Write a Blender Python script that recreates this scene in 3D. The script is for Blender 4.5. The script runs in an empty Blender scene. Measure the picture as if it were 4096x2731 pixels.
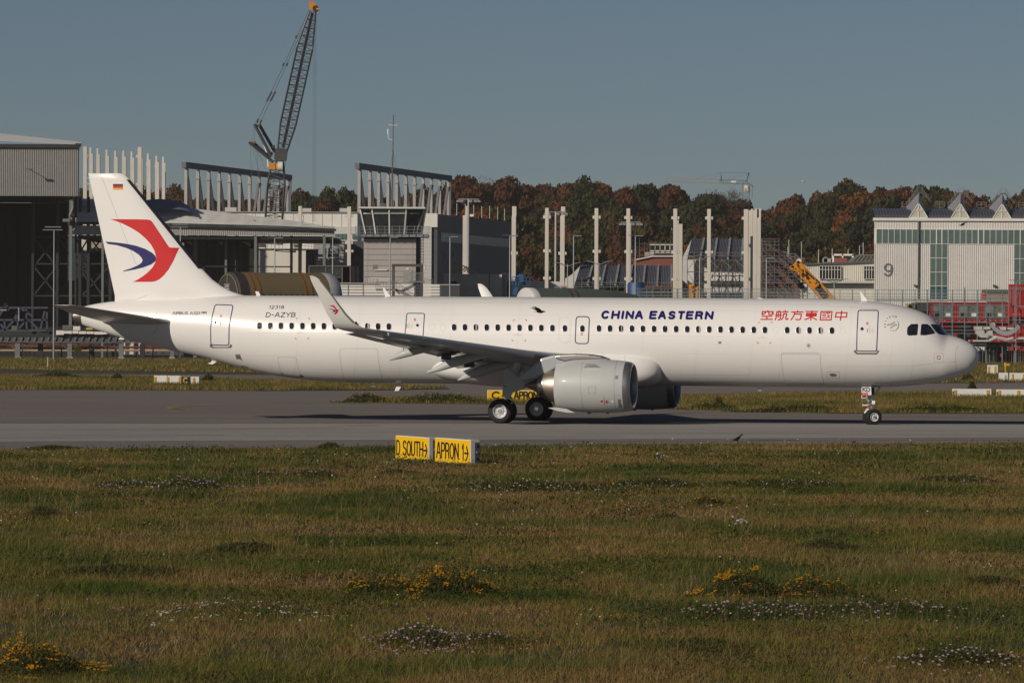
import bpy, bmesh, math, random
import numpy as np
from math import sin, cos, pi, radians, sqrt, atan2
from mathutils import Vector, Matrix
from mathutils.bvhtree import BVHTree
from mathutils.geometry import tessellate_polygon

random.seed(7); rng = np.random.default_rng(7)
scene = bpy.context.scene
COL = scene.collection

# ------------------------------------------------------------------ camera
F = 20950.0                     # focal length in pixels of the 4096 px wide photograph
CAMH = 4.3                      # eye height in metres
HOR = 1330.0                    # horizon row
ROLL = radians(0.25)
cam = bpy.data.cameras.new('camera'); camo = bpy.data.objects.new('camera', cam); COL.objects.link(camo)
cam.sensor_width = 36.0; cam.lens = 36.0 * F / 4096.0
cam.shift_y = -(1365.5 - HOR) / 4096.0
cam.clip_start = 1.0; cam.clip_end = 40000.0
camo.location = (0, 0, CAMH); camo.rotation_euler = (pi / 2, -ROLL, 0)
scene.camera = camo

# ------------------------------------------------------------------ sky, sun, exposure
SUN_TO = Vector((-1.72, -1.80, 0.98)).normalized()      # towards the sun
SUN_EL = math.asin(SUN_TO.z)
SUN_ROT = atan2(SUN_TO.x, SUN_TO.y)
world = bpy.data.worlds.new('World'); scene.world = world; world.use_nodes = True
wn = world.node_tree.nodes; wl = world.node_tree.links
bg = wn['Background']; sky = wn.new('ShaderNodeTexSky'); sky.sky_type = 'NISHITA'
sky.sun_disc = False; sky.sun_elevation = SUN_EL; sky.sun_rotation = SUN_ROT
sky.altitude = 0; sky.air_density = 0.6; sky.dust_density = 0.25; sky.ozone_density = 2.0
bg.inputs['Strength'].default_value = 0.05
wl.new(sky.outputs[0], bg.inputs['Color'])
sl = bpy.data.lights.new('sun', 'SUN'); sl.energy = 5.0; sl.angle = radians(0.5); sl.color = (1.0, 0.89, 0.76)
so = bpy.data.objects.new('sun', sl); COL.objects.link(so); so.location = (-60, -60, 60)
so.rotation_euler = (-SUN_TO).to_track_quat('-Z', 'Y').to_euler()
vs = scene.view_settings
vs.view_transform = 'Standard'; vs.look = 'None'; vs.gamma = 1.0; vs.exposure = -0.70; vs.use_curve_mapping = False
scene.render.engine = 'CYCLES'

# ------------------------------------------------------------------ measuring helpers
def ray(px, py):
    u, v = px - 2048.0, py - HOR
    u2 = u * cos(ROLL) + v * sin(ROLL); v2 = -u * sin(ROLL) + v * cos(ROLL)
    return Vector((u2 / F, 1.0, -v2 / F))
def P(px, py, Y):
    d = ray(px, py); return Vector((d.x * Y, Y, CAMH + d.z * Y))
def G(px, py):
    d = ray(px, py); t = -CAMH / d.z; return Vector((d.x * t, t, 0.0))
def zoomer(x0, y0, s):
    return lambda x, y: (x0 + x / s, y0 + y / s)

# ------------------------------------------------------------------ materials
MATS = {}
def mat(name, rgb=(.5, .5, .5), rough=.6, metal=0.0, var=.12, scale=.6, bump=0.0, spec=.5, coat=0.0, stretch=(1, 1, 1), rgb2=None, emit=None, detail=6.0, trans=0.0):
    if name in MATS: return MATS[name]
    m = bpy.data.materials.new(name); m.use_nodes = True; nt = m.node_tree; N = nt.nodes; L = nt.links
    b = N['Principled BSDF']
    b.inputs['Roughness'].default_value = rough; b.inputs['Metallic'].default_value = metal
    b.inputs['Specular IOR Level'].default_value = spec; b.inputs['Coat Weight'].default_value = coat
    b.inputs['Coat Roughness'].default_value = .08
    if trans: b.inputs['Transmission Weight'].default_value = trans
    b.inputs['Base Color'].default_value = (*rgb, 1)
    if var > 0 or rgb2:
        tc = N.new('ShaderNodeTexCoord'); mp = N.new('ShaderNodeMapping'); mp.inputs['Scale'].default_value = stretch
        nz = N.new('ShaderNodeTexNoise'); nz.inputs['Scale'].default_value = scale; nz.inputs['Detail'].default_value = detail
        nz.inputs['Roughness'].default_value = .62
        L.new(tc.outputs['Object'], mp.inputs['Vector']); L.new(mp.outputs[0], nz.inputs['Vector'])
        cr = N.new('ShaderNodeValToRGB'); e = cr.color_ramp.elements
        e[0].position = .32; e[1].position = .68
        c2 = rgb2 if rgb2 else tuple(min(1, c * (1 + var)) for c in rgb)
        c1 = rgb if rgb2 else tuple(c * (1 - var) for c in rgb)
        e[0].color = (*c1, 1); e[1].color = (*c2, 1)
        L.new(nz.outputs['Fac'], cr.inputs['Fac']); L.new(cr.outputs['Color'], b.inputs['Base Color'])
        if bump:
            bp = N.new('ShaderNodeBump'); bp.inputs['Strength'].default_value = bump; bp.inputs['Distance'].default_value = .02
            L.new(nz.outputs['Fac'], bp.inputs['Height']); L.new(bp.outputs[0], b.inputs['Normal'])
    if emit:
        b.inputs['Emission Color'].default_value = (*emit[0], 1); b.inputs['Emission Strength'].default_value = emit[1]
    MATS[name] = m
    return m

# ------------------------------------------------------------------ mesh helpers
ORG = Vector((0, 0, 0))
class MB:
    def __init__(s): s.v = []; s.f = []
    def add(s, vs, fs):
        o = len(s.v); s.v += [tuple(p) for p in vs]; s.f += [tuple(i + o for i in f) for f in fs]; return s
    def bx(s, x0, y0, z0, x1, y1, z1):
        return s.add([(x0, y0, z0), (x1, y0, z0), (x1, y1, z0), (x0, y1, z0), (x0, y0, z1), (x1, y0, z1), (x1, y1, z1), (x0, y1, z1)],
                     [(0, 3, 2, 1), (4, 5, 6, 7), (0, 1, 5, 4), (1, 2, 6, 5), (2, 3, 7, 6), (3, 0, 4, 7)])
    def hexa(s, a, b):          # two quads of 4 points joined
        return s.add(list(a) + list(b), [(0, 3, 2, 1), (4, 5, 6, 7), (0, 1, 5, 4), (1, 2, 6, 5), (2, 3, 7, 6), (3, 0, 4, 7)])
    def tube(s, a, b, r, n=6, r2=None):
        a = Vector(a); b = Vector(b); d = b - a
        if d.length < 1e-6: return s
        r2 = r if r2 is None else r2
        d.normalize(); u = d.cross(Vector((0, 0, 1)))
        if u.length < 1e-3: u = d.cross(Vector((0, 1, 0)))
        u.normalize(); w = d.cross(u); vs = []
        off = pi / 4 if n == 4 else 0
        for c, rr in ((a, r), (b, r2)):
            for i in range(n):
                t = 2 * pi * i / n + off; vs.append(c + (u * cos(t) + w * sin(t)) * rr)
        fs = [(i, (i + 1) % n, n + (i + 1) % n, n + i) for i in range(n)] + [tuple(range(n))[::-1], tuple(range(n, 2 * n))]
        return s.add(vs, fs)
    def path(s, pts, r, n=6):
        for i in range(len(pts) - 1): s.tube(pts[i], pts[i + 1], r, n)
        return s
    def prism(s, poly, d):       # planar polygon (3d points) extruded by vector d
        n = len(poly); d = Vector(d); vs = [Vector(p) for p in poly]; vs += [p + d for p in vs]
        return s.add(vs, [tuple(range(n)), tuple(range(n, 2 * n))[::-1]] + [(i, n + i, n + (i + 1) % n, (i + 1) % n) for i in range(n)])
    def loft(s, rings, closed=True, cap=True):
        n = len(rings[0]); vs = [p for r in rings for p in r]; fs = []
        for k in range(len(rings) - 1):
            for i in range(n if closed else n - 1):
                j = (i + 1) % n; fs.append((k * n + i, k * n + j, (k + 1) * n + j, (k + 1) * n + i))
        if cap: fs += [tuple(range(n))[::-1], tuple(range((len(rings) - 1) * n, len(rings) * n))]
        return s.add(vs, fs)
    def lathe(s, prof, c, ax, n=32, caps=False):   # prof: (along, radius)
        c = Vector(c); ax = Vector(ax).normalized(); u = ax.cross(Vector((0, 0, 1)))
        if u.length < 1e-3: u = ax.cross(Vector((1, 0, 0)))
        u.normalize(); w = ax.cross(u)
        rings = [[c + ax * t + (u * cos(2 * pi * i / n) + w * sin(2 * pi * i / n)) * r for i in range(n)] for t, r in prof]
        return s.loft(rings, True, caps)
    def build(s, name, m, parent=None, smooth=False, angle=None):
        me = bpy.data.meshes.new(name)
        o_ = ORG
        me.from_pydata([(x - o_.x, y - o_.y, z - o_.z) for x, y, z in s.v], [], s.f); me.validate()
        if len(me.polygons):
            bm = bmesh.new(); bm.from_mesh(me); bmesh.ops.recalc_face_normals(bm, faces=bm.faces); bm.to_mesh(me); bm.free()
        me.materials.append(m)
        if smooth:
            me.shade_smooth()
            if angle is not None: me.set_sharp_from_angle(angle=radians(angle))
        o = bpy.data.objects.new(name, me); COL.objects.link(o)
        if parent is not None: o.parent = parent
        else: o.location = ORG
        return o
def tag(o, label, cat, group=None):
    o['label'] = label; o['category'] = cat
    if group: o['group'] = group
    return o
def struct(o):
    o['kind'] = 'structure'; return o
def org(p=(0, 0, 0)):
    global ORG; ORG = Vector(p)
def thing(name, label, cat, loc=(0, 0, 0), group=None):
    org(loc); o = bpy.data.objects.new(name, None); COL.objects.link(o); o.location = loc; o.empty_display_size = .5
    return tag(o, label, cat, group)
def single(name, mb, m, label, cat, loc=(0, 0, 0), group=None, smooth=False, angle=None):
    org(loc); return tag(mb.build(name, m, None, smooth, angle), label, cat, group)
def dup(o, parent=None):
    c = o.copy(); COL.objects.link(c)
    if parent is not None: c.parent = parent
    for ch in o.children: dup(ch, c)
    return c
def interp(tab, x):
    if x <= tab[0][0]: return tab[0][1]
    for (a, b), (c, d) in zip(tab, tab[1:]):
        if x <= c: return b + (d - b) * (x - a) / (c - a)
    return tab[-1][1]
def smooth_tab(tab, n=200):       # monotone cubic (Fritsch-Carlson) resample
    xs = [t[0] for t in tab]; ys = [t[1] for t in tab]; m = len(xs)
    d = [(ys[i + 1] - ys[i]) / (xs[i + 1] - xs[i]) for i in range(m - 1)]
    t = [d[0]] + [0 if d[i - 1] * d[i] <= 0 else 2 * d[i - 1] * d[i] / (d[i - 1] + d[i]) for i in range(1, m - 1)] + [d[-1]]
    out = []
    for k in range(n + 1):
        x = xs[0] + (xs[-1] - xs[0]) * k / n; i = 0
        while i < m - 2 and x > xs[i + 1]: i += 1
        h = xs[i + 1] - xs[i]; s = (x - xs[i]) / h
        out.append((x, (2*s**3-3*s*s+1)*ys[i] + (s**3-2*s*s+s)*h*t[i] + (-2*s**3+3*s*s)*ys[i+1] + (s**3-s*s)*h*t[i+1]))
    return out

# ------------------------------------------------------------------ stroke lettering
def arc(cx, cy, rx, ry, a0, a1, n=12):
    return [(cx + rx * cos(radians(a0 + (a1 - a0) * i / n)), cy + ry * sin(radians(a0 + (a1 - a0) * i / n))) for i in range(n + 1)]
GL = {
 'A': (1.0, [[(0, 0), (.42, 1), (.58, 1), (1, 0)], [(.17, .34), (.83, .34)]]),
 'B': (.85, [[(0, 0), (0, 1), (.5, 1)] + arc(.55, .76, .35, .24, 90, -90, 8) + [(0, .52)], [(.5, .52)] + arc(.6, .26, .4, .26, 90, -90, 8) + [(0, 0)]]),
 'C': (.95, [arc(.5, .5, .5, .5, 48, 312, 18)]),
 'D': (.9, [[(0, 0), (0, 1), (.4, 1)] + arc(.4, .5, .6, .5, 90, -90, 14) + [(0, 0)]]),
 'E': (.8, [[(1, 1), (0, 1), (0, 0), (1, 0)], [(0, .53), (.9, .53)]]),
 'H': (.9, [[(0, 0), (0, 1)], [(1, 0), (1, 1)], [(0, .5), (1, .5)]]),
 'I': (.12, [[(.5, 0), (.5, 1)]]),
 'K': (.85, [[(0, 0), (0, 1)], [(.95, 1), (0, .42)], [(.3, .6), (1, 0)]]),
 'M': (1.1, [[(0, 0), (.08, 1), (.5, .2), (.92, 1), (1, 0)]]),
 'N': (.9, [[(0, 0), (0, 1), (1, 0), (1, 1)]]),
 'O': (1.0, [arc(.5, .5, .5, .5, 90, 450, 24)]),
 'P': (.8, [[(0, 0), (0, 1), (.55, 1)] + arc(.6, .74, .4, .26, 90, -90, 8) + [(0, .48)]]),
 'R': (.85, [[(0, 0), (0, 1), (.55, 1)] + arc(.6, .75, .38, .25, 90, -90, 8) + [(0, .5)], [(.55, .5), (.85, .42), (1, 0)]]),
 'S': (.85, [arc(.5, .75, .46, .25, 25, 270, 12) + arc(.5, .25, .5, .25, 90, -155, 12)]),
 'T': (.9, [[(0, 1), (1, 1)], [(.5, 1), (.5, 0)]]),
 'U': (.9, [[(0, 1), (0, .35)] + arc(.5, .35, .5, .35, 180, 360, 12) + [(1, 1)]]),
 'Y': (.9, [[(0, 1), (.5, .48), (1, 1)], [(.5, .48), (.5, 0)]]),
 'Z': (.85, [[(0, 1), (1, 1), (0, 0), (1, 0)]]),
 '1': (.4, [[(.1, .75), (.7, 1), (.7, 0)]]),
 '2': (.8, [arc(.5, .72, .45, .28, 165, -30, 10) + [(0, 0), (1, 0)]]),
 '3': (.8, [arc(.48, .75, .42, .25, 150, -80, 10), arc(.48, .27, .48, .27, 85, -150, 10)]),
 '5': (.8, [[(.9, 1), (.15, 1), (.08, .55)] + arc(.48, .31, .48, .31, 120, -150, 12)]),
 '0': (.8, [arc(.5, .5, .48, .5, 90, 450, 22)]),
 '6': (.8, [[(.75, 1), (.25, .6)] + arc(.5, .3, .45, .3, 150, 510, 18)]),
 '7': (.8, [[(0, 1), (1, 1), (.35, 0)]]),
 '8': (.8, [arc(.5, .76, .38, .24, 90, 450, 16), arc(.5, .27, .48, .27, 90, 450, 16)]),
 '9': (.8, [arc(.5, .68, .45, .32, -30, 330, 20), [(.95, .62)] + arc(.5, .35, .46, .35, 0, -150, 12)]),
 '-': (.5, [[(.05, .45), (.95, .45)]]),
 '>': (.95, [[(0, .42), (.9, .42)], [(.5, .85), (.93, .42), (.5, 0)]]),
 'n': (.9, [[(0, 0), (.08, .62)], [(.05, .4), (.3, .62), (.8, .62), (.95, .45), (.9, 0)]]),
 'e': (.95, [[(.1, .34), (.9, .34), (.95, .5), (.8, .62), (.25, .62), (.03, .4), (.05, .15), (.2, 0), (.85, 0)]]),
 'o': (.95, [arc(.5, .31, .48, .31, 90, 450, 18)]),
}
def text_strokes(t, x0, x1, yb, yt, gap=.28, space=.6, slant=0.0, dyb=0.0):
    """polylines of text fitted between x0..x1 (pixels, y down; yb base line, yt cap line)"""
    h = abs(yb - yt); w = 0; pos = []
    for ch in t:
        if ch == ' ': w += space; continue
        g = GL[ch]; pos.append((ch, w, g[0])); w += g[0] + gap
    w -= gap; k = (x1 - x0 - abs(slant) * h) / w; out = []
    for ch, o, gw in pos:
        for pl in GL[ch][1]:
            out.append([(x0 + k * (o + gw * x) + slant * h * y, yb + (yt - yb) * y + dyb * (k * (o + gw * x)) / max(1, x1 - x0)) for x, y in pl])
    return out
def ribbon2d(pl, w, step=8.0, caps=True):
    """polyline -> list of convex 2d polygons: one quad per short step, round joints and ends"""
    polys = []; hw = w / 2; n = len(pl)
    for i in range(n - 1):
        (xa, ya), (xb, yb) = pl[i], pl[i + 1]; L = math.hypot(xb - xa, yb - ya)
        if L < 1e-6: continue
        nx, ny = -(yb - ya) / L * hw, (xb - xa) / L * hw; m = max(1, int(L / step + .5))
        for k in range(m):
            a, b = k / m, (k + 1) / m
            p = (xa + (xb - xa) * a, ya + (yb - ya) * a); q = (xa + (xb - xa) * b, ya + (yb - ya) * b)
            polys.append([(p[0] + nx, p[1] + ny), (q[0] + nx, q[1] + ny), (q[0] - nx, q[1] - ny), (p[0] - nx, p[1] - ny)])
    if caps:
        for x, y in pl:
            polys.append([(x + hw * cos(2 * pi * i / 10), y + hw * sin(2 * pi * i / 10)) for i in range(10)])
    return polys
def seams_of(strokes, w, proj, name, m, parent, off=.005, step=8.0, caps=False):
    for s in strokes: decal([s], w, proj, name, m, parent, off, step, caps)
def decal(strokes, w, proj, name, m, parent, off=.005, step=8.0, caps=True):
    """strokes laid on a surface: proj(x, y) -> (point, normal)"""
    mb = MB(); k = 0
    for pl in strokes:
        for poly in ribbon2d(pl, w, step, caps):
            vs = []
            for x, y in poly:
                h = proj(x, y)
                if h is None: vs = None; break
                vs.append(h[0] + h[1] * (off + .00004 * (k % 60)))
            k += 1
            if vs: mb.add(vs, [tuple(range(len(vs)))])
    return mb.build(name, m, parent, True)
def patch(poly, proj, name, m, parent, off=.005, grid=12.0, smooth=True):
    """filled outline laid on a surface, cut by a grid so that it follows the curve"""
    bm = bmesh.new(); vs = [bm.verts.new((x, y, 0)) for x, y in poly]
    tris = tessellate_polygon([[Vector((x, y, 0)) for x, y in poly]])
    for t in tris:
        try: bm.faces.new([vs[i] for i in t])
        except ValueError: pass
    xs = [p[0] for p in poly]; ys = [p[1] for p in poly]
    for ax, lo, hi in ((0, min(xs), max(xs)), (1, min(ys), max(ys))):
        n = int((hi - lo) / grid)
        for i in range(1, n + 1):
            c = [0, 0, 0]; c[ax] = lo + (hi - lo) * i / (n + 1); no = [0, 0, 0]; no[ax] = 1
            bmesh.ops.bisect_plane(bm, geom=bm.verts[:] + bm.edges[:] + bm.faces[:], plane_co=c, plane_no=no)
    mb = MB(); bm.verts.index_update(); bm.verts.ensure_lookup_table(); ok = {}; pts = []
    for v in bm.verts:
        h = proj(v.co.x, v.co.y); ok[v.index] = h is not None
        pts.append(h[0] + h[1] * off if h else Vector((0, 0, 0)))
    fs = [tuple(v.index for v in f.verts) for f in bm.faces if all(ok[v.index] for v in f.verts)]
    mb.add(pts, fs); bm.free()
    return mb.build(name, m, parent, smooth)
# ================================================================== the airliner
WHITE = mat('aircraft_white_paint', (.84, .825, .795), .32, var=.02, scale=.35, coat=.12)
LGREY = mat('nacelle_grey_paint', (.50, .515, .505), .46, var=.03, coat=.04, spec=.35)
WGREY = mat('wing_grey_paint', (.40, .42, .44), .30, var=.04, coat=.2)
DGREY = mat('dark_mechanical_grey', (.06, .06, .065), .55, var=.2)
METAL = mat('polished_inlet_metal', (.42, .42, .43), .38, .85, var=.04)
TITAN = mat('nozzle_titanium', (.42, .36, .30), .46, .9, var=.10, scale=1.5)
CHROME = mat('gear_chrome', (.75, .75, .76), .22, .9, var=.05)
GEARW = mat('gear_white_paint', (.72, .72, .70), .4, var=.05)
TYRE = mat('tyre_rubber', (.012, .012, .012), .75, var=.3, scale=3)
BLUE = mat('livery_blue', (.014, .012, .13), .4, var=0, coat=0, spec=.3)
RED = mat('livery_red', (.62, .012, .014), .4, var=0, coat=0, spec=.3)
BLACKP = mat('black_paint', (.012, .012, .014), .4, var=0)
GLASS = mat('cabin_glass', (.016, .020, .030), .06, var=.4, scale=2.0, spec=.7)
LINE = mat('panel_seam', (.33, .33, .33), .5, var=0)
LLINE = mat('pale_seam', (.62, .61, .60), .3, var=0)
PLATE = mat('scuff_plate', (.20, .18, .16), .4, var=.1)
YAW = radians(-12.0); PITCH = 0.0030
org()
plane = bpy.data.objects.new('airliner', None); COL.objects.link(plane)
plane.location = (0, 252.0, 0); plane.rotation_euler = (0, PITCH, YAW)
tag(plane, 'white twin-engine airliner with red and blue tail emblem taxiing across the picture', 'airliner')
PM = Matrix.Translation((0, 252.0, 0)) @ plane.rotation_euler.to_matrix().to_4x4()
PMI = PM.inverted()
CL = PMI @ Vector((0, 0, CAMH))
def lray(px, py):
    return (PMI.to_3x3() @ ray(px, py)).normalized()
def loc(px, py, l):             # pixel -> local x, z in the plane y = -l (l metres to starboard)
    d = lray(px, py); t = (-l - CL.y) / d.y; p = CL + d * t
    return p.x, p.z
def lpt(px, py, l):
    x, z = loc(px, py, l); return Vector((x, -l, z))
def bvh_of(o):
    me = o.data; return BVHTree.FromPolygons([v.co.copy() for v in me.vertices], [tuple(p.vertices) for p in me.polygons])
def projector(bvh):
    def f(px, py):
        h = bvh.ray_cast(CL, lray(px, py))
        return None if h[0] is None else (h[0], h[1] if h[1].dot(lray(px, py)) < 0 else -h[1])
    return f
def zp(f, z):                   # projector taking the coordinates of one enlarged view
    return lambda x, y: f(*z(x, y))

# ---- fuselage: outline measured at the plane of symmetry
zA = zoomer(3300, 1150, 2.704); zB = zoomer(0, 1100, 2.2959); zC = zoomer(800, 1050, 2.94); zD = zoomer(1500, 1150, 2.94)
zE = zoomer(1900, 1350, 2.6133); zF = zoomer(2200, 1150, 2.94); zG = zoomer(2950, 1150, 3.92); zH = zoomer(1200, 1080, 3.92)
zV = zoomer(200, 650, 2.6138); zN = zoomer(3380, 1500, 7.127); zT = zoomer(2380, 1220, 4.523); zK = zoomer(3000, 1220, 5.6)
zX = [loc(1500, y, 0)[1] for y in (1183.0, 1528.5)]; zY = [loc(2900, y, 0)[1] for y in (1194.5, 1546.5)]
ZT = (zX[0] + zY[0]) / 2; ZB = (zX[1] + zY[1]) / 2
XN = loc(3915, 1425, 0)[0]; XT = loc(299, 1262, 0)[0]
nose_top = [zA(*p) for p in ((1664, 735), (1658, 700), (1640, 665), (1600, 620), (1500, 563), (1400, 528), (1340, 505), (1250, 405), (1150, 316), (1000, 247), (800, 192), (600, 160), (400, 141))]
nose_bot = [zA(*p) for p in ((1664, 755), (1658, 785), (1640, 830), (1600, 885), (1560, 918), (1430, 970), (1250, 1015), (1000, 1050), (700, 1072))]
tail_top = [(300, 1242), (331, 1227), (414, 1210), (468, 1204), (560, 1200), (700, 1194)]
tail_bot = [(312, 1291), (435, 1335), (523, 1361), (610, 1385), (827, 1432), (1004, 1481), (1106, 1502), (1208, 1517), (1310, 1525)]
top = [loc(*p, 0) for p in tail_top] + [(loc(950, 1185, 0)[0], ZT), (0, ZT), (loc(3250, 1190, 0)[0], ZT)] + [loc(*p, 0) for p in nose_top[::-1]]
bot = [loc(*p, 0) for p in tail_bot] + [(loc(1480, 1525, 0)[0], ZB), (0, ZB), (loc(3350, 1547, 0)[0], ZB)] + [loc(*p, 0) for p in nose_bot[::-1]]
top[0] = (XT, top[0][1]); bot[0] = (XT, bot[0][1] + .02)
ztip = loc(3915, 1428, 0)[1]
top.append((XN, ztip)); bot.append((XN, ztip))
def dedupe(t):
    o = [t[0]]
    for p in t[1:]:
        if p[0] > o[-1][0] + .004: o.append(p)
    return o
topS = smooth_tab(dedupe(top), 1500); botS = smooth_tab(dedupe(bot), 1500)
wid = smooth_tab([(XT, .30), (XT + 2, .58), (XT + 4, .86), (XT + 6, 1.13), (XT + 9, 1.50), (XT + 12, 1.80), (XT + 15, 1.955), (XT + 17, 1.975), (0, 1.975), (XN - 6.5, 1.975), (XN - 5, 1.95), (XN - 3.8, 1.86), (XN - 2.8, 1.70), (XN - 2.0, 1.48), (XN - 1.3, 1.20), (XN - .8, .93), (XN - .45, .69), (XN - .2, .455), (XN - .06, .25), (XN, .02)], 1500)
# stations: denser at both ends
st = [XT] + [XT + 22.2 * (i / 60) ** 1.0 for i in range(1, 60)] + [0.3 + (XN - 7 - .3) * i / 24 for i in range(25)]
st += [XN - 7 * (1 - i / 70) ** 1.9 for i in range(1, 70)] + [XN - .0005]
NS = 72; mb = MB(); rings = []
for x in sorted(st):
    zt, zb, w = interp(topS, x), interp(botS, x), interp(wid, x); zc, hz = (zt + zb) / 2, max(.012, (zt - zb) / 2)
    if x > XN - 6.0: zc = zc - 0  # nose keeps the mid line
    rings.append([(x, -w * cos(2 * pi * i / NS), zc + hz * sin(2 * pi * i / NS)) for i in range(NS)])
mb.loft(rings)
fus = mb.build('fuselage', WHITE, plane, True, 60)
FB = bvh_of(fus); fp = projector(FB)

# ---- cabin windows and doors
RIMW = mat('window_rim_white', (.85, .85, .84), .25, var=0, coat=.3)
wins = [(1037.4, 1302.7), (1080.3, 1302.9), (1122.8, 1303), (1165.6, 1303.3), (1208.8, 1303.6), (1251.7, 1304), (1294.6, 1304.4), (1338, 1304.8), (1381, 1305), (1425, 1305), (1468.4, 1305.2), (1511.2, 1305.5), (1554.4, 1306),
        (1815.6, 1308.8), (1858.8, 1309), (1902.4, 1309.3), (1945.9, 1309.6), (1989.8, 1310), (2033.3, 1310.4), (2077.2, 1310.8), (2120.7, 1311.2), (2164.3, 1311.6), (2208.8, 1312), (2258.8, 1313.5), (2328.6, 1314),
        (2395, 1313.3), (2439, 1313.6), (2482.7, 1314), (2526.9, 1314.4), (2570.7, 1314.8), (2615.3, 1315.2), (2659.2, 1315.6), (2703.4, 1316), (2748, 1316.4), (2792.2, 1316.8), (2836, 1317.2), (2881, 1317.6), (2925.2, 1318), (2969.7, 1318.6), (3014.3, 1319), (3058.7, 1319.4),
        (3147.7, 1320), (3192.6, 1320.5), (3237, 1321), (3281.6, 1321.4), (3326.8, 1321.8)]
def oval(cx, cy, a, b, e=2.8, n=20):
    o = []
    for i in range(n):
        t = 2 * pi * i / n; c, s = cos(t), sin(t)
        o.append((cx + a * math.copysign(abs(c) ** (2 / e), c), cy + b * math.copysign(abs(s) ** (2 / e), s)))
    return o
BLIND = mat('window_blind', (.42, .37, .32), .5, var=.1)
blinds = {1902.4: (-.1, .45), 2482.7: (.1, .5), 2792.2: (.35, 1), 3192.6: (.25, 1), 3281.6: (0, .8), 1468.4: (.1, .8)}
for cx, cy in wins:
    g = oval(cx + 1.0, cy, 9.2, 12.8)
    w = patch(g, fp, 'window', GLASS, plane, .006, 30)
    outer = oval(cx, cy, 11.6, 15.2); inner = oval(cx + 1.0, cy, 9.4, 12.9); mb = MB(); a = [fp(*p) for p in outer]; b = [fp(*p) for p in inner]; n = len(a)
    mb.add([h[0] + h[1] * .012 for h in a] + [h[0] + h[1] * .006 for h in b] + [h[0] - h[1] * .01 for h in a],
           [(i, (i + 1) % n, n + (i + 1) % n, n + i) for i in range(n)] + [(i, (i + 1) % n, 2 * n + (i + 1) % n, 2 * n + i) for i in range(n)])
    mb.build('window_rim', RIMW, w, True)
    if cx in blinds:
        lo, hi = blinds[cx]; pg = [(min(max(x, cx + 1 + lo * 8.4), cx + 1 + hi * 8.4), cy + (y - cy) * .95) for x, y in g]
        patch(pg, fp, 'window_blind', BLIND, w, .008, 30)
# blanked windows: thin seam only
for cx, cy in ((995, 1302), (1728.6, 1308), (1772, 1308.4), (3103, 1319.8), (3371, 1322)):
    decal([oval(cx, cy, 10, 14) + [oval(cx, cy, 10, 14)[0]]], .9, fp, 'blanked_window_seam', LLINE, fus, .003, 6, False)
def rrect(c, r, n=5):           # quadrilateral with rounded corners
    out = []; m = len(c)
    for i in range(m):
        p0, p, p1 = Vector(c[i - 1]), Vector(c[i]), Vector(c[(i + 1) % m])
        a = p + (p0 - p).normalized() * r; b = p + (p1 - p).normalized() * r
        for k in range(n + 1):
            t = k / n; out.append(tuple(a * (1 - t) ** 2 + p * 2 * t * (1 - t) + b * t * t))
    return out
def curved_door(c, bow):        # quadrilateral whose long sides bow like the hull does in the picture
    tl, tr, br, bl = [Vector(p) for p in c]; n = 8
    L = [bl.lerp(tl, k / n) + Vector((-bow * sin(pi * k / n), 0)) for k in range(n + 1)]
    R = [tr.lerp(br, k / n) + Vector((-bow * sin(pi * k / n), 0)) for k in range(n + 1)]
    return [tuple(p) for p in L + R]
def door(pix, w, r, m, name='door'):
    pl = rrect(pix, r); d = patch(pl, fp, name, WHITE, plane, .004, 14)
    decal([pl + [pl[0]]], w, fp, 'outline', m, d, .009, 6, True); return d
def zz(z, pts): return [z(*p) for p in pts]
d4 = door(zz(zC, [(178, 495), (391, 503), (362, 640), (342, 760), (340, 972), (128, 968), (126, 760), (142, 640)]), 3.4, 10, BLUE)
dm = door(zz(zD, [(375, 303), (582, 305), (552, 760), (335, 760)]), 3.2, 7, BLUE)
de = door(zz(zF, [(308, 342), (464, 344), (450, 660), (296, 656)]), 3.6, 14, BLUE, 'emergency_exit')
dp = door(zz(zF, [(110, 352), (247, 352), (236, 648), (102, 646)]), .9, 12, LLINE, 'emergency_exit')
d1 = door(zz(zG, [(1892, 358), (2208, 360), (2194, 700), (2180, 998), (1868, 994), (1874, 700)]), 3.6, 9, BLUE)
for d, z, x, y in ((d4, zC, 184, 705), (dm, zD, 500, 445), (d1, zG, 1953, 648)):
    cx, cy = z(x, y)
    patch(oval(cx, cy, 7.6, 7.6, 2), fp, 'porthole_rim', mat('porthole_rim', (.6, .6, .6), .3, .6, var=0), d, .010, 30)
    patch(oval(cx, cy, 5.4, 5.4, 2), fp, 'porthole', GLASS, d, .013, 30)
for d, z, pts in ((d4, zC, [(240, 690), (240, 738)]), (dm, zD, [(375, 430), (375, 475)]), (d1, zG, [(2038, 645), (2038, 700)])):
    decal([zz(z, pts)], 2.0, fp, 'handle_mark', BLACKP, d, .010)
def box_outline(z, x0, y0, x1, y1): return zz(z, [(x0, y0), (x1, y0), (x1, y1), (x0, y1), (x0, y0)])
for d, z, x0, y0, s in ((d4, zC, 236, 614, 24), (dm, zD, 457, 364, 24), (d1, zG, 2018, 544, 34), (de, zF, 362, 533, 24)):
    for k in (0, 1):
        yy = y0 + k * s * .72; patch(zz(z, [(x0, yy), (x0 + s, yy), (x0 + s, yy + s * .42), (x0, yy + s * .42)]), fp, 'placard', RED, d, .010, 40)
GREYT = mat('stencil_grey', (.42, .42, .42), .5, var=0); REDT = mat('stencil_red', (.62, .25, .22), .5, var=0)
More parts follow.
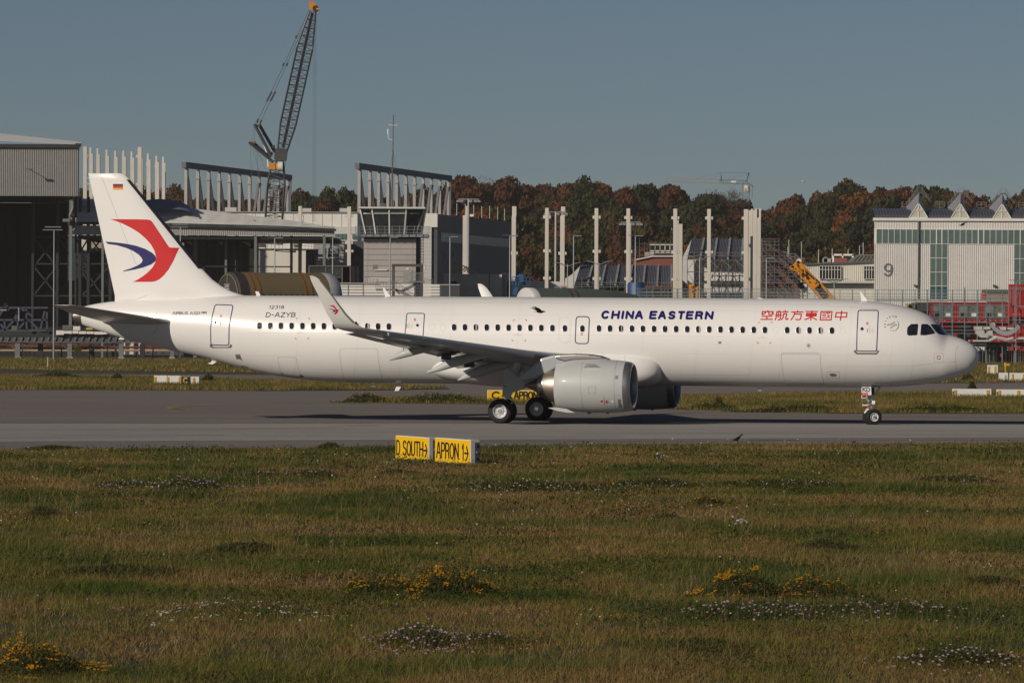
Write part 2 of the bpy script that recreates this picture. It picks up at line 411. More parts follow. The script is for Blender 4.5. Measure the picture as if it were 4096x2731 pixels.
for d, z, x0, y0, s in ((d4, zC, 262, 668, 1), (dm, zD, 398, 418, 1), (d1, zG, 2070, 612, 1.5)):
    decal([zz(z, [(x0 - 8 * s, y0), (x0 + 10 * s, y0)]), box_outline(z, x0 - 4 * s, y0, x0 + 6 * s, y0 + 62 * s)] + [zz(z, [(x0 + 22 * s, y0 + k * 9 * s), (x0 + (50 if k % 3 else 36) * s, y0 + k * 9 * s)]) for k in range(2, 8)], .7, fp, 'stencil', GREYT, d, .009, 8, False)
for pts, z in (([(114, 962), (132, 958), (150, 985), (175, 992), (330, 992), (348, 978), (354, 960), (376, 966), (380, 975), (366, 1004), (140, 1004), (118, 990)], zC),
               ([(1825, 985), (1850, 978), (1862, 975), (1868, 1005), (1885, 1020), (2170, 1022), (2186, 1005), (2192, 980), (2218, 985), (2218, 1008), (2182, 1049), (1864, 1046), (1825, 1008)], zG)):
    patch(zz(z, pts), fp, 'scuff_plate', PLATE, plane, .006, 12)
# hold doors, service panels: seams
seams = [[*zz(zC, [(1700, 1385), (1665, 1250), (1648, 1120), (1645, 1040), (1660, 1010), (2075, 1012), (2090, 1040), (2095, 1120), (2115, 1250), (2150, 1383), (1720, 1388)])],
         [*zz(zC, [(955, 1300), (930, 1210), (915, 1130), (925, 1112), (1110, 1115), (1132, 1130), (1150, 1220), (1180, 1330)])],
         [*zz(zG, [(755, 1500), (720, 1380), (695, 1220), (688, 1060), (705, 1022), (1270, 1022), (1297, 1050), (1305, 1220), (1330, 1400), (1358, 1510), (770, 1525)])],
         [*zz(zG, [(705, 1040), (720, 1042), (1270, 1045)])],
         [*zz(zA, [(1440, 625), (1415, 690), (1412, 800), (1420, 880), (1435, 945)])]]
seams_of(seams, 1.1, fp, 'panel_seam', LINE, fus, .003, 10)
pale = [[(1210, 1209), (1700, 1211), (2200, 1212)], [(2200, 1212), (3000, 1217), (3320, 1219)], [(3405, 1229), (3528, 1240)], [(3310, 1226), (3420, 1228), (3540, 1238)], [(840, 1218), (955, 1204)],
        [(1000, 1331), (1340, 1333)], [(2010, 1337), (2270, 1339), (2900, 1346)], [(2640, 1497), (3000, 1500)], [(3306, 1465), (3500, 1465), (3650, 1462), (3820, 1446)]]
seams_of(pale, 1.0, fp, 'lap_joint', LLINE, fus, .003, 12)
FAINT = mat('faint_joint', (.70, .69, .665), .35, var=0)
for cx in (905, 1180, 1420, 1600, 1790, 2060, 2300, 2560, 2780, 3000, 3120, 3385, 3560, 3650):
    decal([[(cx + 26 - .09 * (y - 1190) - .00022 * (y - 1365) ** 2 * .5, y) for y in range(1198, 1520, 16)]], .8, fp, 'frame_joint', FAINT, fus, .0025, 10, False)
seams_of([[(1360, 1255), (2000, 1259), (2350, 1261)], [(900, 1420), (1230, 1424)], [(1350, 1425), (1700, 1428)], [(2700, 1415), (3360, 1420), (3600, 1418)], [(1300, 1480), (1640, 1484)], [(2720, 1240), (3340, 1246)]], .8, fp, 'lap_joint', FAINT, fus, .0025, 12)
# red cut-in corner marks
for z, bxs in ((zC, (1133, 652, 1290, 898)), (zD, (1626, 378, 1784, 626)), (zG, (330, 540, 544, 872))):
    x0, y0, x1, y1 = bxs; k = (x1 - x0) * .13; s = (x1 - x0) * .09
    decal([zz(z, q) for q in ([(x0, y0 + k), (x0 + 2, y0 + 2), (x0 + k, y0 + 2)], [(x1 - k, y0 + 2), (x1, y0 + 2), (x1 - 2, y0 + k)], [(x0 - s, y1 - k), (x0 - s, y1), (x0 - s + k, y1)], [(x1 - s - k, y1), (x1 - s, y1), (x1 - s + 2, y1 - k)])], 1.8, fp, 'corner_mark', mat('mark_red', (.5, .03, .05), .4, var=0), fus, .004, 8, False)
    decal([zz(z, [(x0 + (x1 - x0) * a, y0 + (y1 - y0) * b), (x0 + (x1 - x0) * c, y0 + (y1 - y0) * b)]) for a, b, c in ((.2, .68, .42), (.02, .74, .65))], 1.0, fp, 'stencil', REDT, fus, .004, 8, False)
# cockpit glass
for nm, pts in (('cockpit_window', [(889, 470), (893, 432), (930, 397), (1003, 395), (1006, 405), (996, 513), (905, 518), (890, 505)]),
                ('cockpit_window', [(1042, 402), (1050, 396), (1108, 397), (1138, 420), (1189, 490), (1160, 501), (1080, 515), (1032, 512)]),
                ('windshield', [(1142, 399), (1200, 400), (1250, 407), (1308, 452), (1346, 508), (1280, 508), (1228, 502), (1192, 470)])):
    pl = rrect(zz(zA, pts), 2.2, 3)
    patch(pl, fp, nm, GLASS, plane, .006, 9)
    decal([pl + [pl[0]]], 1.5, fp, 'window_frame', BLACKP, plane.children[-1] if False else fus, .005, 6)
for pts, z, m in (([(1446, 1348), (1480, 1346), (1530, 1348), (1556, 1365), (1550, 1388), (1520, 1394), (1475, 1392), (1445, 1375)], zG, PLATE), ([(1211, 738), (1250, 738), (1250, 777), (1211, 777)], zA, mat('probe_plate', (.22, .23, .24), .4, var=0)),
                  ([(2260 - 280, 640), (2000, 630), (2016, 640), (2016, 652), (2004, 662), (1986, 660), (1978, 650)], zF, PLATE), (oval(1115, 910, 32, 34, 2), zG, mat('static_plate', (.45, .45, .43), .4, var=.2))):
    patch(zz(z, pts), fp, 'service_panel', m, fus, .004, 20)
seams_of([box_outline(zA, 1180, 712, 1278, 802), box_outline(zG, 1400, 1322, 1600, 1418)], .8, fp, 'panel_seam', REDT, fus, .004, 6)
patch(oval(*zG(1115, 910), 2.4, 2.4, 2), fp, 'service_panel', BLACKP, fus, .006, 20)
# small outflow flap and doors at the tail end
for pts in ([(412, 1078), (470, 1078), (500, 1160), (470, 1135), (430, 1136)], [(428, 1200), (560, 1222), (582, 1252), (545, 1248), (440, 1228)], [(932, 1288), (960, 1295), (995, 1318), (1170, 1335), (1185, 1312), (1215, 1330), (1228, 1350), (1120, 1340), (960, 1318)]):
    patch(zz(zC, pts), fp, 'vent_flap', PLATE, fus, .004, 12)

# ---- lettering
ext = [('C', 108, 275), ('H', 290, 455), ('I', 475, 530), ('N', 548, 712), ('A', 720, 875), ('E', 978, 1128), ('A', 1138, 1292), ('S', 1318, 1465), ('T', 1488, 1632), ('E', 1640, 1790), ('R', 1806, 1962), ('N', 1983, 2150)]
sk = []
for ch, x0, x1 in ext:
    dy = 12 * (x0 - 108) / 2042; yb, yt = 234 + dy, 120 + dy; hw = 18; sh = .17 if ch not in 'A' else .10
    X0, X1 = x0 + hw, x1 - hw - sh * (yb - yt)
    if ch == 'I': X0 = X1 = (x0 + x1 - sh * 114) / 2
    for pl in GL[ch][1]:
        sk.append([(X0 + (X1 - X0) * a + sh * (yb - yt) * b, yb + (yt - yb) * b) for a, b in pl])
decal([zz(zT, s) for s in sk], 43 / 4.523, fp, 'airline_lettering', BLUE, fus, .006, 6)
han = [[(400, 127), (398, 150)], [(270, 192), (278, 150), (520, 150), (514, 182), (498, 190)], [(350, 155), (335, 190), (270, 216)], [(425, 160), (418, 205), (432, 216), (508, 212), (518, 202)], [(270, 252), (490, 252)], [(378, 255), (375, 318)], [(243, 321), (497, 321)],
       [(655, 127), (650, 148)], [(560, 330), (585, 280), (600, 152), (692, 152), (674, 318), (660, 331), (632, 331)], [(572, 228), (702, 228)], [(640, 182), (637, 203)], [(631, 250), (627, 272)], [(790, 127), (788, 152)], [(728, 155), (848, 155)], [(702, 330), (740, 280), (752, 197), (820, 197), (800, 308), (812, 325), (838, 322), (848, 303)],
       [(1068, 129), (1065, 157)], [(932, 160), (1187, 160)], [(1005, 165), (990, 220), (960, 280), (917, 330)], [(1000, 203), (1150, 206), (1135, 300), (1115, 326), (1085, 329), (1022, 322)],
       [(1257, 146), (1512, 146)], [(1270, 188), (1485, 188), (1478, 246), (1262, 246), (1270, 188)], [(1266, 217), (1480, 217)], [(1388, 132), (1360, 338)], [(1365, 256), (1310, 300), (1228, 326)], [(1375, 256), (1420, 295), (1492, 328)],
       [(1592, 147), (1836, 147), (1816, 333), (1572, 333), (1592, 147)],
       [(1932, 172), (2173, 172), (2158, 272), (1912, 272), (1932, 172)], [(2055, 135), (2025, 338)]]
han2 = [[(1627, 181), (1793, 181)], [(1632, 213), (1693, 213), (1688, 245), (1627, 245), (1632, 213)], [(1614, 291), (1688, 280)], [(1735, 168), (1745, 230), (1772, 288), (1783, 268)], [(1780, 226), (1702, 299)], [(1772, 166), (1784, 171)]]
for i0, i1 in ((0, 7), (7, 15), (15, 19), (19, 25), (25, 26), (26, 28)): decal([zz(zK, s) for s in han[i0:i1]], 26 / 5.6, fp, 'airline_character', RED, fus, .006, 6)
decal([zz(zK, s) for s in han2], 17 / 5.6, fp, 'lettering_fine_stroke', RED, fus, .006, 6)['kind'] = 'stuff'
decal(text_strokes('12318', *[800 + v / 2.94 for v in (812, 990)], 1050 + 542 / 2.94, 1050 + 508 / 2.94, slant=.18, gap=.3), 2.0, fp, 'serial_number', BLACKP, fus, .005, 5)['kind'] = 'stuff'
decal(text_strokes('D-AZYB', *[800 + v / 2.94 for v in (775, 1126)], 1050 + 640 / 2.94, 1050 + 590 / 2.94, slant=.2, gap=.32), 2.9, fp, 'registration', BLACKP, fus, .005, 5)
decal(text_strokes('AIRBUS A321', 690, 801, 1257.5, 1247.5, slant=.2, gap=.25) + text_strokes('neo', 805, 829, 1253.5, 1244, slant=.3, gap=.12), 2.0, fp, 'type_lettering', BLUE, fus, .005, 5)
# alliance emblem by the front door
em = [[(738 + 85 * cos(radians(a)), 405 - 85 * sin(radians(a))) for a in ()]]
def around(t, cx, cy, r, a0, a1, h):
    out = []; n = len(t)
    for i, ch in enumerate(t):
        a = radians(a0 + (a1 - a0) * i / (n - 1)); ux, uy = cos(a), -sin(a); tx, ty = sin(a), cos(a); w = GL[ch][0] * h * .8
        for pl in GL[ch][1]:
            out.append([(cx + ux * (r + h * y) + tx * (x - .5) * w, cy + uy * (r + h * y) + ty * (x - .5) * w) for x, y in pl])
    return out
ch = around('SKYTEAM', 738, 402, 82, 196, 72, 17)
decal([zz(zA, s) for s in ch], 1.1, fp, 'emblem', DGREY, fus, .005, 3)
sw = [arc(738, 405, 60, 62, 45, -125, 20), arc(738, 405, 60, 62, 30, -70, 14), arc(738, 405, 57, 59, 10, -60, 10)]
sw = [[(x, 810 - y) for x, y in s] for s in sw]
sw += [[(674, 405), (690, 394), (712, 398), (726, 384), (740, 374), (758, 378)], [(676, 412), (696, 402), (716, 408), (734, 392), (752, 384), (775, 398)], [(700, 433), (716, 430), (738, 410), (752, 402), (776, 406)], [(712, 438), (730, 430), (745, 414), (772, 412)], [(674, 405), (676, 412)]]
decal([zz(zA, s) for s in sw], 1.3, fp, 'emblem', DGREY, fus, .005, 3)

# ---- belly fairing
mb = MB(); rings = []; xa, xb = loc(1690, 1500, 1.6)[0], loc(2652, 1480, 2.1)[0]; zt_, zb_ = loc(2450, 1394, 2.1)[1], loc(2050, 1549, .3)[1]
for i in range(49):
    t = i / 48; x = xa + (xb - xa) * (1 - (1 - t) ** 1.0)
    e = min(1.0, sqrt(max(0, 1 - (1 - min(1, (xb - x) / 1.7)) ** 2))) if xb - x < 1.7 else 1.0
    q = min(1.0, (x - xa) / 5.2); a = sqrt(max(0.0, 1 - (1 - q) ** 2.2)) if q < 1 else 1.0
    k = max(.02, min(e, a)); zc = (zt_ + zb_) / 2 + (1 - k) * .10; hz = (zt_ - zb_) / 2 * (.45 + .55 * k if k > .1 else k * 5); hw = 1.55 + .66 * k if k > .1 else 1.6 * k * 10
    hz = (zt_ - zb_) / 2 * k ** .7; hw = 2.24 * k ** .45
    ring = []
    for j in range(40):
        c, s = cos(2 * pi * j / 40), sin(2 * pi * j / 40); ex = 2 / 2.6
        ring.append((x, -hw * math.copysign(abs(c) ** ex, c), zc + hz * math.copysign(abs(s) ** ex, s)))
    rings.append(ring)
mb.loft(rings); fair = mb.build('belly_fairing', WHITE, plane, True, 60)
FFB = bvh_of(fair)
ffp = projector(FFB)
seams_of([zz(zF, [(622, 714), (618, 760), (605, 800)]), zz(zF, [(890, 715), (885, 800), (880, 860)])], 1.2, ffp, 'panel_seam', LINE, fair, .004, 8)

# ---- wings
AF = [(1, .0), (.85, .28), (.6, .66), (.4, .90), (.25, .98), (.12, .80), (.04, .52), (.01, .26), (0, 0), (.01, -.2), (.04, -.34), (.12, -.50), (.25, -.60), (.4, -.60), (.6, -.40), (.85, -.10)]
def section(x, l, z, c, t, gam, side=1):
    g = radians(gam); return [(x - a * c, -side * (l - h * .5 * t * c * sin(g)), z + h * .5 * t * c * cos(g)) for a, h in AF]
def zle(l): return 3.24 + .104 * (l - 5.5)
def xle(l): return 2.64 - .52 * (l - 5.75)
def xte(l): return -1.6 if l < 6.4 else -1.6 - .283 * (l - 6.4)
wsec = [(1.0, .15), (1.9, .15), (3.5, .14), (5.0, .13), (6.4, .12), (8.5, .115), (10.5, .11), (12.5, .11), (14.5, .11), (16.2, .105)]
tips = [(xle(16.55) - .06, 16.55, 4.40, 1.42, .10, 12), (xle(16.8) - .22, 16.80, 4.475, 1.28, .10, 30), (-3.62, 17.0, 4.70, 1.06, .095, 52), (-3.98, 17.15, 5.08, .92, .09, 66), (-4.48, 17.36, 5.78, .70, .085, 73), (-4.95, 17.55, 6.40, .52, .08, 76), (-5.12, 17.60, 6.60, .43, .08, 77), (-5.30, 17.64, 6.74, .28, .07, 78), (-5.44, 17.66, 6.80, .16, .06, 78)]
for side in (1, -1):
    mb = MB(); mb.loft([section(xle(l), l, zle(l), xle(l) - xte(l), t, 6, side) for l, t in wsec])
    wing = mb.build('wing', WGREY, plane, True, 40)
    if side == 1: wing['label'] = 'near wing with lowered flaps and upswept tip'
    mb = MB(); l0, t0 = wsec[-1]
    mb.loft([section(xle(l0) + .002, l0, zle(l0) + .001, xle(l0) - xte(l0), t0 + .004, 7, side)] + [section(*a[:6], side) for a in tips])
    shk = mb.build('upswept_wing_tip', mat('wingtip_white', (.74, .73, .70), .3, var=.02, coat=.3), wing, True, 40)
    if side == 1:
        SHP = projector(bvh_of(shk)); NEARW = wing
        q = zp(SHP, zH)
        patch([(448, 553), (500, 552), (534, 555), (580, 617), (606, 619), (592, 660), (568, 690), (520, 694), (548, 672), (560, 645), (550, 610), (520, 580)], q, 'wing_tip_emblem', RED, shk, .006, 20)
        patch([(438, 603), (490, 607), (540, 622), (558, 640), (545, 656), (482, 669), (520, 655), (528, 642), (510, 626), (470, 612)], q, 'wing_tip_emblem', BLUE, shk, .006, 20)
        SLP = mat('leading_edge_metal', (.50, .49, .47), .28, .7, var=.06)
        # leading edge strip of the tip and the slats along the wing
        mb = MB(); R = []
        for a in tips[2:7]:
            s = section(*a[:6], side); R.append([Vector(s[i]) + Vector((.004, 0, 0)) - Vector((0, side * .003, 0)) for i in (5, 6, 7, 8, 9, 10, 11)])
        mb.loft(R, False, False); mb.build('leading_edge_strip', SLP, shk, True)
    # slats: drooped leading edge shells
    for la, lb in ((6.35, 8.9), (8.94, 11.2), (11.24, 13.4), (13.44, 15.6), (2.6, 5.2)):
        mb = MB(); R = []
        for k in range(3):
            l = la + (lb - la) * k / 2; c = (xle(l) - xte(l)); cc = min(c * .22, .62); t = .12 * c
            R.append([(xle(l) + .10 - a * cc + (.0), -side * l, zle(l) - .05 + h) for a, h in ((1.0, .30 * t + .07), (.6, .27 * t + .045), (.25, .17 * t + .01), (.05, .02), (0, -.05), (.06, -.11), (.22, -.16), (.5, -.13), (.52, -.09), (.2, -.02))])
        mb.loft(R); mb.build('slat', WGREY, wing, True, 40)
    # flaps
    for la, lb in ((2.3, 6.2), (6.55, 12.9)):
        mb = MB(); R = []
        for k in range(3):
            l = la + (lb - la) * k / 2; c = .95 if l < 6.4 else .95 - .05 * (l - 6.4); a = radians(11 if l < 6.4 else 7); x0 = xte(l) + .38; z0 = zle(l) - (.17 if l < 6.4 else .07)
            R.append([(x0 - u * c * cos(a) + h * c * sin(a), -side * l, z0 - u * c * sin(a) + h * c * cos(a)) for u, h in ((0, 0), (.08, .07), (.35, .10), (1, .0), (.4, -.05), (.08, -.06))])
        mb.loft(R); mb.build('flap', WGREY, wing, True, 40)
    mb = MB(); mb.loft([[(xte(l) + u, -side * l, zle(l) - .16 + h - .06 * (l < 14)) for u, h in ((.75, .02), (.4, .08), (-.02, .02), (.4, -.02))] for l in (13.1, 16.0)]); mb.build('aileron', WGREY, wing, True, 40)
    # flap track fairings (canoes)
    for l, stt in ((9.5, [(820, 682, 700), (760, 666, 716), (700, 662, 728), (600, 672, 752), (450, 700, 790), (300, 745, 828), (230, 790, 842), (168, 838, 855)]),
                   (6.1, [(1440, 768, 790), (1280, 768, 826), (1180, 764, 852), (1000, 800, 905), (850, 850, 950), (745, 912, 980), (612, 982, 1004)]),
                   (3.0, [(1640, 872, 890), (1530, 880, 936), (1400, 876, 985), (1250, 915, 1030), (1130, 965, 1060), (1050, 1020, 1078), (975, 1076, 1090)])):
        R = []
        for x, y0, y1 in stt:
            p, q = lpt(*zD(x, y0), l), lpt(*zD(x, y1), l); h = (p.z - q.z) / 2 * 1.12; zc = (p.z + q.z) / 2 - .02; w = min(h * .85, .22)
            R.append([(p.x, side * p.y + w * cos(2 * pi * j / 14), zc + h * sin(2 * pi * j / 14)) for j in range(14)])
        mb = MB(); mb.loft(R); mb.build('flap_track_fairing', LGREY, wing, True, 50)
    # tracks and linkages under the wing
    for l, x, s in ((7.4, -1.5, .6), (5.0, -1.2, .7), (3.8, -1.2, .7)):
        y = -side * l; z = zle(l)
        mb = MB(); mb.tube((x + .6, y, z - .05), (x - .5, y, z - .42 * s), .05, 6).tube((x + .2, y + .1, z), (x, y + .1, z - .4), .04, 6).bx(x - .3, y - .1, z - .42, x + .15, y + .1, z - .15); mb.build('flap_linkage', DGREY, wing)

# ---- engines
def engine(side, l=5.75):
    c = lpt(*zE(1640, 510), l); zc = c.z; yc = -side * l; xf = c.x + .10; xr = loc(*zE(826, 500), l + .9)[0]
    L = xf - xr; prof = [(0, 1.02), (-.03, 1.075), (-.12, 1.125), (-.35, 1.175), (-.8, 1.225), (-1.4, 1.25), (-2.0, 1.245), (-2.7, 1.20), (-3.2, 1.13), (-L + .02, 1.045), (-L, 1.03), (-L + .04, 1.0), (-L + .6, .99)]
    mb = MB(); mb.lathe([(t, r) for t, r in prof if t <= -.35 or False], (xf, yc, zc), (1, 0, 0), 64)
    e = mb.build('engine', LGREY, plane, True, 40)
    if side == -1: e['label'] = 'far engine in shadow under the fuselage'
    mb = MB(); mb.lathe([(-.352, 1.172), (-.20, 1.152), (-.12, 1.128), (-.05, 1.088), (-.015, 1.055), (0, 1.015), (-.015, .975), (-.06, .94), (-.15, .915), (-.3, .905)], (xf, yc, zc), (1, 0, 0), 64); mb.build('inlet_lip', METAL, e, True)
    mb = MB(); mb.lathe([(-.3, .905), (-.8, .93), (-1.25, .95)], (xf, yc, zc), (1, 0, 0), 48); mb.build('inlet_duct', mat('inlet_liner', (.20, .20, .21), .5, var=.05), e, True)
    mb = MB(); mb.lathe([(-1.25, .95), (-1.26, .02)], (xf, yc, zc), (1, 0, 0), 48); mb.build('fan_back', DGREY, e, True)
    mb = MB()
    for i in range(18):
        a = 2 * pi * i / 18; u = Vector((0, cos(a), sin(a))); t = Vector((0, -sin(a), cos(a))); cc = Vector((xf - 1.15, yc, zc))
        mb.add([cc + u * .25 + t * .05 + Vector((.08, 0, 0)), cc + u * .25 - t * .05, cc + u * .93 - t * .12 - Vector((.03, 0, 0)), cc + u * .93 + t * .14 + Vector((.06, 0, 0))], [(0, 1, 2, 3)])
    mb.build('fan', mat('fan_blade', (.08, .08, .085), .35, .6, var=.1), e)
    mb = MB(); mb.lathe([(-1.2, .28), (-1.0, .2), (-.8, .08), (-.72, .01)], (xf, yc, zc), (1, 0, 0), 24, True); mb.build('spinner', DGREY, e, True)
    xr2 = xf - L
    mb = MB(); mb.lathe([(.35, .80), (-.05, .78), (-.45, .70), (-.62, .64)], (xr2, yc, zc), (1, 0, 0), 48); mb.build('core_cowl', TITAN, e, True)
    mb = MB(); mb.lathe([(-.55, .60), (-.66, .60), (-.84, .545), (-.90, .53), (-.86, .5), (-.4, .5)], (xr2, yc, zc), (1, 0, 0), 48); mb.build('nozzle', mat('nozzle_bright', (.6, .57, .54), .3, 1.0, var=.06), e, True)
    mb = MB(); mb.lathe([(-.4, .45), (-.8, .42), (-1.1, .28), (-1.45, .10), (-1.52, .05), (-1.6, .04)], (xr2, yc, zc), (1, 0, 0), 40, True); mb.build('exhaust_plug', mat('plug_brown', (.22, .15, .10), .35, .9, var=.15), e, True)
    mb = MB(); mb.lathe([(.3, 1.0), (.3, .78)], (xr2, yc, zc), (1, 0, 0), 40); mb.build('duct_shade', DGREY, e)
    # pylon
    def pz(x, y, w): p = lpt(*zE(x, y), l); return (p.x, w, p.z)
    pts = [(1425, 232), (1330, 200), (1200, 178), (1060, 174), (900, 178), (830, 182), (700, 215), (600, 300), (440, 420), (520, 455), (660, 430), (840, 330), (900, 300), (1100, 262), (1300, 250)]
    poly = [lpt(*zE(x, y), l) for x, y in pts]
    mb = MB(); n = len(poly); hw = .27
    a_ = [Vector((p.x, yc - hw, p.z)) for p in poly]; b_ = [Vector((p.x, yc + hw, p.z)) for p in poly]
    mb.prism(a_, (0, 2 * hw, 0)); py = mb.build('pylon', WGREY, e, False)
    bv = py.modifiers.new('soft', 'BEVEL'); bv.width = .13; bv.segments = 3; bv.limit_method = 'ANGLE'; bv.angle_limit = radians(40)
    pts = [(1428, 226), (1330, 190), (1200, 172), (1060, 168), (900, 174), (826, 184), (860, 236), (950, 262), (1040, 245), (1300, 236)]
    poly = [lpt(*zE(x, y), l) for x, y in pts]; mb = MB(); hw = .285
    mb.prism([Vector((p.x, yc - hw, p.z)) for p in poly], (0, 2 * hw, 0)); py = mb.build('pylon_cap', mat('bare_metal_cap', (.62, .58, .54), .26, 1.0, var=.05), e)
    bv = py.modifiers.new('soft', 'BEVEL'); bv.width = .12; bv.segments = 3; bv.limit_method = 'ANGLE'; bv.angle_limit = radians(40)
    # strakes
    s1 = [zE(*p) for p in ((1135, 312), (1180, 285), (1260, 300), (1320, 318))]
    mb = MB(); q = [lpt(*p, l + .85) for p in s1]; mb.prism([Vector((p.x, yc - side * (.9 + .22 * (i in (1, 2))), p.z + .1 * (i in (1, 2)))) for i, p in enumerate(q)], (0, 0, .02)); mb.build('strake', LGREY, e)
    q = [lpt(*zE(*p), l + .6) for p in ((762, 733), (850, 728), (960, 745), (1045, 785), (960, 782), (860, 765))]
    mb = MB(); mb.prism([Vector((p.x, yc - side * .62, p.z)) for p in q], (0, side * .09, 0)); mb.build('drain_fairing', LGREY, e)
    mb = MB(); mb.bx(xf - 2.2, yc - .05, zc - 1.30, xf - 2.05, yc + .05, zc - 1.23).bx(xf - 1.3, yc - .04, zc - 1.29, xf - 1.2, yc + .04, zc - 1.22); mb.build('drain', DGREY, e)
    if side == 1:
        ep = projector(bvh_of(e)); q = zp(ep, zE)
        decal([zz(zE, s) for s in ([(1128, 252), (1108, 350), (1102, 465), (1108, 580), (1122, 700), (1142, 774)], [(1484, 240), (1466, 330), (1453, 450), (1452, 560), (1460, 680), (1478, 772)], [(1453, 602), (1524, 602)], [(1186, 514), (1258, 514), (1258, 584), (1186, 584), (1186, 514)])], 1.3, ep, 'cowl_seam', LINE, e, .004, 6, False)
        decal([zz(zE, [(1345, 612), (1358, 712)])], 1.4, ep, 'warning_line', RED, e, .005, 6, False)
        decal([[zE(1377 + 17 * cos(a / 10 * pi), 669 + 17 * sin(a / 10 * pi)) for a in range(21)], zz(zE, [(1366, 657), (1388, 681)])], 1.1, ep, 'warning_mark', RED, e, .005, 4, False)
        patch([zE(x, y) for x, y in ((1372, 660), (1382, 660), (1386, 676), (1378, 682), (1370, 676))], ep, 'warning_mark', BLACKP, e, .0045)
        patch([zE(x, y) for x, y in ((1312, 656), (1340, 656), (1340, 674), (1312, 674))], ep, 'placard', RED, e, .005)
        patch([zE(x, y) for x, y in ((1424, 654), (1448, 654), (1448, 678), (1424, 678))], ep, 'placard', RIMW, e, .005)
        patch(rrect([zE(x, y) for x, y in ((1466, 398), (1496, 398), (1496, 434), (1464, 434))], 2), ep, 'vent_plate', METAL, e, .006)
        patch([zE(x, y) for x, y in ((1494, 645), (1524, 643), (1524, 690), (1536, 700), (1536, 728), (1500, 728))], ep, 'anti_ice_exhaust', PLATE, e, .005, 10)
    return e
engine(1); engine(-1)

# ---- fin and tailplane
def fin_sections():
    te = [zV(400, 110), zV(690, 1445)]; le = [zV(1590, 1110), zV(835, 180)]
    zs = []; 
    TE0, TE1 = loc(*te[1], 0), loc(*te[0], 0)
    LEp = [loc(*zV(*p), 0) for p in ((2120, 1402), (2050, 1393), (1980, 1376), (1900, 1348), (1800, 1296), (1700, 1224), (1590, 1110), (1400, 876), (1200, 628), (1000, 382), (835, 180), (800, 146), (770, 126), (735, 115))]
    out = []
    for x, z in LEp:
        tex = TE0[0] + (TE1[0] - TE0[0]) * (z - TE0[1]) / (TE1[1] - TE0[1])
        out.append((x, z, x - tex))
    return out
mb = MB(); R = []
fs_ = fin_sections(); zbase = fs_[0][1] - .5
fs_ = [(fs_[0][0], zbase, fs_[0][2])] + fs_
FA = [(1, .02), (.8, .34), (.6, .66), (.4, .92), (.28, 1.0), (.15, .88), (.07, .66), (.025, .42), (.006, .2), (0, 0)]
for x, z, c in fs_:
    th = min(.105 * c, .62) * .5 * (1 if z < fs_[-1][1] - .12 else .55)
    th = min(th, .30)
    R.append([(x - a * c, h * th, z) for a, h in FA] + [(x - a * c, -h * th, z) for a, h in FA[::-1][1:]])
mb.loft(R); fin = mb.build('tail_fin', WHITE, plane, True, 50)
FIN = projector(bvh_of(fin)); vq = zp(FIN, zV)
patch([(628, 593), (694, 614), (760, 640), (850, 685), (930, 735), (1000, 795), (1060, 862), (1095, 930), (1111, 990), (1102, 1040), (1075, 1092), (1030, 1142), (970, 1190), (910, 1228), (865, 1248), (1060, 1248), (1105, 1240), (1145, 1220), (1190, 1180), (1240, 1118), (1290, 1030), (1330, 940), (1352, 892), (1258, 890), (1240, 878), (1150, 742), (1080, 637), (1062, 612), (1045, 602), (1015, 597), (900, 594)], vq, 'emblem', RED, fin, .006, 40)
patch([(577, 827), (700, 837), (800, 850), (900, 870), (1000, 905), (1070, 945), (1104, 980), (1110, 1005), (1100, 1033), (1060, 1065), (980, 1095), (880, 1120), (760, 1141), (775, 1129), (850, 1105), (920, 1075), (955, 1050), (969, 1025), (960, 1000), (930, 965), (870, 925), (800, 895), (700, 865), (605, 852)], vq, 'emblem', BLUE, fin, .009, 40)
for i, m in enumerate((BLACKP, RED, mat('flag_gold', (.80, .42, .02), .4, var=0))):
    patch([(659, 225 + 20.6 * i), (763, 226 + 20.6 * i), (763, 246.6 + 20.6 * i), (659, 245.6 + 20.6 * i)], vq, 'flag_stripe', m, fin, .006, 60)
decal([zz(zV, [(525, 112), (780, 760), (900, 1060), (1060, 1150)]), zz(zV, [(700, 1442), (915, 1430), (1020, 1382)])], 1.0, FIN, 'rudder_seam', LINE, fin, .004, 10, False)
mb = MB(); R = []
for x, z, c in fs_[7:12]:
    R.append([(x + .012, 0, z), (x - .02, -.055, z), (x - .16, -.135 * min(1, c / 4) - .01, z), (x - .16, .135 * min(1, c / 4) + .01, z), (x - .02, .055, z)])
mb.loft(R); mb.build('leading_edge', mat('fin_leading_edge', (.05, .05, .07), .3, .3, var=.05), fin, True, 40)
for y in (170, 232, 330):
    x, z = loc(*zV(400 + (y - 110) * .217, y), 0); mb = MB(); mb.tube((x + .1, 0, z), (x - .12, 0, z + .03), .018, 5); mb.build('static_wick', WHITE, fin)
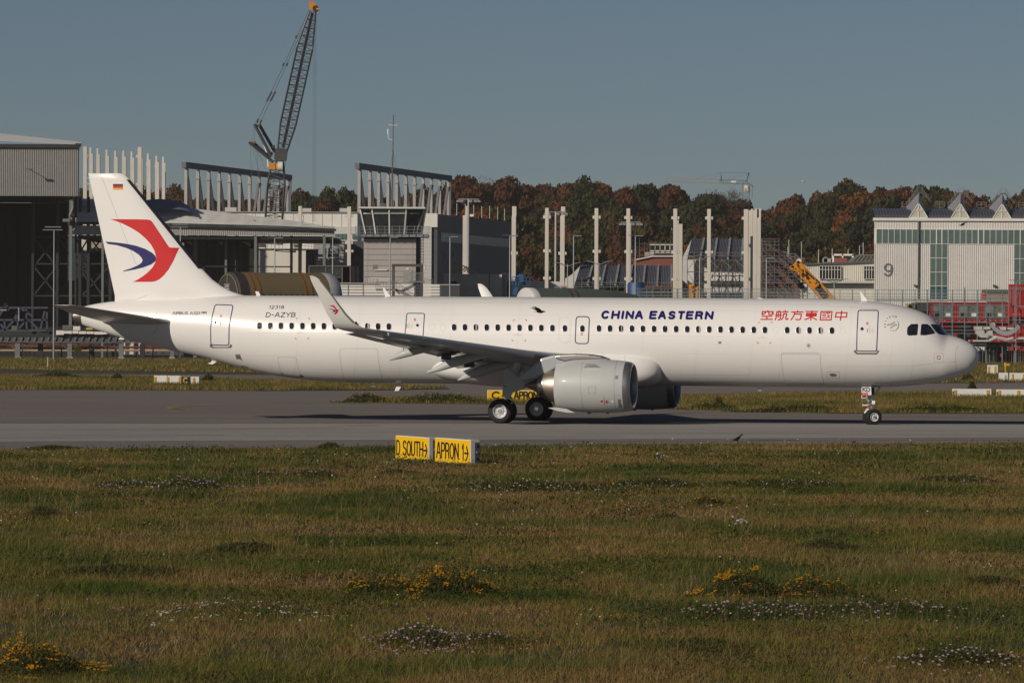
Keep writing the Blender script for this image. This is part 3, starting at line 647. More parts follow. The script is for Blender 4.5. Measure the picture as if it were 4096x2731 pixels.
for side in (1, -1):
    x0, z0 = loc(*zB(1575, 430), .9); x1, z1 = loc(690 / 2.2959, 1100 + 282 / 2.2959, 6.1); xt1 = loc(207, 1221, 6.2)[0]
    secs = [(x0 + .6, .25, z0 - .1, 4.2, .11, 6), (x0, .95, z0, 3.5, .11, 6), (x0 + (x1 - x0) * .55, 3.8, z0 + (z1 - z0) * .55, 2.45, .10, 6), (x1, 6.05, z1, x1 - xt1, .09, 6), (x1 - .25, 6.2, z1 + .02, x1 - xt1 - .3, .05, 6)]
    mb = MB(); mb.loft([section(*s, side) for s in secs]); t_ = mb.build('tailplane', mat('tailplane_grey', (.50, .50, .49), .3, var=.03, coat=.2), plane, True, 40)
    mb = MB(); R = [[Vector(section(*s, side)[i]) + Vector((.006, 0, .002)) for i in (5, 6, 7, 8, 9, 10, 11)] for s in secs[1:4]]; mb.loft(R, False, False); mb.build('leading_edge_strip', mat('leading_edge_metal', (.5, .49, .47)), t_, True)
# exhaust ring of the tail cone
zt, zb, w = interp(topS, XT), interp(botS, XT), interp(wid, XT)
mb = MB(); rr = lambda x, k: [(x, -w * k * cos(2 * pi * i / 32), (zt + zb) / 2 + (zt - zb) / 2 * k * sin(2 * pi * i / 32)) for i in range(32)]
xs_ = XT + .42; k2 = interp(wid, xs_) / w
zt2, zb2, w2 = interp(topS, xs_), interp(botS, xs_), interp(wid, xs_)
mb.loft([[(xs_, -w2 * 1.015 * cos(2 * pi * i / 32), (zt2 + zb2) / 2 + (zt2 - zb2) / 2 * 1.015 * sin(2 * pi * i / 32)) for i in range(32)], rr(XT - .01, 1.03), rr(XT - .012, .8), rr(XT + .3, .7)], True, False)
mb.build('exhaust_ring', mat('exhaust_ring_metal', (.16, .145, .13), .4, .6, var=.1), plane, True, 40)
# blue-grey stabiliser root plate
seams_of([zz(zB, [(1010, 400), (1040, 500), (1100, 570)]), zz(zB, [(1435, 345), (1450, 380), (1440, 500), (1400, 550)])], 1.0, fp, 'panel_seam', LINE, fus, .004, 8)

# ---- aerials, beacon, drain masts
def blade(pts, z, l=0.0, th=.05, name='aerial', m=WHITE):
    mb = MB(); p = [lpt(*z(*q), l) for q in pts]; mb.prism([v + Vector((0, -th / 2, 0)) for v in p], (0, th, 0)); return mb.build(name, m, plane)
ident = lambda x, y: (x, y)
blade([(650, 340), (690, 340), (716, 395), (670, 400)], zC)
blade([(2148, 295), (2168, 297), (2242, 396), (2180, 402)], zC)
blade([(1920, 63), (1945, 72), (2042, 205), (1975, 222), (1945, 215)], zG)
blade([(2290, 1392), (2400, 1392), (2340, 1505), (2290, 1510), (2318, 1430)], zC)
blade([(2010, 1455), (2050, 1432), (2040, 1405), (2098, 1405), (2085, 1450), (2060, 1458)], zC)
blade([(92, 1188), (140, 1165), (135, 1120), (190, 1125), (195, 1165), (150, 1196)], zC)
blade([(940, 543), (965, 512), (990, 512), (985, 540)], zB); blade([(1087, 590), (1110, 568), (1150, 568), (1140, 592)], zB)
blade([(1095, 1025), (1105, 1000), (1098, 985), (1110, 1020), (1104, 1030)], zA)
blade([(300, 178), (330, 166), (390, 166), (415, 178), (390, 190), (330, 190)], zG, 0, .3)
blade([(1548, 208), (1555, 195), (1570, 195), (1578, 208)], zG, 0, .12, 'beacon', mat('beacon_orange', (.8, .25, .02), .3, var=0))
blade([(3028, 1547), (3055, 1547), (3046, 1562), (3032, 1562)], ident, 0, .05)

# ---- landing gear
def wheel(c, r, w, ax, rimr, hub, par, white=False):
    ax = Vector(ax).normalized(); s = w / 2
    mb = MB(); mb.lathe([(-s * .55, rimr), (-s * .9, rimr * 1.12), (-s, r * .80), (-s * .86, r * .93), (-s * .5, r * .99), (0, r), (s * .5, r * .99), (s * .86, r * .93), (s, r * .80), (s * .9, rimr * 1.12), (s * .55, rimr)], c, ax, 40)
    ty = mb.build('wheel', TYRE, par, True, 50)
    mb = MB(); mb.lathe([(s * .62, rimr * 1.13), (s * .95, rimr * 1.11), (s * .93, rimr * 1.0), (s * .55, rimr * .9), (s * .5, rimr * .62), (s * .72, rimr * .55), (s * .74, rimr * .34), (s * .6, rimr * .30), (s * .66, 0.004)], c, ax, 32); rm = mb.build('rim', hub, ty, True, 35)
    u = ax.cross(Vector((0, 0, 1))).normalized(); v = ax.cross(u); c = Vector(c)
    mb = MB()
    for i in range(8):
        a = 2 * pi * i / 8; p = c + (u * cos(a) + v * sin(a)) * rimr * .75; mb.tube(p + ax * s * .45, p + ax * s * .62, rimr * .06, 6)
    mb.build('rim_bolt', DGREY, ty)
    mb = MB(); mb.lathe([(-s * .5, rimr), (-s * .3, rimr * .5), (-s * .3, .01)], c, ax, 24); mb.build('rim_back', DGREY, ty)
    return ty
RIMM = mat('rim_silver', (.50, .51, .52), .5, .4, var=.06)
def zground(x): return x * sin(PITCH)
mgx0 = lpt(*zE(265, 770), 4.28).x
for side in (1, -1):
    mgx = mgx0 + (0 if side == 1 else .20)
    for l in (4.24, 3.34):
        x = mgx + (0 if side == 1 else 0); wheel((x, -side * l, .585 + zground(x)), .595, .42, (0, -1, 0), .30, RIMM, plane)
    mb = MB(); y = -side * 3.79; z0 = .6 + zground(mgx)
    mb.tube((mgx, y - .62, z0), (mgx, y + .62, z0), .09, 10).tube((mgx, y, z0), (mgx + .24, y, 1.35), .10, 12)
    g = mb.build('main_gear_leg', CHROME, plane, True, 40)
    mb = MB(); mb.tube((mgx + .20, y, 1.2), (mgx + .78, y, 3.1), .16, 14); mb.build('oleo_cylinder', GEARW, g, True, 40)
    mb = MB(); mb.tube((mgx + .4, y, 1.8), (mgx + .6, y + side * 1.5, 2.6), .07, 8).tube((mgx + .25, y, .75), (mgx + .5, y, 1.05), .045, 6).tube((mgx + .5, y, 1.05), (mgx + .3, y, 1.45), .045, 6); mb.build('side_brace', GEARW, g, True, 40)
    l = 4.32 if side == 1 else 4.32
    pl = [lpt(*zE(*p), 4.32) for p in ((300, 380), (322, 320), (392, 362), (470, 420), (516, 452), (516, 538), (400, 572), (352, 640), (286, 598), (290, 480))]
    mb = MB(); mb.prism([Vector((p.x, -side * 4.32, p.z)) for p in pl], (0, side * .05, 0)); mb.build('gear_door', LGREY, g)
    if side == 1:
        mb = MB(); p = lpt(*zE(295, 512), 4.4); mb.loft([[(p.x + dx, p.y + w * cos(a * pi / 4), p.z + dz + w * .6 * sin(a * pi / 4)) for a in range(8)] for dx, dz, w in ((-.15, .03, .02), (-.05, .02, .06), (.08, 0, .06), (.15, -.02, .02))]); mb.build('door_actuator', LGREY, g, True)
# nose gear, wheels steered away from the camera
ngx, ngz = loc(*zN(790, 1190), .2); ngx = lpt(*zN(770, 1190), 0.0).x
steer = radians(27); ax = Vector((sin(steer), -cos(steer), 0)); c0 = Vector((ngx, 0, .375 + zground(ngx)))
for s in (1, -1):
    wheel(c0 + ax * (.25 * s), .385, .22, ax, .185, GEARW, plane)
mb = MB(); mb.tube(c0 - ax * .4, c0 + ax * .4, .05, 8).tube(c0, (ngx - .02, 0, .95), .065, 12)
ng = mb.build('nose_gear_leg', CHROME, plane, True, 40)
def np_(x, y, l=0.0): return lpt(*zN(x, y), l)
mb = MB(); mb.tube(np_(700, 870), np_(640, 560), .10, 14).tube(np_(690, 640), np_(640, 250), .085, 12).tube(np_(705, 830, .02), np_(705, 780, .02), .13, 14); mb.build('oleo_cylinder', mat('gear_steel', (.5, .5, .5), .3, .6, var=.1), ng, True, 40)
mb = MB(); mb.tube(np_(800, 640), np_(960, 400), .035, 8).tube(np_(960, 400), np_(1000, 345), .05, 8).tube(np_(730, 690), np_(800, 645), .07, 8).tube(np_(560, 1080), np_(640, 985), .05, 8).tube(np_(600, 1000), np_(690, 960), .05, 8); mb.build('drag_strut', GEARW, ng, True, 40)
mb = MB(); mb.tube(np_(510, 860, .2), np_(655, 858, .2), .035, 8).tube(np_(510, 825, .2), np_(510, 880, .2), .02, 6).tube(np_(790, 840), np_(930, 815), .02, 6).tube(np_(912, 760), np_(915, 820), .03, 8).tube(np_(480, 560), np_(485, 665), .025, 6).tube(np_(485, 655), np_(600, 650), .02, 6); mb.build('steering_rod', GEARW, ng, True, 40)
mb = MB(); p = np_(815, 775, .15); mb.bx(p.x - .075, p.y - .05, p.z - .08, p.x + .075, p.y + .05, p.z + .08); mb.build('taxi_light', RIMW, ng)
mb = MB(); p = np_(672, 740, .16); mb.lathe([(0, .10), (.05, .10), (.06, .085)], p, (0, -1, 0), 20, True); mb.build('landing_light', DGREY, ng, True, 40)
mb = MB(); p = np_(672, 740, .24); mb.lathe([(0, .055), (.01, .05), (.012, .001)], p, (0, -1, 0), 16, True); mb.build('lamp_glass', METAL, ng, True, 40)
mb = MB(); p = np_(695, 925, .05); mb.bx(p.x - .09, p.y - .06, p.z - .03, p.x + .10, p.y + .06, p.z + .03); mb.build('seal_band', mat('hydraulic_orange', (.45, .10, .03), .4, var=.2), ng)
dl = .48; dpz = [np_(x, y, dl) for x, y in ((466, 400), (474, 350), (500, 322), (740, 318), (756, 548), (738, 572), (470, 562))]
mb = MB(); mb.prism(dpz, (0, .03, 0)); dr = mb.build('gear_door', GEARW, plane)
pj = lambda x, y: (np_(x, y, dl), Vector((0, -1, 0)))
decal(text_strokes('KD', 508, 700, 466, 352, gap=.35), 24, pj, 'door_lettering', BLUE, dr, .006, 300)
patch([(468, 502), (646, 500), (656, 578), (474, 576)], pj, 'door_placard', RED, dr, .006, 400)
decal(text_strokes('NO TO', 505, 620, 562, 540, gap=.35) + [[(515 + k * 26, 518), (528 + k * 26, 518)] for k in range(4)], 5, pj, 'placard_lettering', RIMW, dr, .010, 300)
mb = MB(); q = [np_(x, y, -.48) for x, y in ((752, 325), (836, 330), (832, 560), (756, 566))]; mb.prism(q, (0, -.03, 0)); mb.build('gear_door', DGREY, plane)
mb = MB(); q = [np_(x, y, .1) for x, y in ((470, 300), (500, 262), (760, 248), (980, 270), (1000, 335), (820, 350))]; mb.prism([v + Vector((0, -.35, 0)) for v in q], (0, .9, 0)); mb.build('gear_bay', DGREY, plane)
# the red warning streamer of plates and a wing tip lamp
x, z = loc(*zH(885, 830), 16.98); mb = MB(); mb.lathe([(0, .07), (.03, .06), (.04, .001)], (x - .02, -17.0, z), (1, -.6, 0), 12, True); mb.build('navigation_lamp', GLASS, NEARW, True)
# ================================================================== ground, pavements, markings
org()
def soil(name, c1, c2, c3):
    m = mat(name, c1, .95, rgb2=c2, scale=.08, detail=12); nt = m.node_tree; N = nt.nodes; L = nt.links; b = N['Principled BSDF']
    nz = N.new('ShaderNodeTexNoise'); nz.inputs['Scale'].default_value = 2.5; nz.inputs['Detail'].default_value = 8
    mx = N.new('ShaderNodeMix'); mx.data_type = 'RGBA'; L.new(nz.outputs['Fac'], mx.inputs['Factor'])
    old = b.inputs['Base Color'].links[0].from_socket; L.new(old, mx.inputs[6]); mx.inputs[7].default_value = (*c3, 1); L.new(mx.outputs[2], b.inputs['Base Color'])
    tc = [n for n in N if n.type == 'TEX_COORD'][0]; L.new(tc.outputs['Object'], nz.inputs['Vector']); return m
mb = MB(); mb.add([(-9000, -300, 0), (9000, -300, 0), (9000, 30000, 0), (-9000, 30000, 0)], [(0, 1, 2, 3)])
struct(mb.build('ground', soil('meadow_soil', (.050, .048, .016), (.085, .066, .028), (.035, .042, .012))))
def pave_mat(name, c1, c2, c3, ang):
    m = mat(name, c1, .88, rgb2=c2, scale=.05, detail=8, spec=.25, stretch=(.25, 1.6, 1)); nt = m.node_tree; N = nt.nodes; L = nt.links; b = N['Principled BSDF']
    b.inputs['Diffuse Roughness'].default_value = 1.0
    mp = [n for n in N if n.type == 'MAPPING'][0]; mp.inputs['Rotation'].default_value = (0, 0, -ang)
    nz = N.new('ShaderNodeTexNoise'); nz.inputs['Scale'].default_value = .55; nz.inputs['Detail'].default_value = 9; nz.inputs['Roughness'].default_value = .7
    mp2 = N.new('ShaderNodeMapping'); mp2.inputs['Scale'].default_value = (.10, 2.2, 1); mp2.inputs['Rotation'].default_value = (0, 0, -ang)
    tc = [n for n in N if n.type == 'TEX_COORD'][0]; L.new(tc.outputs['Object'], mp2.inputs['Vector']); L.new(mp2.outputs[0], nz.inputs['Vector'])
    cr = N.new('ShaderNodeValToRGB'); cr.color_ramp.elements[0].position = .45; cr.color_ramp.elements[1].position = .72; L.new(nz.outputs['Fac'], cr.inputs['Fac'])
    mx = N.new('ShaderNodeMix'); mx.data_type = 'RGBA'; L.new(cr.outputs['Color'], mx.inputs['Factor'])
    old = b.inputs['Base Color'].links[0].from_socket; L.new(old, mx.inputs[6]); mx.inputs[7].default_value = (*c3, 1)
    n3 = N.new('ShaderNodeTexNoise'); n3.inputs['Scale'].default_value = 9; n3.inputs['Detail'].default_value = 4; L.new(tc.outputs['Object'], n3.inputs['Vector'])
    m2 = N.new('ShaderNodeMix'); m2.data_type = 'RGBA'; m2.blend_type = 'MULTIPLY'; m2.inputs['Factor'].default_value = .35; L.new(mx.outputs[2], m2.inputs[6]); L.new(n3.outputs['Fac'], m2.inputs[7])
    L.new(m2.outputs[2], b.inputs['Base Color']); return m
ASPH = pave_mat('brown_asphalt', (.135, .116, .107), (.162, .140, .129), (.10, .086, .08), .24)
CONC = pave_mat('light_pavement', (.20, .188, .181), (.236, .223, .215), (.152, .142, .137), .28)
def sheet(name, pts, z, m):
    mb = MB(); mb.add([(x, y, z) for x, y in pts], [tuple(range(len(pts)))]); return struct(mb.build(name, m))
def gp(*pix): return [tuple(G(*p)[:2]) for p in pix]
# dark taxiway shoulder and crossing: from the near meadow edge to the far meadows
near_edge = gp((4300, 1777), (3500, 1779), (3000, 1780), (2500, 1783), (2000, 1788), (1500, 1793), (1000, 1796), (500, 1799), (-200, 1802))
W = 400
# one asphalt field, grass islands lie on it
field = [(W, near_edge[0][1] + (W - near_edge[0][0]) * .4)] + near_edge + [(-W, near_edge[-1][1] + (-W - near_edge[-1][0]) * .3)] + [(-W, 560), (W, 470)]
sheet('taxiway_shoulder', field, .012, ASPH)
a, b = G(0, 1695), G(4096, 1697); c, d = G(1400, 1760.5), G(4000, 1749.5)
def line_y(p, q, x): return p.y + (q.y - p.y) * (x - p.x) / (q.x - p.x)
sheet('taxiway', [(-W, line_y(c, d, -W) if False else line_y(a, b, -W) - 60), (-26, line_y(c, d, -26)), (30, line_y(c, d, 30)), (W, line_y(a, b, W) - 20), (W, line_y(a, b, W)), (-W, line_y(a, b, -W))], .018, CONC)
WHT = mat('line_white', (.72, .71, .69), .8, var=.2, scale=1.5); YEL = mat('line_yellow', (.42, .30, .06), .8, var=.25, scale=1.5)
def marking(name, pts, w, z, m, dashes=None):
    mb = MB(); pts = [Vector((p[0], p[1], 0)) for p in pts]
    for p, q in zip(pts, pts[1:]):
        d_ = (q - p).normalized(); n = Vector((-d_.y, d_.x, 0)) * w / 2
        mb.add([p + n + Vector((0, 0, z)), p - n + Vector((0, 0, z)), q - n + Vector((0, 0, z)), q + n + Vector((0, 0, z))], [(0, 1, 2, 3)])
    return struct(mb.build(name, m))
marking('edge_line', [(x, line_y(c, d, x) + .25) for x in (-60, 30, 90)], .50, .024, WHT)
marking('edge_line', [(x, line_y(a, b, x) - .15) for x in (-80, 0, 80)], .30, .024, WHT)
marking('centre_line', gp((-60, 1733), (250, 1731)), .18, .024, WHT)
marking('centre_line', gp((1900, 1719), (4200, 1716)), .16, .024, WHT)
marking('centre_line', gp((2700, 1713), (3700, 1711)), .12, .024, WHT)
yel = gp((2300, 1597), (1500, 1612), (1100, 1617), (900, 1620), (740, 1625), (690, 1629), (672, 1632), (690, 1636), (740, 1640), (900, 1646), (1100, 1650), (1500, 1656))
marking('taxi_line', yel, .22, .020, YEL); 
marking('taxi_line', [(x + .3, y - 1.4) for x, y in yel[2:9]], .18, .020, YEL)
marking('taxi_line', gp((900, 1716), (1200, 1711), (1400, 1706), (1500, 1704), (1520, 1703), (1500, 1701), (1350, 1700)), .26, .0245, YEL)
marking('joint', gp((-100, 1692), (1500, 1693)), .30, .020, mat('joint_dark', (.06, .055, .05), .9, var=.2))
marking('joint', gp((1700, 1767), (2900, 1764), (4300, 1759)), .30, .020, mat('joint_dark'))
marking('joint', gp((3000, 1762), (3200, 1761.5)), .4, .0205, mat('joint_dark'))
for px0, px1, y0, y1 in ((200, 900, 1742, 1741), (1100, 1900, 1731, 1729), (2300, 3300, 1736, 1734), (2950, 4000, 1727, 1725), (-50, 700, 1752, 1750), (300, 1400, 1718, 1717), (3300, 4150, 1742, 1740), (1900, 2500, 1748, 1747)):
    marking('rubber_streak', gp((px0, y0), (px1, y1)), random.uniform(.12, .35), .0225, mat('rubber_dark', (.15, .142, .137), .9, var=.35, scale=.8))
for px0, px1, y0, y1 in ((100, 800, 1650, 1651), (500, 1300, 1672, 1673), (0, 500, 1612, 1614), (2200, 2700, 1668, 1668), (3500, 4100, 1668, 1670)):
    marking('rubber_streak', gp((px0, y0), (px1, y1)), random.uniform(.2, .5), .0165, mat('tar_dark', (.10, .09, .085), .9, var=.35, scale=.8))
# far meadow islands lying on the asphalt (raised turf)
TURF = soil('far_turf', (.060, .056, .018), (.095, .074, .030), (.045, .050, .014))
isl_left = gp((-400, 1558), (0, 1560), (500, 1562), (1024, 1564), (1560, 1561), (1800, 1556), (1700, 1546), (1300, 1532), (700, 1512), (0, 1503), (-400, 1499))
isl_right = gp((1370, 1611), (1600, 1615), (2000, 1618), (2400, 1628), (2780, 1641), (3300, 1655), (4096, 1656), (4400, 1656), (4400, 1565), (4096, 1568), (3300, 1576), (2780, 1583), (2000, 1588), (1500, 1596))
isl_far = gp((-400, 1478), (0, 1479), (1024, 1493), (1500, 1500), (2500, 1528), (3600, 1535), (4400, 1529), (4400, 1430), (-400, 1425))
TURFS = [isl_left, isl_right, isl_far]
def turf(name, pts, h=.06):
    mb = MB(); mb.prism([(x, y, 0) for x, y in pts], (0, 0, h)); return struct(mb.build(name, TURF))
turf('turf_island', isl_left); turf('turf_island', isl_right)
sheet('far_turf', [(x, y) for x, y in isl_far], .016, TURF)
APR = mat('apron_concrete', (.16, .15, .14), .9, var=.15, scale=.05)
sheet('apron', [(-900, 800), (900, 760), (900, 1600), (-900, 1600)], .012, APR)
mb = MB(); R_ = []
bare = mat('bare_earth', (.10, .065, .055), .95, var=.3, scale=.4)
mb.add([(-60, 735, .024), (-8, 690, .024), (-8, 790, .024), (-60, 800, .024)], [(0, 1, 2, 3)]); struct(mb.build('bare_earth', bare))
# ================================================================== background: hangars, sites, cranes, signs
z1 = zoomer(0, 500, 2.2959); z2 = zoomer(900, 500, 2.2959); z3 = zoomer(1800, 600, 2.2959); z4 = zoomer(2700, 600, 2.4775); z5 = zoomer(3296, 650, 2.4775); z6 = zoomer(900, 0, 1.742)
CONCW = mat('precast_concrete', (.64, .595, .525), .85, var=.12, scale=.6, stretch=(1, 1, .25))
CONCG = mat('grey_concrete', (.40, .385, .365), .85, var=.14, scale=.5, stretch=(1, 1, .3))
STEEL = mat('galvanised_steel', (.30, .32, .33), .45, .5, var=.1)
DSTEEL = mat('dark_painted_steel', (.018, .020, .021), .6, var=.15)
MSTEEL = mat('weathered_steel', (.10, .10, .10), .6, var=.2)
CLAD = mat('silver_cladding', (.40, .39, .37), .45, .1, var=.05)
CLADW = mat('white_cladding', (.76, .74, .69), .5, var=.05, scale=.3)
CLADG = mat('grey_cladding', (.36, .35, .335), .55, var=.06)
NAVYSH = mat('shaded_blue_cladding', (.07, .075, .09), .5, var=.08)  # dark blue carries the shade of the flank turned from the sun
ROOFW = mat('pale_roof_membrane', (.82, .81, .77), .6, var=.05, scale=.2)
GLZ = mat('building_glass', (.03, .035, .04), .05, var=.3, spec=.8)
GLZG = mat('green_glass', (.10, .155, .14), .08, var=.15, scale=.3, spec=.7)
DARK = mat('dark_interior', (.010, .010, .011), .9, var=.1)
YELS = mat('sign_yellow', (.84, .50, .004), .45, var=.03)
BLKS = mat('sign_black', (.012, .010, .010), .5, var=0)
WHTS = mat('sign_white', (.74, .73, .70), .45, var=.05, scale=2)
ORNG = mat('machine_orange', (.62, .24, .015), .4, var=.08)
WOODB = mat('raw_timber', (.55, .38, .20), .8, var=.15)
REDC = mat('container_red', (.42, .018, .016), .45, var=.1)
def rect(z, x0, y0, x1, y1, Y):
    a = P(*z(x0, (y0 + y1) / 2), Y); b = P(*z(x1, (y0 + y1) / 2), Y); t = P(*z((x0 + x1) / 2, y0), Y); d = P(*z((x0 + x1) / 2, y1), Y)
    return a.x, b.x, d.z, t.z
def pb(mb, z, x0, y0, x1, y1, Y, dep):     # box whose front shows at these marks, dep metres deep; y1 None: down to the ground
    xa, xb, zb, zt = rect(z, x0, y0, x1, y1 if y1 is not None else y0 + 10, Y)
    if y1 is None: zb = 0.0
    mb.bx(xa, Y, zb, xb, Y + dep, zt); return mb
def pbox(name, z, x0, y0, x1, y1, Y, dep, m, par): return pb(MB(), z, x0, y0, x1, y1, Y, dep).build(name, m, par)
def corr(mb, A, B, z0, z1_, pitch=.3, dep=.08):
    A = Vector((A[0], A[1], 0)); B = Vector((B[0], B[1], 0)); d = B - A; L = d.length; d.normalize(); n = Vector((d.y, -d.x, 0)); k = max(1, int(L / pitch)); pts = []
    for i in range(k):
        for t, o in ((0, 0), (.12, 1), (.5, 1), (.62, 0)): pts.append(A + d * (L * (i + t) / k) + n * dep * o)
    pts.append(B); vs = [p + Vector((0, 0, z0)) for p in pts] + [p + Vector((0, 0, z1_)) for p in pts]; q = len(pts)
    return mb.add(vs, [(i, i + 1, q + i + 1, q + i) for i in range(q - 1)])
def base_of(z, x, Y): p = P(*z(x, 1500), Y); return (p.x, Y, 0)
def pt(z, x, y, Y): return P(*z(x, y), Y)
def tubes(z, Y, segs, r, n=5, mb=None):
    mb = mb or MB()
    for s in segs:
        for (xa, ya), (xb, yb) in zip(s, s[1:]): mb.tube(pt(z, xa, ya, Y), pt(z, xb, yb, Y), r, n)
    return mb

# ---- big hangar at the left
h = thing('hangar', 'tall open hangar with grey ribbed fascia at the left edge', 'hangar', base_of(z1, 300, 830))
xa, xb, zb, zt = rect(z1, -300, 190, 722, 652, 830); XH = xb
mb = corr(MB(), (-150, 830), (xb, 830), zb, zt, .287, .16); corr(mb, (xb, 830), (xb * 876 / 830 - .5, 876), zb, zt, .287, .10); mb.build('fascia_cladding', CLAD, h)
mb = MB(); mb.bx(-150, 830.3, zb + .05, xb - 4.5, 876, zb + .5).bx(-150, 830.2, zt - .1, xb - 4.5, 876, zt - .02); mb.build('roof_deck', DSTEEL, h)  # ceiling near black, interior shade put into its colour
a0, a1, a2, a3 = pt(z1, -40, 84, 838), pt(z1, -40, 146, 829.6), pt(z1, 738, 182, 829.6), pt(z1, 738, 166, 838)
mb = MB(); mb.prism([Vector((-150, 838, a0.z + 2.6)), Vector((-150, 829.6, a1.z + 1.0)), a1, a2, a3, a0], (0, 1.2, .2)); mb.build('roof', ROOFW, h)
mb = MB(); mb.bx(-150, 829.3, a2.z - .5, a2.x, 830.0, a2.z + .05); pb(mb, z1, 690, 170, 742, 192, 829.2, 1.2); mb.build('gutter', DSTEEL, h)
mb = MB(); mb.bx(-150, 876, 0, -74.5, 878, zb).bx(-150, 831, 0, -149, 876, zt); mb.build('shade_back_wall', DARK, h)  # black walls stand for the deep shade inside the open hangar
for x0, x1 in ((-20, 60), (62, 150), (152, 240), (242, 286)): pbox('shade_leaf', z1, x0, 845 - 90, x1, None, 873 + (x0 // 90) % 2, .6, mat('hangar_shade_black', (.014, .014, .015), .8, var=.2), h)  # black panels, interior shade painted as leaves
for x0, x1 in ((290, 312), (515, 540), (688, 704), (722, 748), (800, 824), (1000, 1028)): pbox('column', z1, x0, 660, x1, None, 846, .7, DSTEEL, h)
for x, w in ((650, 26), (943, 20)): pbox('drain_post', z1, x - w / 2, 690 if x == 650 else 900, x + w / 2, None, 829.2, .6, mat('grey_post_paint', (.16, .18, .18), .5, var=.08), h)
for seg in ([(312, 1035), (520, 1300)], [(520, 1035), (312, 1300)], [(312, 1300), (520, 1560)], [(520, 1300), (312, 1560)], [(540, 1040), (640, 1200)], [(704, 1050), (800, 1220)], [(830, 1040), (935, 1180)], [(935, 1040), (830, 1180)], [(704, 1220), (800, 1060)], [(748, 1290), (935, 1560)], [(1000, 1300), (760, 1560)], [(300, 1275), (1000, 1275)], [(300, 1568), (1010, 1568)], [(300, 1030), (1000, 1030)], [(704, 1420), (800, 1280)], [(704, 1280), (800, 1420)]):
    tubes(z1, 846.3, [seg], .17, 4).build('brace', DSTEEL, h)
pbox('wall_lamp', z1, 240, 400, 300, 412, 826.5, .5, MSTEEL, h); mb = MB(); mb.tube(pt(z1, 270, 408, 826.8), pt(z1, 268, 405, 830), .06, 5); mb.build('lamp_arm', MSTEEL, h)
tubes(z1, 829.0, [[(655, 690), (668, 700), (670, 760), (640, 840)], [(668, 970), (700, 940), (700, 850)]], .16, 6).build('downpipe', mat('grey_post_paint'), h)
pbox('door_rail', z1, 575, 862, 640, 888, 826, 3, mat('grey_post_paint'), h)

# ---- lower hangar with the curved pale roof
h = thing('hangar', 'lower hangar with long pale roof and narrow ribbed fascia behind the tail fin', 'hangar', base_of(z1, 1400, 845))
def lerp_y(pts, x):
    return interp(pts, x)
topl = [(309, 793), (450, 800), (605, 813), (700, 825), (900, 850), (1100, 873), (1344, 909)]; botl = [(309, 886), (700, 893), (1100, 903), (1344, 915)]
mb = MB(); xs = [309 + (1344 - 309) * i / 14 for i in range(15)]
vs = [P(x, interp(botl, x), 843) for x in xs] + [P(x, interp(topl, x), 850.5) for x in xs]; n = len(xs)
mb.add(vs, [(i, i + 1, n + i + 1, n + i) for i in range(n - 1)]); 
lo = [p - Vector((0, 0, .35)) for p in vs]; mb.add(lo, [(i, i + 1, n + i + 1, n + i) for i in range(n - 1)]); mb.build('roof', ROOFW, h)
for k in range(1, 6):
    t = k / 6; mb = MB(); mb.path([P(x, interp(botl, x) + (interp(topl, x) - interp(botl, x)) * t - .5, 842.9 + 7.5 * t) for x in xs], .06, 4); mb.build('roof_seam', mat('roof_seam_grey', (.45, .45, .43), .6, var=0), h)
mb = MB(); A = P(309, 888, 842.6); B = P(1344, 916, 842.6)
mb.hexa([A, B, B + Vector((0, 0, -.35)), A + Vector((0, 0, -.35))], [p + Vector((0, .8, 0)) for p in (A, B, B + Vector((0, 0, -.35)), A + Vector((0, 0, -.35)))]); mb.build('gutter', DSTEEL, h)
za = P(600, 903, 843).z; zb2 = P(600, 932, 843).z
mb = corr(MB(), (P(300, 900, 843.4).x, 843.4), (P(1338, 900, 843.4).x, 843.4), zb2 - .35, za, .30, .09); mb.build('fascia_cladding', CLAD, h)
mb = MB(); mb.bx(P(312, 900, 844).x, 844, zb2 - .9, P(1335, 900, 844).x, 884, zb2 - .4); mb.build('eave_beam', DSTEEL, h)
for x in (1022, 1297): pbox('column', zoomer(0, 500, 2.2959), x * 2.2959 - 2066 + 2066 - 12, 1000, x * 2.2959 + 12, None, 843.5, .8, mat('grey_post_paint'), h)
for x0, x1 in ((1560, 1585), (1780, 1810), (1855, 1880), (2065, 2085), (2165, 2185), (2330, 2345), (1650, 1662), (1250, 1275)): pbox('column', z1, x0, 985, x1, None, 850, .7, DSTEEL if x0 not in (1780, 2065) else mat('grey_post_paint'), h)
for x0, x1 in ((275, 292), (598, 622), (95, 115)): pbox('column', z2, x0, 1000, x1, None, 850, .7, mat('grey_post_paint'), h)
tubes(z1, 850, [[(1560, 1298), (2351, 1300)]], .15, 4).build('girt', DSTEEL, h); tubes(z2, 850, [[(0, 1300), (600, 1302)]], .15, 4).build('girt', DSTEEL, h)
mb = MB(); R = []
for k in range(9):      # barrel rooflight on the roof
    a = pi * k / 8; R.append((cos(a), sin(a)))
c0, c1 = P(690, 868, 844.5), P(640, 838, 849)
mb.loft([[Vector((c.x - 5.0 * ca * s, c.y, c.z + 1.7 * sa * s)) for ca, sa in R] for c, s in ((c0, .75), (c1, 1.0))], False, False); mb.build('rooflight', mat('rooflight_grey', (.15, .19, .26), .5, var=.06), h, True, 50)
tubes(z2, 846, [[(272, 875), (272, 900)], [(262, 875), (282, 875)], [(710, 880), (710, 912)]], .05, 4).build('roof_vent', MSTEEL, h)

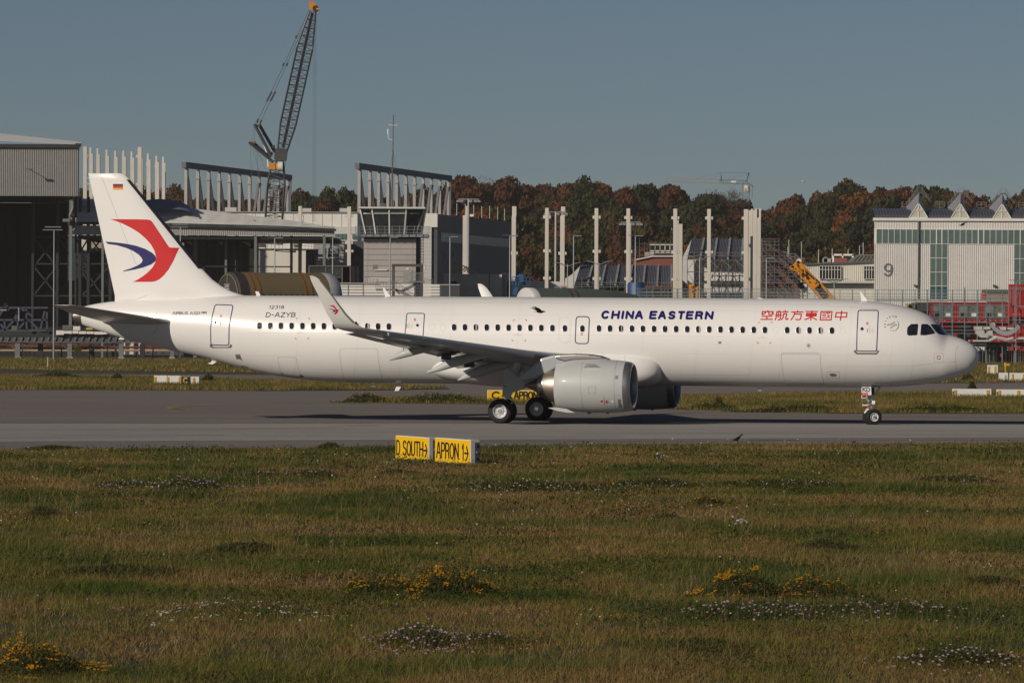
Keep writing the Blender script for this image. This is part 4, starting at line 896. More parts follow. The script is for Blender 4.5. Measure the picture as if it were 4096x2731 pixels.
# ---- shapes standing behind the open hangar
t = thing('workshop', 'beige workshop wall with large dark door seen through the open hangar', 'building', base_of(z1, 880, 905)); pbox('wall', z1, 740, 1028, 1010, None, 905, 20, mat('beige_wall', (.42, .37, .28), .8, var=.08), t); pbox('door', z1, 790, 1130, 935, 1400, 904.5, .4, DARK, t); pbox('pilaster', z1, 748, 1029, 796, None, 904.2, .7, CONCW, t)
t = thing('shed', 'long pale ribbed shed wall low behind the open hangar', 'building', base_of(z1, 600, 890)); xa, xb, zb, zt = rect(z1, 270, 1425, 1050, 1560, 890); corr(MB(), (xa, 890), (xb, 890), 0, zt, .35, .08).build('cladding', CLADW, t); MB().bx(xa, 890.1, 0, xb, 898, zt - .02).build('body', CLADG, t)
t = thing('gable_shed', 'black gable-roofed shelter marked 350 in the hangar shade', 'building', base_of(z1, 800, 868))
g = [pt(z1, 340, 1568, 868), pt(z1, 870, 1355, 868), pt(z1, 1010, 1570, 868), pt(z1, 1030, 1760, 868), pt(z1, 300, 1760, 868)]
for p in g[3:]: p.z = 0
mb = MB(); mb.prism(g, (0, 12, 0)); gs = mb.build('gable_wall', mat('gable_shade_black', (.016, .017, .018), .8, var=.15), t)  # near black is the hangar's shade put into the wall colour
pj = lambda x, y: (pt(zB, x, y, 868), Vector((0, -1, 0))); decal(text_strokes('350', 545, 615, 245, 207, gap=.3), 8, pj, 'lettering', mat('lettering_grey', (.07, .07, .075), .7, var=0), t, .05, 100)  # lettering kept faint, the same shade in its grey
t = thing('scaffold', 'red and pale scaffold seen through the hangar frame', 'scaffold', base_of(z1, 340, 940))
for k in range(8):
    y = 1040 + k * 52; pbox('platform', z1, 285, y, 400, y + 9, 940, 1.5, mat('scaffold_red', (.45, .06, .04), .6, var=.1), t)
tubes(z1, 940, [[(x, 1030), (x, 1480)] for x in (290, 322, 354, 386)] + [[(290, 1080 + 104 * k), (386, 1040 + 104 * k)] for k in range(4)], .07, 4).build('scaffold_tube', CLADW, t)
t = thing('office_block', 'dark glazed office block behind the hangar braces', 'building', base_of(z1, 560, 960)); pbox('wall', z1, 402, 1030, 690, None, 960, 15, mat('office_dark', (.045, .055, .08), .4, var=.2), t); 
for i in range(4):
    for j in range(4): pbox('window', z1, 415 + i * 48, 1045 + j * 90, 450 + i * 48, 1105 + j * 90, 959.7, .2, GLZ, t)

# ---- precast columns left of the fin (half-height notch at the top, corbels)
def column(z, Y, full, top=None, arms=(), label='', group='precast concrete columns', m=CONCW, dep=.7, ybase=None):
    x0, x1, y0 = full; mb = MB(); pb(mb, z, x0, y0, x1, None, Y, dep)
    if top: pb(mb, z, top[0], top[2], top[1], y0 + 2, Y + .03, dep - .06)
    for ax0, ax1, ay0, ay1 in arms: pb(mb, z, ax0, ay0, ax1, ay1, Y + .08, dep - .16)
    c = P(*z((x0 + x1) / 2, 1500), Y); o = single('concrete_column', mb, m, label, 'column', (c.x, Y, 0), group)
    b = o.modifiers.new('soft', 'BEVEL'); b.width = .03; b.segments = 1
    return o
ordn = ['first', 'second', 'third', 'fourth', 'fifth', 'sixth', 'seventh', 'eighth', 'ninth', 'tenth', 'eleventh']
lc = [(765, 800, 200), (820, 855, 265), (885, 918, 272), (968, 1003, 285), (1047, 1083, 295), (1122, 1158, 292), (1197, 1235, 302), (1265, 1302, 203), (1347, 1385, 320), (1425, 1462, 342), (1487, 1522, 350)]
for i, (x0, x1, y0) in enumerate(lc):
    Y = 905 + 9 * i; tp = None; ar = []
    if i not in (0, 7): tp = (x0 + 2, x0 + 21, y0 - 57)
    if i == 0: ar = [(798, 812, 272, 300), (798, 810, 530, 555)]
    if i == 7: ar = [(1249, 1267, 278, 300), (1249, 1267, 533, 556)]
    if i in (3, 4, 5, 6): ar = [(x0 + 1, x0 + 22, y0 + 20, y0 + 44)]
    if i in (8, 9): ar = [(x0 - 3, x0 + 26, y0 + 26, y0 + 52), (x0 - 2, x0 + 24, y0 + 270, y0 + 298)]
    column(z1, Y, (x0, x1, y0), tp, ar, f'{ordn[i]} precast column counted from the ribbed hangar above the fin' + (', taller and without notch' if i in (0, 7) else ''), 'precast columns left of the lattice crane')
column(z1, 990, (1299, 1312, 310), None, (), 'slim precast column close behind the tall eighth one', 'precast columns left of the lattice crane')

# ---- the two concrete truss frames of the new hall
def truss(left, right, posts, label, Y0, Y1, ytopL, ytopR, bt):
    A = P(left, ytopL, Y0); B = P(right, ytopR, Y1); org()
    t = thing('truss_frame', label, 'truss', (A.x, Y0, 0), 'raised truss frames of the new hall')
    def at(px):             # point of the frame line seen at column px
        lo, hi = 0.0, 1.0
        for _ in range(40):
            m_ = (lo + hi) / 2; q = A.lerp(B, m_)
            pxm = 2048 + q.x / q.y * F
            if pxm < px: lo = m_
            else: hi = m_
        q = A.lerp(B, lo); return q
    dv = (B - A); dv.z = 0; dv.normalize(); nv = Vector((dv.y, -dv.x, 0))
    def post(px, w, zt, zbm, name, m):
        q = at(px); mb = MB(); a = q - dv * w / 2 - nv * .29; a.z = 0; ring = [a, a + dv * w, a + dv * w + nv * .58, a + nv * .58]
        mb.hexa([Vector((p.x, p.y, zbm)) for p in ring], [Vector((p.x, p.y, zt)) for p in ring]); mb.build(name, m, t); return q
    zl, zr = A.z, B.z; zav = zl
    # top beam, in shade on its flank
    h_ = bt; mb = MB(); e = nv * .45
    mb.hexa([A - e, A + e, A + e + Vector((0, 0, -h_)), A - e + Vector((0, 0, -h_))], [B - e, B + e, B + e + Vector((0, 0, -h_)), B - e + Vector((0, 0, -h_))]); mb.build('top_beam', NAVYSH if False else mat('truss_beam_grey', (.15, .16, .18), .75, var=.1), t)
    n = len(posts); prev = None; mid = n // 2
    first = post(left + 8, 1.9, zl + .02, 0, 'post', CONCG)
    pp = [first]
    for px in posts:
        q = at(px); zz_ = q.z - h_; pp.append(post(px, 1.25, zz_ - .1, zz_ - 15.5, 'post', CONCG))
        mb = MB(); a = q - dv * .9 - nv * .4; mb.hexa([Vector((p.x, p.y, zz_ - 1.9)) for p in (a, a + dv * 1.8, a + dv * 1.8 + nv * .8, a + nv * .8)], [Vector((p.x, p.y, zz_ - 1.5)) for p in (a, a + dv * 1.8, a + dv * 1.8 + nv * .8, a + nv * .8)]); mb.build('post_head', CONCG, t)
    for i in range(len(pp) - 1):
        a, b = pp[i], pp[i + 1]
        if i > mid: a, b = b, a
        ta = Vector((a.x, a.y, a.z - h_ - 1.4)); tb = Vector((b.x, b.y, b.z - h_ - 14.6)); s = dv * .55
        mb = MB(); e = nv * .25; k = -.9 if i <= mid else .9; ta = ta + dv * (.9 if i <= mid else -.9); tb = tb + dv * (-.7 if i <= mid else .7)
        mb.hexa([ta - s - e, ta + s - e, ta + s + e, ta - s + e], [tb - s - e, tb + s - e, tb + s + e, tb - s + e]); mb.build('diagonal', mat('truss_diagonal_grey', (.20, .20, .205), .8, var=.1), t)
    post(right - 4, 1.0, zr, zr - 16, 'end_post', mat('truss_beam_grey'))
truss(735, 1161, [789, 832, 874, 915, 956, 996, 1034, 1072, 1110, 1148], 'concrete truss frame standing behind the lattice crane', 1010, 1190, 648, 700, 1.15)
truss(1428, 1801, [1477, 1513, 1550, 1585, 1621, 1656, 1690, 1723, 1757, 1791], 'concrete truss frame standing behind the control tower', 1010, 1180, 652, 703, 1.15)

# ---- crawler crane with luffing jib
Yc = 935
c = thing('crawler_crane', 'tall dark lattice crane with orange head and orange winch block', 'crane', base_of(z6, 330, Yc))
def lattice(name, zc, A, B, wa, wm, wb, m, par, Y, dy, bays, r=.12):
    """four-chord lattice between A and B (marks), widths in metres; dy = depth"""
    a, b = pt(zc, *A, Y), pt(zc, *B, Y); d = (b - a); L = d.length; d.normalize(); s = Vector((d.z, 0, -d.x)); y = Vector((0, 1, 0)); mb = MB(); nodes = []
    for i in range(bays + 1):
        t = i / bays; w = wa + (wm - wa) * min(1, t * 5) if t < .5 else wb + (wm - wb) * min(1, (1 - t) * 4)
        o = a + d * (L * t); k = w / wm
        nodes.append([o - s * w / 2 - y * dy * k / 2, o + s * w / 2 - y * dy * k / 2, o + s * w / 2 + y * dy * k / 2, o - s * w / 2 + y * dy * k / 2])
    for i in range(bays):
        p, q = nodes[i], nodes[i + 1]
        for k in range(4): mb.tube(p[k], q[k], r, 5)
        for k in range(4):
            k2 = (k + 1) % 4; (u, v) = (p[k], q[k2]) if i % 2 else (p[k2], q[k]); mb.tube(u, v, r * .5, 4)
            if i % 2 == 0: mb.tube(p[k], p[k2], r * .5, 4)
    return mb.build(name, m, par)
CRN = mat('crane_grey', (.055, .057, .06), .5, var=.15)
lattice('jib', z6, (397, 1060), (612, 82), 1.6, 2.75, 1.1, CRN, c, Yc, 2.4, 34, .13)
mb = tubes(z6, Yc + .2, [[(405, 1030), (608, 90)]], .28, 5); mb.build('jib_spine', CRN, c)
lattice('mast', z6, (328, 1700), (368, 1120), 3.4, 3.0, 1.9, CRN, c, Yc, 2.6, 18, .15)
mb = MB(); mb.prism([pt(z6, *p, Yc - 1) for p in ((350, 1035), (395, 1030), (435, 1042), (425, 1118), (350, 1130), (342, 1100))], (0, 2.2, 0)); mb.build('jib_foot', CRN, c)
mb = MB(); mb.prism([pt(z6, *p, Yc - 1.4) for p in ((305, 1150), (318, 1135), (345, 1138), (352, 1175), (345, 1184), (312, 1180))], (0, 2.6, 0)); pb(mb, z6, 350, 1148, 372, 1182, Yc - 1.2, 2.2); mb.build('winch_housing', ORNG, c)
mb = MB(); a_, b_ = pt(z6, 368, 1160, Yc - 1.5), pt(z6, 402, 1160, Yc - 1.5); mb.tube(a_, b_, .85, 14); mb.build('winch_drum', CLADW, c, True, 40)
mb = MB(); mb.prism([pt(z6, *p, Yc - .6) for p in ((586, 14), (600, 10), (618, 14), (645, 48), (640, 75), (615, 80), (590, 68), (584, 40))], (0, 1.3, 0)); mb.tube(pt(z6, 636, 66, Yc - .8), pt(z6, 660, 66, Yc - .8), .25, 8); mb.build('jib_head', ORNG, c)
mb = MB(); mb.lathe([(-.9, .55), (.9, .55)], pt(z6, 632, 62, Yc), (0, 1, 0), 14, True); mb.build('sheave', DSTEEL, c, True, 40)
for a_, b_, r in (((350, 1062), (238, 868), .32), ((322, 1090), (205, 866), .32), ((335, 1130), (168, 992), .30), ((318, 1100), (196, 992), .28), ((290, 945), (262, 935), .2), ((300, 1062), (330, 1080), .4)): tubes(z6, Yc + random.uniform(-1, 1), [[a_, b_]], r, 6).build('strut', CRN, c)
for a_, b_ in (((222, 858), (588, 70)), ((246, 860), (498, 300)), ((498, 300), (592, 84))): tubes(z6, Yc, [[a_, b_]], .055, 4).build('pendant', CRN, c)
for a_, b_ in (((232, 830), (222, 858)), ((326, 640), (292, 706)), ((352, 640), (316, 706)), ((254, 838), (244, 862)), ((412, 440), (402, 462)), ((436, 440), (428, 462)), ((502, 248), (492, 268))): tubes(z6, Yc, [[a_, b_]], .17, 5).build('pendant_link', CRN, c)
for x in (612, 620, 627, 633): tubes(z6, Yc, [[(x + 3, 85), (x - 2, 1545)]], .02, 4).build('hoist_rope', MSTEEL, c)
for s in ([(176, 1000), (182, 1180), (196, 1500)], [(222, 1030), (228, 1200), (242, 1500)], [(188, 1010), (240, 1200), (232, 1490)], [(196, 1020), (262, 1120)], [(205, 870), (192, 985)], [(212, 870), (205, 985)], [(238, 1080), (280, 1180)], [(438, 1020), (412, 1200)]): tubes(z6, Yc, [s], .035, 4).build('stay_rope', MSTEEL, c)
for x, y in ((228, 876), (200, 992)): pbox('sheave_block', z6, x - 14, y - 7, x + 14, y + 8, Yc - .6, 1.2, mat('copper_sheave', (.25, .12, .07), .5, .3, var=.2), c)
pbox('counterweight', z6, 330, 1012, 348, 1030, Yc, 1, CRN, c)
mb = tubes(z6, Yc - .4, [[(297, 1090), (302, 1165)], [(272, 1012), (292, 1062)]], .16, 5); mb.build('hydraulic_ram', CLADW, c)
mb = MB(); xx = base_of(z6, 340, Yc)[0]; mb.bx(xx - 4, Yc - 4, 0, xx - 2.6, Yc + 5, 1.6).bx(xx + 2.6, Yc - 4, 0, xx + 4, Yc + 5, 1.6).bx(xx - 2.6, Yc - 2, 1, xx + 2.6, Yc + 4, 3.4); mb.build('crawler_base', ORNG, c)
# hook block of the crane
hk = MB(); pb(hk, z2, 795, 1040, 825, 1078, Yc - .5, 1.0); single('hook_block', hk, mat('hook_brown', (.10, .05, .04), .5, var=.2), 'dark crane hook block hanging over the pale low building', 'hook', base_of(z2, 810, Yc))

# ---- pale long building, grey office, ventilation
b = thing('long_building', 'long white low building behind the lattice crane mast', 'building', base_of(z2, 600, 960))
pbox('wall', z2, -60, 803, 1216, None, 960, 25, CLADW, b)
for k in range(12): pbox('joint', z2, 100 + 88 * k, 812, 102 + 88 * k, 930, 959.93, .1, mat('joint_grey', (.42, .41, .40), .6, var=0), b)
pbox('roof_edge', z2, -60, 796, 1218, 804, 959.6, 25.6, CLADG, b); pbox('lower_band', z2, 300, 932, 1216, 1000, 959.8, .3, mat('pale_grey_panel', (.58, .57, .55), .6, var=.05), b)
for i, x in enumerate((1008, 1045, 1083, 1168, 1200)): pbox('window', z2, x, 1000, x + 33, 1048, 959.7, .2, GLZG, b)
for x0, x1, y0 in ((0, 105, 757), (710, 792, 765), (1052, 1152, 765)): pbox('roof_unit', z2, x0, y0, x1, 797, 963, 4, mat('unit_pale', (.52, .51, .49), .6, var=.06), b)
b = thing('office_building', 'grey flat building with two blue-blinded windows beside the control tower', 'building', base_of(z2, 950, 948))
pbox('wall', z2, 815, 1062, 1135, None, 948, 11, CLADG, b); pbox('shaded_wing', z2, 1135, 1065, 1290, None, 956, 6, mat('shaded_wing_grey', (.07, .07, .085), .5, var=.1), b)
for x0, x1 in ((845, 920), (942, 1036)): w = pbox('window', z2, x0, 1188, x1, 1216, 947.8, .2, GLZ, b); pbox('blind', z2, x0, 1128, x1, 1186, 947.75, .2, mat('blind_grey', (.30, .31, .32), .6, var=.05), w); pbox('sill', z2, x0 - 2, 1216, x1 + 2, 1221, 947.4, .5, CLADW, w)
for y in (1095, 1165, 1245): pbox('panel_joint', z2, 815, y, 1135, y + 2, 947.95, .06, MSTEEL, b)
for x0, x1, y0, y1 in ((1195, 1230, 1140, 1220), (1240, 1268, 1140, 1220), (1160, 1195, 1300, 1440), (1205, 1230, 1300, 1440)): pbox('window', z2, x0, y0, x1, y1, 955.8, .2, GLZ, b)
b = thing('plant_house', 'cream flat-roofed plant house with two ribbed vents and a railing on top', 'building', base_of(z2, 500, 936))
pbox('wall', z2, 228, 1142, 742, None, 936, 8, mat('cream_wall', (.72, .68, .58), .7, var=.05, stretch=(2, 1, .3)), b); pbox('shade_dark_side', z2, 742, 1150, 846, None, 938, 6, mat('plant_side_shade', (.16, .15, .14), .7, var=.08), b); pbox('roof_edge', z2, 224, 1136, 846, 1144, 935.7, 9, MSTEEL, b)  # side box coloured dark for the shade beside the lit cream front
for x0, x1 in ((298, 372), (626, 706)):
    pbox('vent_base', z2, x0 + 4, 1112, x1 - 4, 1137, 938, 2.4, mat('cream_wall'), b)
    for k in range(6): pbox('vent_louvre', z2, x0, 1045 + k * 12, x1, 1052 + k * 12, 937.6, 3.0, MSTEEL, b)
tubes(z2, 936.5, [[(370, 1072), (560, 1075)], [(370, 1090), (560, 1092)], [(720, 1085), (820, 1098)], [(720, 1108), (820, 1118)]] + [[(x, 1070), (x, 1140)] for x in (390, 425, 460, 495, 530, 735, 765, 795, 815)], .045, 4).build('railing', STEEL, b)
pbox('downpipe', z2, 806, 1185, 812, 1290, 937.5, .3, DARK, b)
b = thing('glazed_block', 'glazed wall coloured in navy shade behind the lower hangar posts', 'building', base_of(z1, 2100, 880))
pbox('wall', z1, 1690, 1030, 2351, None, 880, 10, mat('shaded_navy', (.055, .062, .09), .5, var=.15), b); pbox('wall', z2, 0, 1090, 225, None, 881, 9, mat('shaded_navy'), b); pbox('pale_door', z1, 2290, 1135, 2351, 1400, 879.6, .4, CLADW, b)  # shade on this front is put into the navy colour
for i in range(9): pbox('pier', z1, 1700 + 72 * i, 1040, 1722 + 72 * i, 1400, 879.7, .3, mat('shaded_navy_pier', (.09, .10, .13), .6, var=.1), b)  # piers coloured in the same painted shade
t = thing('roof_stair', 'timber-coloured site stairs and boards below the lower hangar eave', 'stairs', base_of(z1, 2100, 872))
for x0, x1, y in ((1690, 1740, 1032), (1830, 1905, 1032), (1930, 1990, 1040), (2020, 2070, 1036), (2110, 2160, 1040)): pbox('board', z1, x0, y, x1, y + 14, 872, .3, WOODB, t); pbox('board', z1, x0, y + 22, x1, y + 32, 872, .3, CONCW, t)
for x in (1700, 1985, 2230): tubes(z1, 872.2, [[(x, 1040), (x + 60, 1085)], [(x, 1056), (x + 60, 1100)]], .1, 4).build('stringer', CLADW, t)
for x0, x1, y in ((50, 95, 1036), (130, 195, 1040), (50, 95, 1058), (140, 200, 1062)): pbox('board', z2, x0, y, x1, y + 16, 872, .3, WOODB, t)
tubes(z2, 872, [[(170, 1075), (235, 1110)], [(190, 1040), (235, 1100)]], .1, 4).build('stringer', CLADW, t)

# ---- building marked 250, the shade of its flank put into the blue cladding
b = thing('clad_building', 'large building, shaded side coloured dark blue, with window band and number 250 behind the tower', 'building', (-12, 850, 0))
A, B = pt(z2, 1950, 1100, 850), pt(z3, 568, 900, 912); zt = pt(z2, 1950, 818, 850).z
def on(t_): q = A.lerp(B, t_); return (q.x, q.y)
corr(MB(), (A.x, A.y), (B.x, B.y), 0, zt, .9, .05).build('dark_wall', NAVYSH, b)
mb = MB(); mb.prism([Vector((A.x, A.y + .1, 0)), Vector((B.x, B.y - .05, 0)), Vector((B.x - 14, B.y + 8, 0)), Vector((A.x - 6.5, A.y + 20, 0)), Vector((A.x - 5.4, A.y + .3, 0))], (0, 0, zt - .05)); mb.build('body', NAVYSH, b)
pbox('white_wall', z2, 1822, 812, 1951, 938, 849.6, .8, CLADW, b); pbox('white_wall', z2, 1790, 936, 1897, None, 849.7, .6, mat('panel_white', (.55, .54, .52), .6, var=.04), b)
for y in range(985, 1400, 34): pbox('panel_joint', z2, 1796, y, 1896, y + 2, 849.66, .1, mat('joint_grey'), b)
nrm = Vector((B.y - A.y, -(B.x - A.x), 0)).normalized()
for i in range(46):
    t0, t1 = .04 + i * .0205, .04 + (i + .86) * .0205; p, q = A.lerp(B, t0), A.lerp(B, t1); zc0, zc1 = pt(z2, 1960, 1068, 850).z, pt(z2, 1960, 985, 850).z
    mb = MB(); o = nrm * .09; mb.prism([Vector((p.x, p.y, zc0)) + o, Vector((q.x, q.y, zc0)) + o, Vector((q.x, q.y, zc1)) + o, Vector((p.x, p.y, zc1)) + o], -nrm * .05); mb.build('window', mat('band_glass', (.10, .11, .12), .25, var=.1), b)
pj = lambda x, y: (A.lerp(B, (x - 1950) / 230.0).xy.to_3d() + Vector((0, 0, pt(z2, 1960, y, 852).z)) + nrm * .1, nrm)
decal(text_strokes('250', 1968, 2010, 1262, 1155, gap=.3), 9, pj, 'lettering', mat('number_grey', (.035, .037, .045), .5, var=0), b, .03, 60)
tubes(z3, 890, [[(62, 490), (62, 600)], [(140, 495), (140, 600)], [(218, 505), (218, 612)], [(291, 515), (291, 625)], [(363, 515), (363, 632)], [(437, 525), (437, 640)], [(501, 540), (501, 645)]], .05, 4).build('lightning_rod', CLADW, b)
pbox('roof_unit', z3, 182, 590, 215, 612, 885, 2, CLADW, b)

# ---- control tower
Yt = 775
t = thing('control_tower', 'small apron control tower with outward-sloping glass cab and railed balcony', 'tower', base_of(z2, 1510, Yt))
xa, xb, zb, zt = rect(z2, 1275, 1036, 1752, 1452, Yt); zb = 0
mb = MB(); mb.bx(xa, Yt + .05, 0, xb, Yt + 7, zt); mb.build('shaft', CLADG, t)
k = 22
for i in range(k):
    za = zt * i / k; mb = MB(); mb.bx(xa - .02, Yt - .06, za + .03, xb + .02, Yt + .04, zt * (i + 1) / k - .03); mb.build('siding_board', mat('grey_siding', (.40, .375, .355), .55, var=.06), t)
for x in (1306, 1720): pbox('corner_seam', z2, x, 1040, x + 5, 1450, Yt - .09, .05, CLADG, t)
pbox('shade_dark_side', z2, 1752, 1036, 1790, None, Yt + 1, 6, mat('tower_side_shade', (.10, .10, .10), .6, var=.1), t)  # dark grey puts the shade of the tower's right side into the colour
def cabpt(x, y, d=0): p = pt(z2, x, y, Yt); p.y = Yt + d; return p
zr, zf = pt(z2, 1500, 760, Yt).z, pt(z2, 1500, 1004, Yt).z
front_t = [1240, 1350, 1508, 1666, 1828]; front_b = [1290, 1383, 1508, 1644, 1750]
for i in range(4):
    for y0, y1, m_ in ((765, 812, mat('cab_upper_glass', (.05, .075, .08), .1, var=.1, spec=.7)), (814, 1002, GLZ)):
        t0, t1 = (y0 - 765) / 239, (y1 - 765) / 239
        f = lambda j, t_: (front_t[j] + (front_b[j] - front_t[j]) * t_)
        dep = lambda j, t_: (-.6 if 0 < j < 4 else .8) + t_ * 1.6
        a_, b_, c_, d_ = cabpt(f(i, t0) + 6, y0, dep(i, t0)), cabpt(f(i + 1, t0) - 6, y0, dep(i + 1, t0)), cabpt(f(i + 1, t1) - 6, y1, dep(i + 1, t1)), cabpt(f(i, t1) + 6, y1, dep(i, t1))
        mb = MB(); mb.prism([a_, b_, c_, d_], (0, .12, 0)); mb.build('cab_window', m_, t)
for j in range(5):
    d0 = -.6 if 0 < j < 4 else .8
    mb = MB(); mb.tube(cabpt(front_t[j], 762, d0), cabpt(front_b[j], 1004, d0 + 1.6), .14, 4); mb.build('mullion', CLADW, t)
mb = MB(); mb.path([cabpt(front_t[j] + (front_b[j] - front_t[j]) * .2, 812, (-.55 if 0 < j < 4 else .85) + .3) for j in range(5)], .07, 4); mb.build('transom', CLADW, t)
mb = MB(); mb.hexa([cabpt(1244, 766, .5), cabpt(1826, 766, .5), cabpt(1826, 766, 7), cabpt(1244, 766, 7)], [cabpt(1295, 1006, 2.4), cabpt(1745, 1006, 2.4), cabpt(1745, 1006, 6), cabpt(1295, 1006, 6)]); mb.build('cab_interior', DARK, t)
mb = MB(); a_ = cabpt(1228, 768, -1); b_ = cabpt(1840, 755, 8.5); mb.bx(a_.x, a_.y, a_.z, b_.x, b_.y, b_.z); mb.build('cab_roof', mat('cab_roof_white', (.60, .62, .61), .5, var=.04), t)
mb = MB(); mb.prism([cabpt(1830, 765, 1), cabpt(1752, 1004, 2.6), cabpt(1800, 1004, 6), cabpt(1838, 765, 8)], (.1, 0, 0)); mb.build('cab_side_window', GLZ, t)
mb = MB(); a_ = cabpt(1200, 1028, -1.6); b_ = cabpt(1868, 1004, 8); mb.bx(a_.x, a_.y, a_.z, b_.x, b_.y, b_.z); mb.build('balcony', STEEL, t)
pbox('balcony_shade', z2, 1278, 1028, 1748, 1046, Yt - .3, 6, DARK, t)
for k in range(6): tubes(z2, Yt - 2.0, [[(1190 - 0, 932 + k * 14), (1880, 932 + k * 14)]] if k in (0, 2, 4) else [[(1194, 932 + k * 14), (1240, 932 + k * 14)]], .045, 4).build('rail', STEEL, t)
for i in range(11): x = 1192 + i * 68.6; tubes(z2, Yt - 2.0, [[(x, 928), (x + (1535 - x) * .05, 1020)]], .05, 4).build('rail_post', STEEL, t)
tubes(z2, Yt + 3, [[(1535, 745), (1545, 0), (1546, -90)]], .07, 5).build('mast', MSTEEL, t); tubes(z2, Yt + 3, [[(1533, 745), (1536, 520), (1541, 225)]], .12, 6).build('mast', MSTEEL, t)
tubes(z2, Yt + 3, [[(1500, 40), (1500, 115), (1512, 135), (1536, 137)], [(1500, 0), (1540, 5), (1585, 2)]], .06, 5).build('aerial', CLADW, t); tubes(z2, Yt + 3, [[(1498, 38), (1499, 90)]], .13, 6).build('aerial', CLADW, t)
tubes(z2, Yt + 3, [[(1541, 225), (1600, 560), (1675, 748)], [(1541, 225), (1500, 560), (1405, 750)]], .02, 3).build('guy_wire', MSTEEL, t)
tubes(z2, Yt + 2, [[(1400, 745), (1470, 745), (1470, 725), (1425, 728)], [(1430, 750), (1425, 730)], [(1530, 690), (1530, 745)], [(1545, 690), (1545, 745)], [(1635, 735), (1640, 755)], [(1660, 740), (1690, 730)]], .07, 4).build('roof_gear', STEEL, t)
pbox('duct', z2, 1372, 1327, 1490, 1336, Yt - .35, .3, CLADW, t); pbox('hatch', z2, 1358, 1283, 1397, 1330, Yt - .12, .1, mat('hatch_brown', (.20, .18, .165), .6, var=.05), t); pbox('door', z2, 1635, 1335, 1716, 1450, Yt - .15, .2, mat('tower_door', (.30, .32, .28), .5, var=.05), t); pbox('door_sign', z2, 1662, 1314, 1690, 1328, Yt - .15, .1, WHTS, t)
tubes(z2, Yt + 1, [[(1768, 1040), (1768, 1450)], [(1800, 1040), (1800, 1450)], [(1820, 1035), (1822, 1300)]] + [[(1768, 1060 + 26 * k), (1820, 1060 + 26 * k)] for k in range(14)], .06, 4).build('cable_ladder', DSTEEL, t)

# ---- steel portal and stairs by the tower
t = thing('steel_portal', 'brown steel portal frame in front of the control tower', 'frame', base_of(z2, 1680, 768))
pbox('post', z2, 1535, 1290, 1560, None, 768, .6, mat('portal_brown', (.075, .065, .055), .6, var=.1), t); pbox('post', z2, 1793, 1290, 1820, None, 768, .6, mat('portal_brown'), t); pbox('beam', z2, 1533, 1276, 1822, 1300, 767.9, .8, mat('portal_brown'), t)
tubes(z2, 767.5, [[(1830, 1275), (1835, 1320)]], .12, 5).build('camera_bracket', CLADW, t)
t = thing('steel_stair', 'galvanised outdoor stairs with landings below the control tower', 'stairs', base_of(z2, 1600, 765))
tubes(z2, 765, [[(1590, 1545), (1790, 1440)]], .3, 4).build('stringer', STEEL, t); tubes(z2, 764.6, [[(1560, 1510), (1700, 1575)]], .3, 4).build('stringer', STEEL, t)
pbox('landing', z2, 1385, 1505, 1570, 1522, 764, 2, STEEL, t); pbox('landing', z2, 1690, 1432, 1830, 1446, 764, 2, STEEL, t)
for k in range(9): pbox('tread', z2, 1600 + k * 21, 1540 - k * 11, 1625 + k * 21, 1544 - k * 11, 764.5, 1.2, MSTEEL, t)
tubes(z2, 763.8, [[(1382, 1440), (1570, 1436), (1750, 1570)], [(1570, 1436), (1710, 1358), (1830, 1358)], [(1382, 1470), (1570, 1466)]], .05, 4).build('handrail', STEEL, t)
for i in range(14): x = 1385 + i * 14.2; tubes(z2, 763.8, [[(x, 1440), (x, 1508)]], .035, 4).build('baluster', MSTEEL, t)
for i in range(12): x = 1575 + i * 14; tubes(z2, 763.8, [[(x, 1440 + i * 10.4), (x, 1505 + i * 7)]], .035, 4).build('baluster', MSTEEL, t)
for i in range(10): x = 1715 + i * 12; tubes(z2, 763.8, [[(x, 1358), (x, 1432)]], .035, 4).build('baluster', STEEL, t)
t = thing('corrugated_wall', 'low white horizontally ribbed wall in front of the tower', 'wall', base_of(z2, 1300, 772))
xa, xb, zb, zt = rect(z2, 985, 1456, 1972, 1600, 772); 
for k in range(26): MB().bx(xa, 771.9 + .05 * (k % 2), k * zt / 26, xb, 772.2, (k + .8) * zt / 26).build('rib', CLADW, t)
pbox('coping', z2, 980, 1448, 1400, 1457, 771.6, .8, mat('coping_grey', (.40, .39, .37), .6, var=.05), t)
for x in (1128, 1265): pbox('joint', z2, x, 1458, x + 3, None, 771.8, .05, MSTEEL, t)
tubes(z2, 772.5, [[(1322, 1400), (1322, 1450)], [(1320, 1402), (1560, 1410)], [(1350, 1404), (1350, 1450)], [(1378, 1405), (1378, 1450)]] + [[(1420 + 12 * k, 1410), (1420 + 12 * k, 1448)] for k in range(8)] + [[(1835 + 14 * k, 1415), (1835 + 14 * k, 1458)] for k in range(6)] + [[(1830, 1412), (1905, 1425)]], .04, 4).build('railing', CLADW, t)
t = thing('container', 'dark grey container standing right of the ribbed wall', 'container', base_of(z2, 2060, 766)); pbox('body', z2, 1975, 1472, 2152, None, 766, 6, mat('container_grey', (.085, .09, .10), .5, var=.1), t); pbox('roof_edge', z2, 1968, 1462, 2156, 1473, 765.8, 6.4, CLADG, t)
for k in range(9): pbox('rib', z2, 1985 + 18 * k, 1478, 1992 + 18 * k, None, 765.9, .1, mat('container_grey'), t)
t = thing('glass_shelter', 'dark brown framed smoking shelter left of the tower', 'shelter', base_of(z2, 950, 800))
for x0, x1 in ((766, 778), (920, 930), (1070, 1082), (1145, 1155)): pbox('post', z2, x0, 1290, x1, None, 800, .35, mat('shelter_brown', (.13, .11, .10), .6, var=.1), t)
